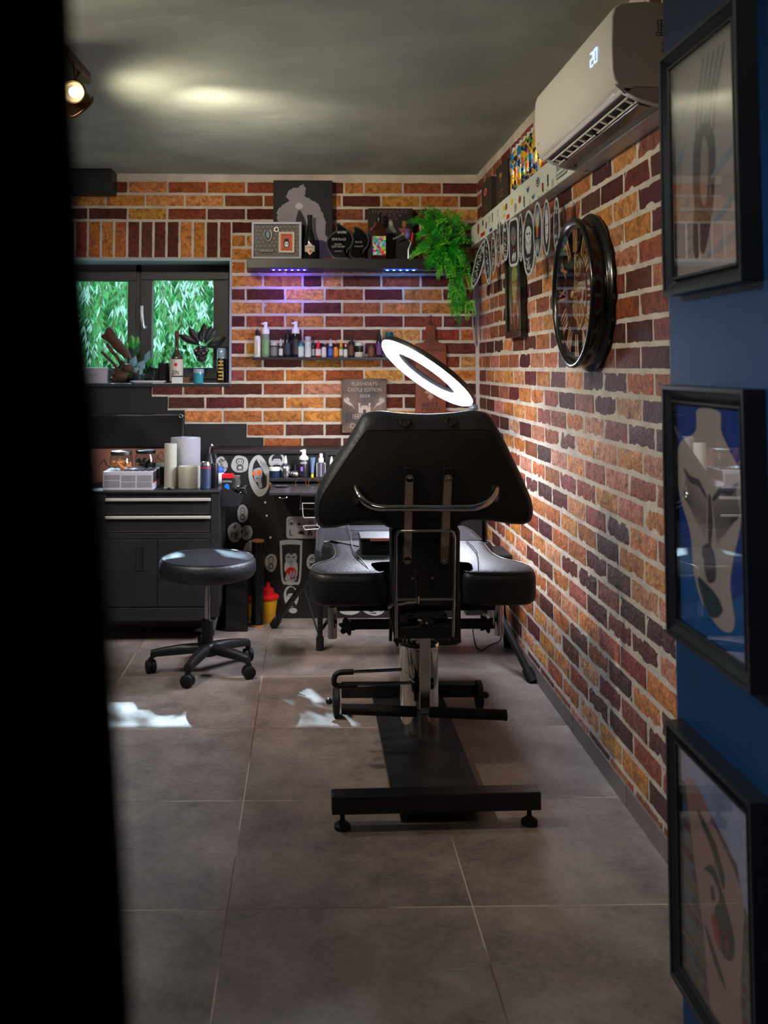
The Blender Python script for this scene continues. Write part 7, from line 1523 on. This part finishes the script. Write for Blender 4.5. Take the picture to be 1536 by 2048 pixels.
# ================================================================== CEILING SPOT FITTING
yh_ = 3.40; BZ = mat('bronze', (92, 62, 34), 0.4, 0.5)
t = thing('ceiling_spotlight', 'bronze ceiling spotlight with two swivel heads, one lit, at the left', 'ceiling light', (-0.85, 3.45, CEIL_Z-0.03))
pc_ = PZ(183, 163, 2.395); hd_ = P(150, 183, 3.42); 
m = MB(); a, b = Vector((PZ(178, 160, 2.40).x, PZ(178, 160, 2.40).y, 2.41)), None
p1_, p2_ = PZ(160, 160, 2.405), PZ(128, 104, 2.405)
m.bar((p1_.x, p1_.y, 2.408), (p2_.x-0.03, p2_.y, 2.408), 0.085, 0.040); m.build('mounting_bar', BZ, t, smooth=0, bevel=0.006)
def head(c, ax_, r, L, nm, lit=False):
    ax_ = Vector(ax_).normalized(); m = MB().lathe([(r*.35, -L), (r*.62, -L*.9), (r*.95, -L*.45), (r, 0), (r*1.06, 0.002), (r*1.06, 0.008), (r*.96, 0.008), (r*.90, -L*.40), (r*.5, -L*.75)], c, ax_, 32, caps=True); o = m.build(nm, BZ, t)
    if lit:
        MB().lathe([(r*.86, -0.02), (r*.5, -0.05), (r*.1, -.055)], c, ax_, 28, caps=False).build('reflector', mat('reflector', (150, 140, 120), 0.3, 0.5), o)
        MB().sphere(c-ax_*0.012, r*.42, 16, 12).build('lamp_bulb', mat('bulb_lit', (255, 250, 240), 0.4, emit=(255, 236, 205), estr=60), o)
    MB().tube([c-ax_*L*.6, c-ax_*L*.6+Vector((0.0, 0.01, 0.04)), Vector((c.x-.01, c.y+.02, 2.39))], 0.007, 8).build('swivel_arm', BZ, o)
h1 = P(147, 184, 3.38); head(h1, (0.16, -1, -0.28), 0.040, 0.085, 'lit_head', True)
h2 = P(162, 212, 3.50); head(h2+Vector((0, 0, 0)), (0.55, 0.55, -0.62), 0.052, 0.085, 'turned_head')
spot('spot_bulb', (-0.80, 3.78, 2.15), (0.20, 4.0, 2.42), 12, (1.0, 0.86, 0.62), 160, 1.0, 0.03)

# ================================================================== PICTURE FRAMES ON THE BLUE WALL
FX0, FX1 = 0.637, 0.6705
FRB = mat('frame_dark', (36, 37, 42), 0.32, noise=0.1)
def pframe(label, z0, z1, y0, y1, draw, lipm):
    t = thing('framed_photo', label, 'framed photo', (FX0, (y0+y1)/2, z0), 'framed tattoo photos on the blue wall')
    def bord(o, i, xa, xb, nm, m):     # mitred border band between offsets o and i, outer face at xa and inner at xb
        R_ = []
        for (off, x) in ((o, FX1), (o, xa), (i, xb), (i, FX1)):
            R_.append([(x, y1-off, z0+off), (x, y0+off, z0+off), (x, y0+off, z1-off), (x, y1-off, z1-off)])
        mb = MB(); mb.rings(R_+[R_[0]], False, False); return mb.build(nm, m, t, smooth=0, bevel=0.0012)
    bord(0, 0.009, FX0, FX0, 'outer_moulding', FRB); bord(0.009, 0.026, FX0+.002, FX0+.013, 'cove_moulding', FRB); bord(0.026, 0.031, FX0+.006, FX0+.006, 'inner_lip', FRB)
    i = 0.031; MB().box(FX0+.017, FX0+.020, y0+i, y1-i, z0+i, z1-i).build('photo_print', draw[0], t, smooth=0)
    pl = Pl((FX0+.0168, y1-i, z0+i), (0, -1, 0), (0, 0, 1)); draw[1](pl, y1-y0-2*i, z1-z0-2*i); pl.build('photo_motif', draw[2], t)
    MB().box(FX0+.009, FX0+.0105, y0+i, y1-i, z0+i, z1-i).build('glass', MATS.get('frame_glass') or thin_glass('frame_glass', refl=2.2), t, smooth=0)
SK1, SK2 = mat('skin_tone', (236, 206, 190), 0.6), mat('skin_shade', (214, 178, 162), 0.6); TAT = mat('tattoo_black', (44, 38, 44), 0.6); TATG = mat('tattoo_soft', (112, 92, 98), 0.6)
def d1(pl, w, h):
    pl.shape([(.0, .02*h), (.95*w, .02*h), (.98*w, .5*h), (.9*w, .98*h), (.1*w, .98*h), (.12*w, .5*h)], 0)
    pl.shape([(.35*w, .18*h), (.30*w, .40*h), (.34*w, .60*h), (.5*w, .66*h), (.66*w, .56*h), (.62*w, .3*h), (.46*w, .08*h)], 2)
    pl.shape([(.42*w, .34*h), (.44*w, .52*h), (.5*w, .60*h), (.56*w, .50*h), (.5*w, .3*h)], 1); pl.shape([(.32*w, .30*h), (.40*w, .34*h), (.44*w, .16*h), (.34*w, .06*h), (.28*w, .14*h)], 3)
    for k in range(5): pl.stroke([(w*(.36+.07*k), h*.60), (w*(.42+.07*k), h*.78), (w*(.52+.08*k), h*.95)], w*.05, 2)
    for s in ((.02, .52, .2, .62), (.10, .28, .25, .38), (.6, .40, .98, .50), (.62, .2, .98, .30), (.12, .72, .34, .84), (.5, .06, .98, .14)): pl.stroke([(s[0]*w, s[1]*h), ((s[0]+s[2])/2*w, (s[1]+s[3])/2*h), (s[2]*w, s[3]*h)], w*.06, 4)
    for k in range(4): pl.stroke([(w*.12, h*(.1+.06*k)), (w*.3, h*(.12+.06*k))], w*.012, 4)
def d2(pl, w, h):
    pl.poly([(0, 0), (w, 0), (w, .30*h), (.5*w, .12*h), (.2*w, .30*h), (0, .34*h)], 4)
    pl.shape([(.34*w, .98*h), (.30*w, .88*h), (.02*w, .80*h), (.0, .60*h), (.18*w, .42*h), (.22*w, .26*h), (.34*w, .14*h), (.62*w, .07*h), (.80*w, .12*h), (.76*w, .3*h), (.92*w, .55*h), (.98*w, .7*h), (.8*w, .82*h), (.68*w, .9*h), (.66*w, .98*h)], 0)
    for s in (-1, 1):
        for k in range(13): pl.stroke([(w*(.5+s*(.04+.026*k)), h*(.60+.006*k)), (w*(.5+s*(.07+.028*k)), h*(.53+.004*k)), (w*(.5+s*(.09+.022*k)), h*(.42+.011*k))], w*.017, 2)
        pl.stroke([(w*(.5+s*.04), .60*h), (w*(.5+s*.16), .655*h), (w*(.5+s*.30), .66*h), (w*(.5+s*.40), .70*h)], w*.05, 2)
    pl.stroke([(.5*w, .62*h), (.5*w, .5*h), (.48*w, .40*h)], w*.07, 2); pl.shape([(.42*w, .40*h), (.54*w, .38*h), (.56*w, .28*h), (.46*w, .24*h), (.40*w, .30*h)], 3); pl.ell(.40*w, .36*h, .03*w, .03*h, 2)
    pl.shape([(.30*w, .235*h), (.42*w, .23*h), (.58*w, .20*h), (.64*w, .15*h), (.5*w, .10*h), (.38*w, .14*h)], 5)
def d3(pl, w, h):
    for j in range(16):
        for i_ in range(4):
            x0 = w*(.25*i_+(.12 if j % 2 else 0)); pl.poly([(x0+.004, h*j/16+.003), (min(w, x0+.25*w)-.002, h*j/16+.003), (min(w, x0+.25*w)-.002, h*(j+1)/16-.002), (x0+.004, h*(j+1)/16-.002)], 4 if (i_+j) % 3 else 5) if x0 < w-.02 else None
    pl.l += .0003
    pl.poly([(0, h), (w, h), (w, .55*h), (.86*w, .62*h), (.8*w, .74*h), (.48*w, .82*h), (.30*w, .86*h), (.0, .84*h)], 1); pl.l += .0003
    pl.shape([(.08*w, .86*h), (.28*w, .88*h), (.50*w, .80*h), (.78*w, .70*h), (.88*w, .60*h), (.82*w, .30*h), (.78*w, -.02*h), (.42*w, -.02*h), (.30*w, .3*h), (.16*w, .62*h)], 0)
    pl.stroke([(.26*w, .78*h), (.50*w, .70*h), (.60*w, .62*h), (.62*w, .58*h)], w*.10, 2)
    pl.shape([(.34*w, .56*h), (.48*w, .62*h), (.60*w, .56*h), (.74*w, .44*h), (.72*w, .34*h), (.60*w, .30*h), (.52*w, .34*h), (.48*w, .44*h), (.56*w, .52*h), (.46*w, .57*h)], 2)
    pl.ell(.46*w, .50*h, .035*w, .03*h, 2)
    for s in (0, 1): pl.shape([(w*(.44+.20*s), .40*h), (w*(.50+.16*s), .42*h), (w*(.56+.10*s), .34*h), (w*(.54+.10*s), .30*h), (w*(.48+.16*s), .33*h)], 3)
    for k in range(4): pl.stroke([(w*(.34+.04*k), h*(.32-.02*k)), (w*(.42+.04*k), h*(.27-.02*k)), (w*(.50+.04*k), h*(.21-.01*k))], w*.06, 2)
    pl.ell(.62*w, .585*h, .02*w, .006*h, 3)
pframe('top black frame on the blue wall, photo of a tattoo with pale streaks', 1.456, 1.890, 1.432, 1.755, (mat('print_beige', (214, 190, 168), 0.6), d1, [SK1, SK2, TATG, mat('tattoo_dim', (120, 98, 96), 0.6), mat('streak_pale', (186, 196, 200), 0.6)]), None)
pframe('middle black frame on the blue wall, photo of a tattooed back and arm', 0.857, 1.297, 1.436, 1.772, (mat('print_navy', (40, 80, 170), 0.6), d2, [SK1, SK2, TATG, TATG, mat('print_cyan', (50, 120, 190), 0.6), mat('tattoo_teal', (60, 86, 90), 0.6)]), None)
pframe('bottom black frame on the blue wall, photo of a black and red tattoo', 0.262, 0.702, 1.446, 1.786, (mat('print_mortar', (120, 130, 150), 0.6), d3, [mat('skin_pink', (214, 160, 150), 0.6), mat('cloth_lilac', (190, 190, 222), 0.7, noise=.15, nscale=18), mat('tattoo_black', (44, 38, 44), 0.6), mat('tattoo_red', (205, 30, 52), 0.6), mat('photo_brick', (110, 66, 62), 0.6), mat('photo_brick2', (134, 110, 76), 0.6)]), None)

# ================================================================== BLACK DOOR CURTAIN AT THE LEFT, NEAR THE CAMERA
t = thing('door_curtain', 'black out-of-focus curtain hanging at the left edge of the view', 'curtain', (-0.5, 0.30, 0.0))
def edge_x(z):
    py = PPY - (z-1.33)/0.26*F_PX + 117
    pts_ = [(-3000, 118), (0, 126), (500, 158), (900, 200), (1250, 228), (1700, 260), (2048, 282), (3000, 310), (9000, 340)]
    for (a, x0), (b, x1) in zip(pts_, pts_[1:]):
        if py <= b or b == 9000:
            f = max(0, min(1, (py-a)/(b-a))); return P(x0+(x1-x0)*f, 733, 0.26).x
m = MB(); NZc, NXc = 60, 60; vs = []
for j in range(NZc+1):
    z = 0.01+2.38*j/NZc; xe = edge_x(z)
    for i in range(NXc+1):
        f = i/NXc; x = xe-f*1.15; y = 0.26+f*0.10+0.016*sin(f*70)*min(1, f*8)+0.004*sin(f*31+z*3); vs.append((x, y, z))
m.add(vs, [(j*(NXc+1)+i, j*(NXc+1)+i+1, (j+1)*(NXc+1)+i+1, (j+1)*(NXc+1)+i) for j in range(NZc) for i in range(NXc)])
o = m.build('curtain_cloth', mat('curtain_black', (5, 5, 5), 0.95, spec=0.1), t, smooth=60); o.modifiers.new('s', 'SOLIDIFY').thickness = 0.003
MB().tube([(0.02, 0.30, 2.40), (-1.95, 0.34, 2.40)], 0.010, 10).build('curtain_rod', BLACKM, t)

# ================================================================== WINDOW SILL THINGS
WY = 5.68
def ws(px, Y=WY): p = P(px, 766, Y); return Vector((p.x, Y, SILL_Z))
def wh(py, Y=WY): return P(400, py, Y).z-SILL_Z
x0, x1 = P(120, 750, 5.64).x, P(213, 750, 5.64).x
t = thing('white_carton', 'white box with small grey script at the left end of the window sill', 'box', ((x0+x1)/2, 5.69, SILL_Z)); MB().box(x0, x1, 5.64, 5.70, SILL_Z, SILL_Z+wh(735, 5.64)).build('carton', mat('carton_grey', (170, 166, 172), 0.6), t, smooth=0, bevel=0.003)
text('lettering', 'ivanade', (P(172, 750, 5.64).x, 5.6395, P(172, 752, 5.64).z), (1, 0, 0), (0, 0, 1), 0.06, 0.012, INKG, t)
t = thing('wooden_sculpture', 'dark brown branching wooden sculpture leaning on the window sill', 'sculpture', ws(240, 5.66)); WDK = mat('driftwood', (74, 44, 28), 0.6, noise=.3, nscale=20, bump=.6); m = MB()
q = lambda x, y, Y=5.66: P(x, y, Y)
m.prism([(q(x, y).x, q(x, y).z) for x, y in ((262, 720), (250, 716), (230, 700), (216, 683), (204, 676), (202, 671), (210, 667), (213, 658), (219, 653), (225, 659), (232, 672), (246, 688), (258, 704))], (0, 5.672, 0), (1, 0, 0), (0, 0, 1), 0.025, .003)
m.tube([q(203, 703), q(215, 715), q(228, 728), q(240, 745)], 0.009, 8); m.tube([q(214, 688), q(222, 700), q(236, 716), (q(245, 735))], 0.010, 8); m.tube(smoothpts([q(228, 742), q(236, 735), q(252, 730), q(262, 742), q(274, 748), q(278, 740)], 4, False), 0.007, 8); m.sphere(q(240, 752), 0.045, 14, 10, (1.0, .6, .75)); m.sphere(q(255, 736), 0.03, 12, 8, (1.2, .6, .8)); m.sphere(q(232, 758), 0.03, 12, 8, (1.3, .7, .5))
m.build('carved_wood', WDK, t, smooth=50)
MB().tube([q(214, 652), q(206, 645)], 0.004, 6).build('brass_tip', BRASS, t); m = MB(); m.cyl(q(246, 722), q(240, 738), .012, n=10); m.build('dark_joint', BLACKM, t)
LG = [mat('house_leaf', (40, 140, 50), 0.35), mat('house_leaf_dark', (24, 84, 44), 0.35), mat('house_leaf_pale', (110, 150, 160), 0.35)]
def big_leaf(m, base, tip, w, mi_):
    base = Vector(base); tip = Vector(tip); d = (tip-base); s = d.cross(Vector((0, 1, 0))).normalized()*w; mid = base.lerp(tip, .4)+Vector((0, -w*.3, 0)); m.m = mi_; m.tube([Vector((base.x*.6+tip.x*.4, base.y, SILL_Z+.05)) if False else base, mid], 0.0015, 5)
    m.add([base, base.lerp(tip, .25)+s*.8, base.lerp(tip, .5)+s, base.lerp(tip, .8)+s*.5, tip, base.lerp(tip, .8)-s*.5, base.lerp(tip, .5)-s, base.lerp(tip, .25)-s*.8, mid], [(0, 1, 8), (1, 2, 8), (2, 3, 8), (3, 4, 8), (4, 5, 8), (5, 6, 8), (6, 7, 8), (7, 0, 8)])
def plant(name, label, px, leaves, potw, pth, seed):
    c = ws(px, 5.755); q = lambda x, y: P(x, y, 5.745)
    t = thing(name, label, 'plant', c); MB().lathe([(potw*.75, 0), (potw, pth), (potw*.9, pth), (potw*.85, pth*.8)], c, n=20).build('pot', DG, t); m = MB()
    for (bx_, by_, tx_, ty_, w_l, mi_) in leaves: 
        m.m = mi_; m.tube([c+Vector((0, 0, pth*.8)), (c+q(bx_, by_))/2+Vector((0, 0, .02)), q(bx_, by_)], 0.0018, 5); big_leaf(m, q(bx_, by_), q(tx_, ty_), w_l, mi_)
    m.build('leaves', LG, t, smooth=0); return t
plant('house_plant', 'broad-leaved green plant on the sill beside the sculpture', 276, [(268, 700, 262, 668, .025, 0), (270, 695, 276, 672, .022, 0), (266, 712, 280, 690, .02, 1), (262, 735, 272, 712, .024, 2), (276, 742, 290, 720, .026, 2), (284, 752, 268, 735, .03, 2), (256, 700, 250, 680, .014, 0), (290, 726, 300, 700, .018, 2), (296, 735, 303, 715, .02, 0), (270, 762, 292, 748, .03, 1), (206, 730, 216, 720, .012, 0), (215, 738, 222, 728, .014, 0)], .032, .05, 1)
plant('house_plant', 'small bright trailing plant behind the apple bottle', 350, [(330, 700, 334, 688, .014, 0), (338, 692, 346, 684, .014, 0), (348, 690, 358, 683, .012, 0), (372, 700, 380, 714, .012, 0), (376, 716, 378, 732, .012, 0), (384, 722, 386, 738, .012, 0), (366, 690, 374, 700, .014, 0), (356, 700, 366, 712, .014, 1), (326, 715, 332, 702, .012, 0), (322, 730, 328, 720, .010, 1)], .026, .06, 2)
c = ws(297, 5.64); t = thing('plate', 'white oblong plate lying on the window sill', 'plate', c); MB().rings([[c+Vector((a, b, z)) for a, b in rrect(w_, d_, min(w_, d_)*.3, 4)] for w_, d_, z in ((.16, .05, 0), (.20, .075, .010), (.205, .08, .016), (.195, .07, .015), (.15, .04, .006))]).build('plate_body', mat('porcelain', (224, 222, 228), 0.25), t)
c = ws(327.5, 5.70); t = thing('dark_mug', 'dark metal mug between the white plate and the apple bottle', 'mug', c); MB().lathe([(.030, 0), (.033, .004), (.034, wh(726)), (.031, wh(726)), (.030, .02)], c, n=26).build('mug_body', mat('mug_dark', (52, 46, 50), 0.3, .5), t)
c = ws(306, 5.72); t = thing('small_glass', 'small clear glass standing behind the white plate', 'glass', c); MB().lathe([(.022, 0), (.024, .003), (.026, .085), (.023, .085), (.021, .006)], c, n=22).build('glass_body', CLEAR, t)
c = ws(353, 5.655); t = thing('apple_bottle', 'green glass spirits bottle with a red apple label on the sill', 'bottle', c); H = wh(662, 5.655); r = 0.0385
MB().lathe([(r*.94, 0), (r, .005), (r, H*.47), (r*.92, H*.52), (r*.45, H*.61), (r*.30, H*.66), (r*.28, H*.90)], c, n=36).build('glass', mat('green_glass', (58, 66, 30), 0.05, coat=.5), t); MB().lathe([(r*.31, H*.82), (r*.33, H*.98), (r*.28, H)], c, n=18).build('cap', mat('cap_wine', (90, 22, 30), 0.35), t)
m = MB(); vs = []
for k in range(13):
    a = radians(-165+150*k/12); vs += [(c.x+(r+.0008)*cos(a), c.y+(r+.0008)*sin(a), c.z+.012), (c.x+(r+.0008)*cos(a), c.y+(r+.0008)*sin(a), c.z+H*.46)]
m.add(vs, [(2*k, 2*k+2, 2*k+3, 2*k+1) for k in range(12)]); m.build('label_band', mat('label_beige', (206, 196, 176), 0.6), t)
MB().sphere(c+Vector((0, -r+.003, H*.36)), .011, 12, 8, (1, .5, 1.3)).build('red_apple', REDP, t); text('lettering', 'ZIN', c+Vector((-.022, -r-.003, .052)), (1, 0, 0), (0, 0, 1), .040, .022, INK, t); text('lettering', 'LION', c+Vector((-.022, -r-.003, .020)), (1, 0, 0), (0, 0, 1), .044, .024, INK, t)
x0, x1 = P(344, 760, 5.61).x, P(379, 760, 5.61).x; t = thing('card_box', 'small white and brown card box before the apple bottle', 'box', ((x0+x1)/2, 5.61, SILL_Z)); xm = P(366, 760, 5.61).x
MB().box(x0, xm, 5.598, 5.614, SILL_Z, SILL_Z+wh(754, 5.6)).build('white_half', PAPER, t, smooth=0, bevel=.001); MB().box(xm, x1, 5.598, 5.614, SILL_Z, SILL_Z+wh(754, 5.6)).build('brown_half', mat('brown_half', (96, 70, 44), 0.6), t, smooth=0, bevel=.001); MB().box(x0-.002, P(388, 760, 5.61).x, 5.597, 5.616, SILL_Z+wh(754, 5.6), SILL_Z+wh(751.5, 5.6)).build('dark_lid', INK, t, smooth=0)
# feathered skull on a wire foot
c = ws(403, 5.66); t = thing('feather_skull', 'black bead skull with a fan of dark feathers on a wire stand', 'ornament', c); fe = mat('feather_black', (30, 28, 30), 0.45, noise=.2, nscale=40)
for (bx_, by_, tx_, ty_, w_) in ((400, 690, 356, 669, .020), (398, 686, 377, 655, .022), (402, 684, 400, 660, .018), (404, 684, 409, 645, .020), (408, 685, 424, 651, .020), (410, 686, 433, 655, .019), (414, 690, 453, 674, .024), (412, 694, 445, 686, .018)):
    b_, e_ = P(bx_, by_, 5.66), P(tx_, ty_, 5.665); d = e_-b_; s = Vector((d.z, 0, -d.x)).normalized()*w_
    m = MB(); m.tube([b_, b_.lerp(e_, .5)+Vector((0, -.004, 0)), e_], .0016, 6); n_ = 10; L1 = []; L2 = []
    for k in range(n_+1):
        f = k/n_; wd = sin(pi*min(1, f*.82+.06))**1.3*(1 if f < .85 else (1-f)/.15*.8+.2); p_ = b_.lerp(e_, f)+Vector((0, -.004*sin(pi*f), 0)); L1.append(p_+s*wd+Vector((0, .004, 0))); L2.append(p_-s*wd+Vector((0, .004, 0)))
        if k == n_: L1[-1] = L2[-1] = p_
    ctr_ = [b_.lerp(e_, k/n_)+Vector((0, -.005*sin(pi*k/n_)-.001, 0)) for k in range(n_+1)]
    for A_ in (L1, L2):
        m.add(A_+ctr_, [(k, k+1, n_+1+k+1, n_+1+k) for k in range(n_)])
    m.build('feather', fe, t, smooth=60)
m = MB(); kc_ = P(402, 704, 5.655); m.sphere(kc_, .038, 18, 12, (1.05, .8, 1.0)); m.sphere(P(403, 717, 5.648), .026, 14, 8, (1.0, .8, .7)); bl = m.build('skull', mat('skull_dark', (52, 46, 46), 0.35, .3), t)
m = MB()
for (x, y, r_) in ((391, 701, .012), (413, 701, .012), (401, 695, .008), (397, 707, .006), (406, 707, .006), (401, 709, .004), (394, 714, .005), (409, 714, .005), (401, 700, .006)): m.sphere(P(x, y, 5.62), r_, 10, 8)
m.build('bead', mat('bead_pewter', (120, 112, 108), 0.25, .7), t)
m = MB()
for (x, y) in ((396, 736), (400, 738), (404, 738), (408, 736)): m.tube(smoothpts([P(402, 722, 5.655), P((x+402)/2+(x-402)*.6, 728, 5.655), P(x, y, 5.655), ws(x, 5.655)], 3, False), .0013, 6)
m.build('wire_foot', BLACKM, t)
c = ws(397, 5.61); t = thing('teal_cup', 'frosted cup with a teal lower half before the feather ornament', 'cup', c); H = wh(738, 5.61); MB().lathe([(.026, 0), (.028, .003), (.029, H*.72)], c, n=26).build('cup_body', mat('teal_clear', (60, 150, 160), 0.15, spec=.8), t); MB().lathe([(.031, H*.72), (.031, H*.92), (.029, H)], c, n=26).build('clear_lid', mat('lid_clear', (150, 172, 180), 0.15), t)
c = ws(443, 5.64); t = thing('gold_spray_can', 'black spray can with gold print and clear cap at the right end of the sill', 'can', c); H = wh(696, 5.64); MB().lathe([(.026, 0), (.027, .004), (.027, H*.70), (.022, H*.74)], c, n=26).build('can_body', mat('can_black', (32, 28, 28), 0.2, .3), t); MB().lathe([(.0265, H*.70), (.0265, H*.98), (.024, H)], c, n=26).build('clear_cap', mat('cap_smoke', (130, 150, 165), 0.12, spec=.8), t)
m = MB()
for k in range(6): m.box(c.x-.018+(.004*(k % 2)), c.x+.012, c.y-.0286, c.y-.0266, c.z+.020+.020*k, c.z+.030+.020*k)
m.build('gold_print', mat('gold_print2', (200, 160, 60), 0.4, .3), t, smooth=0)
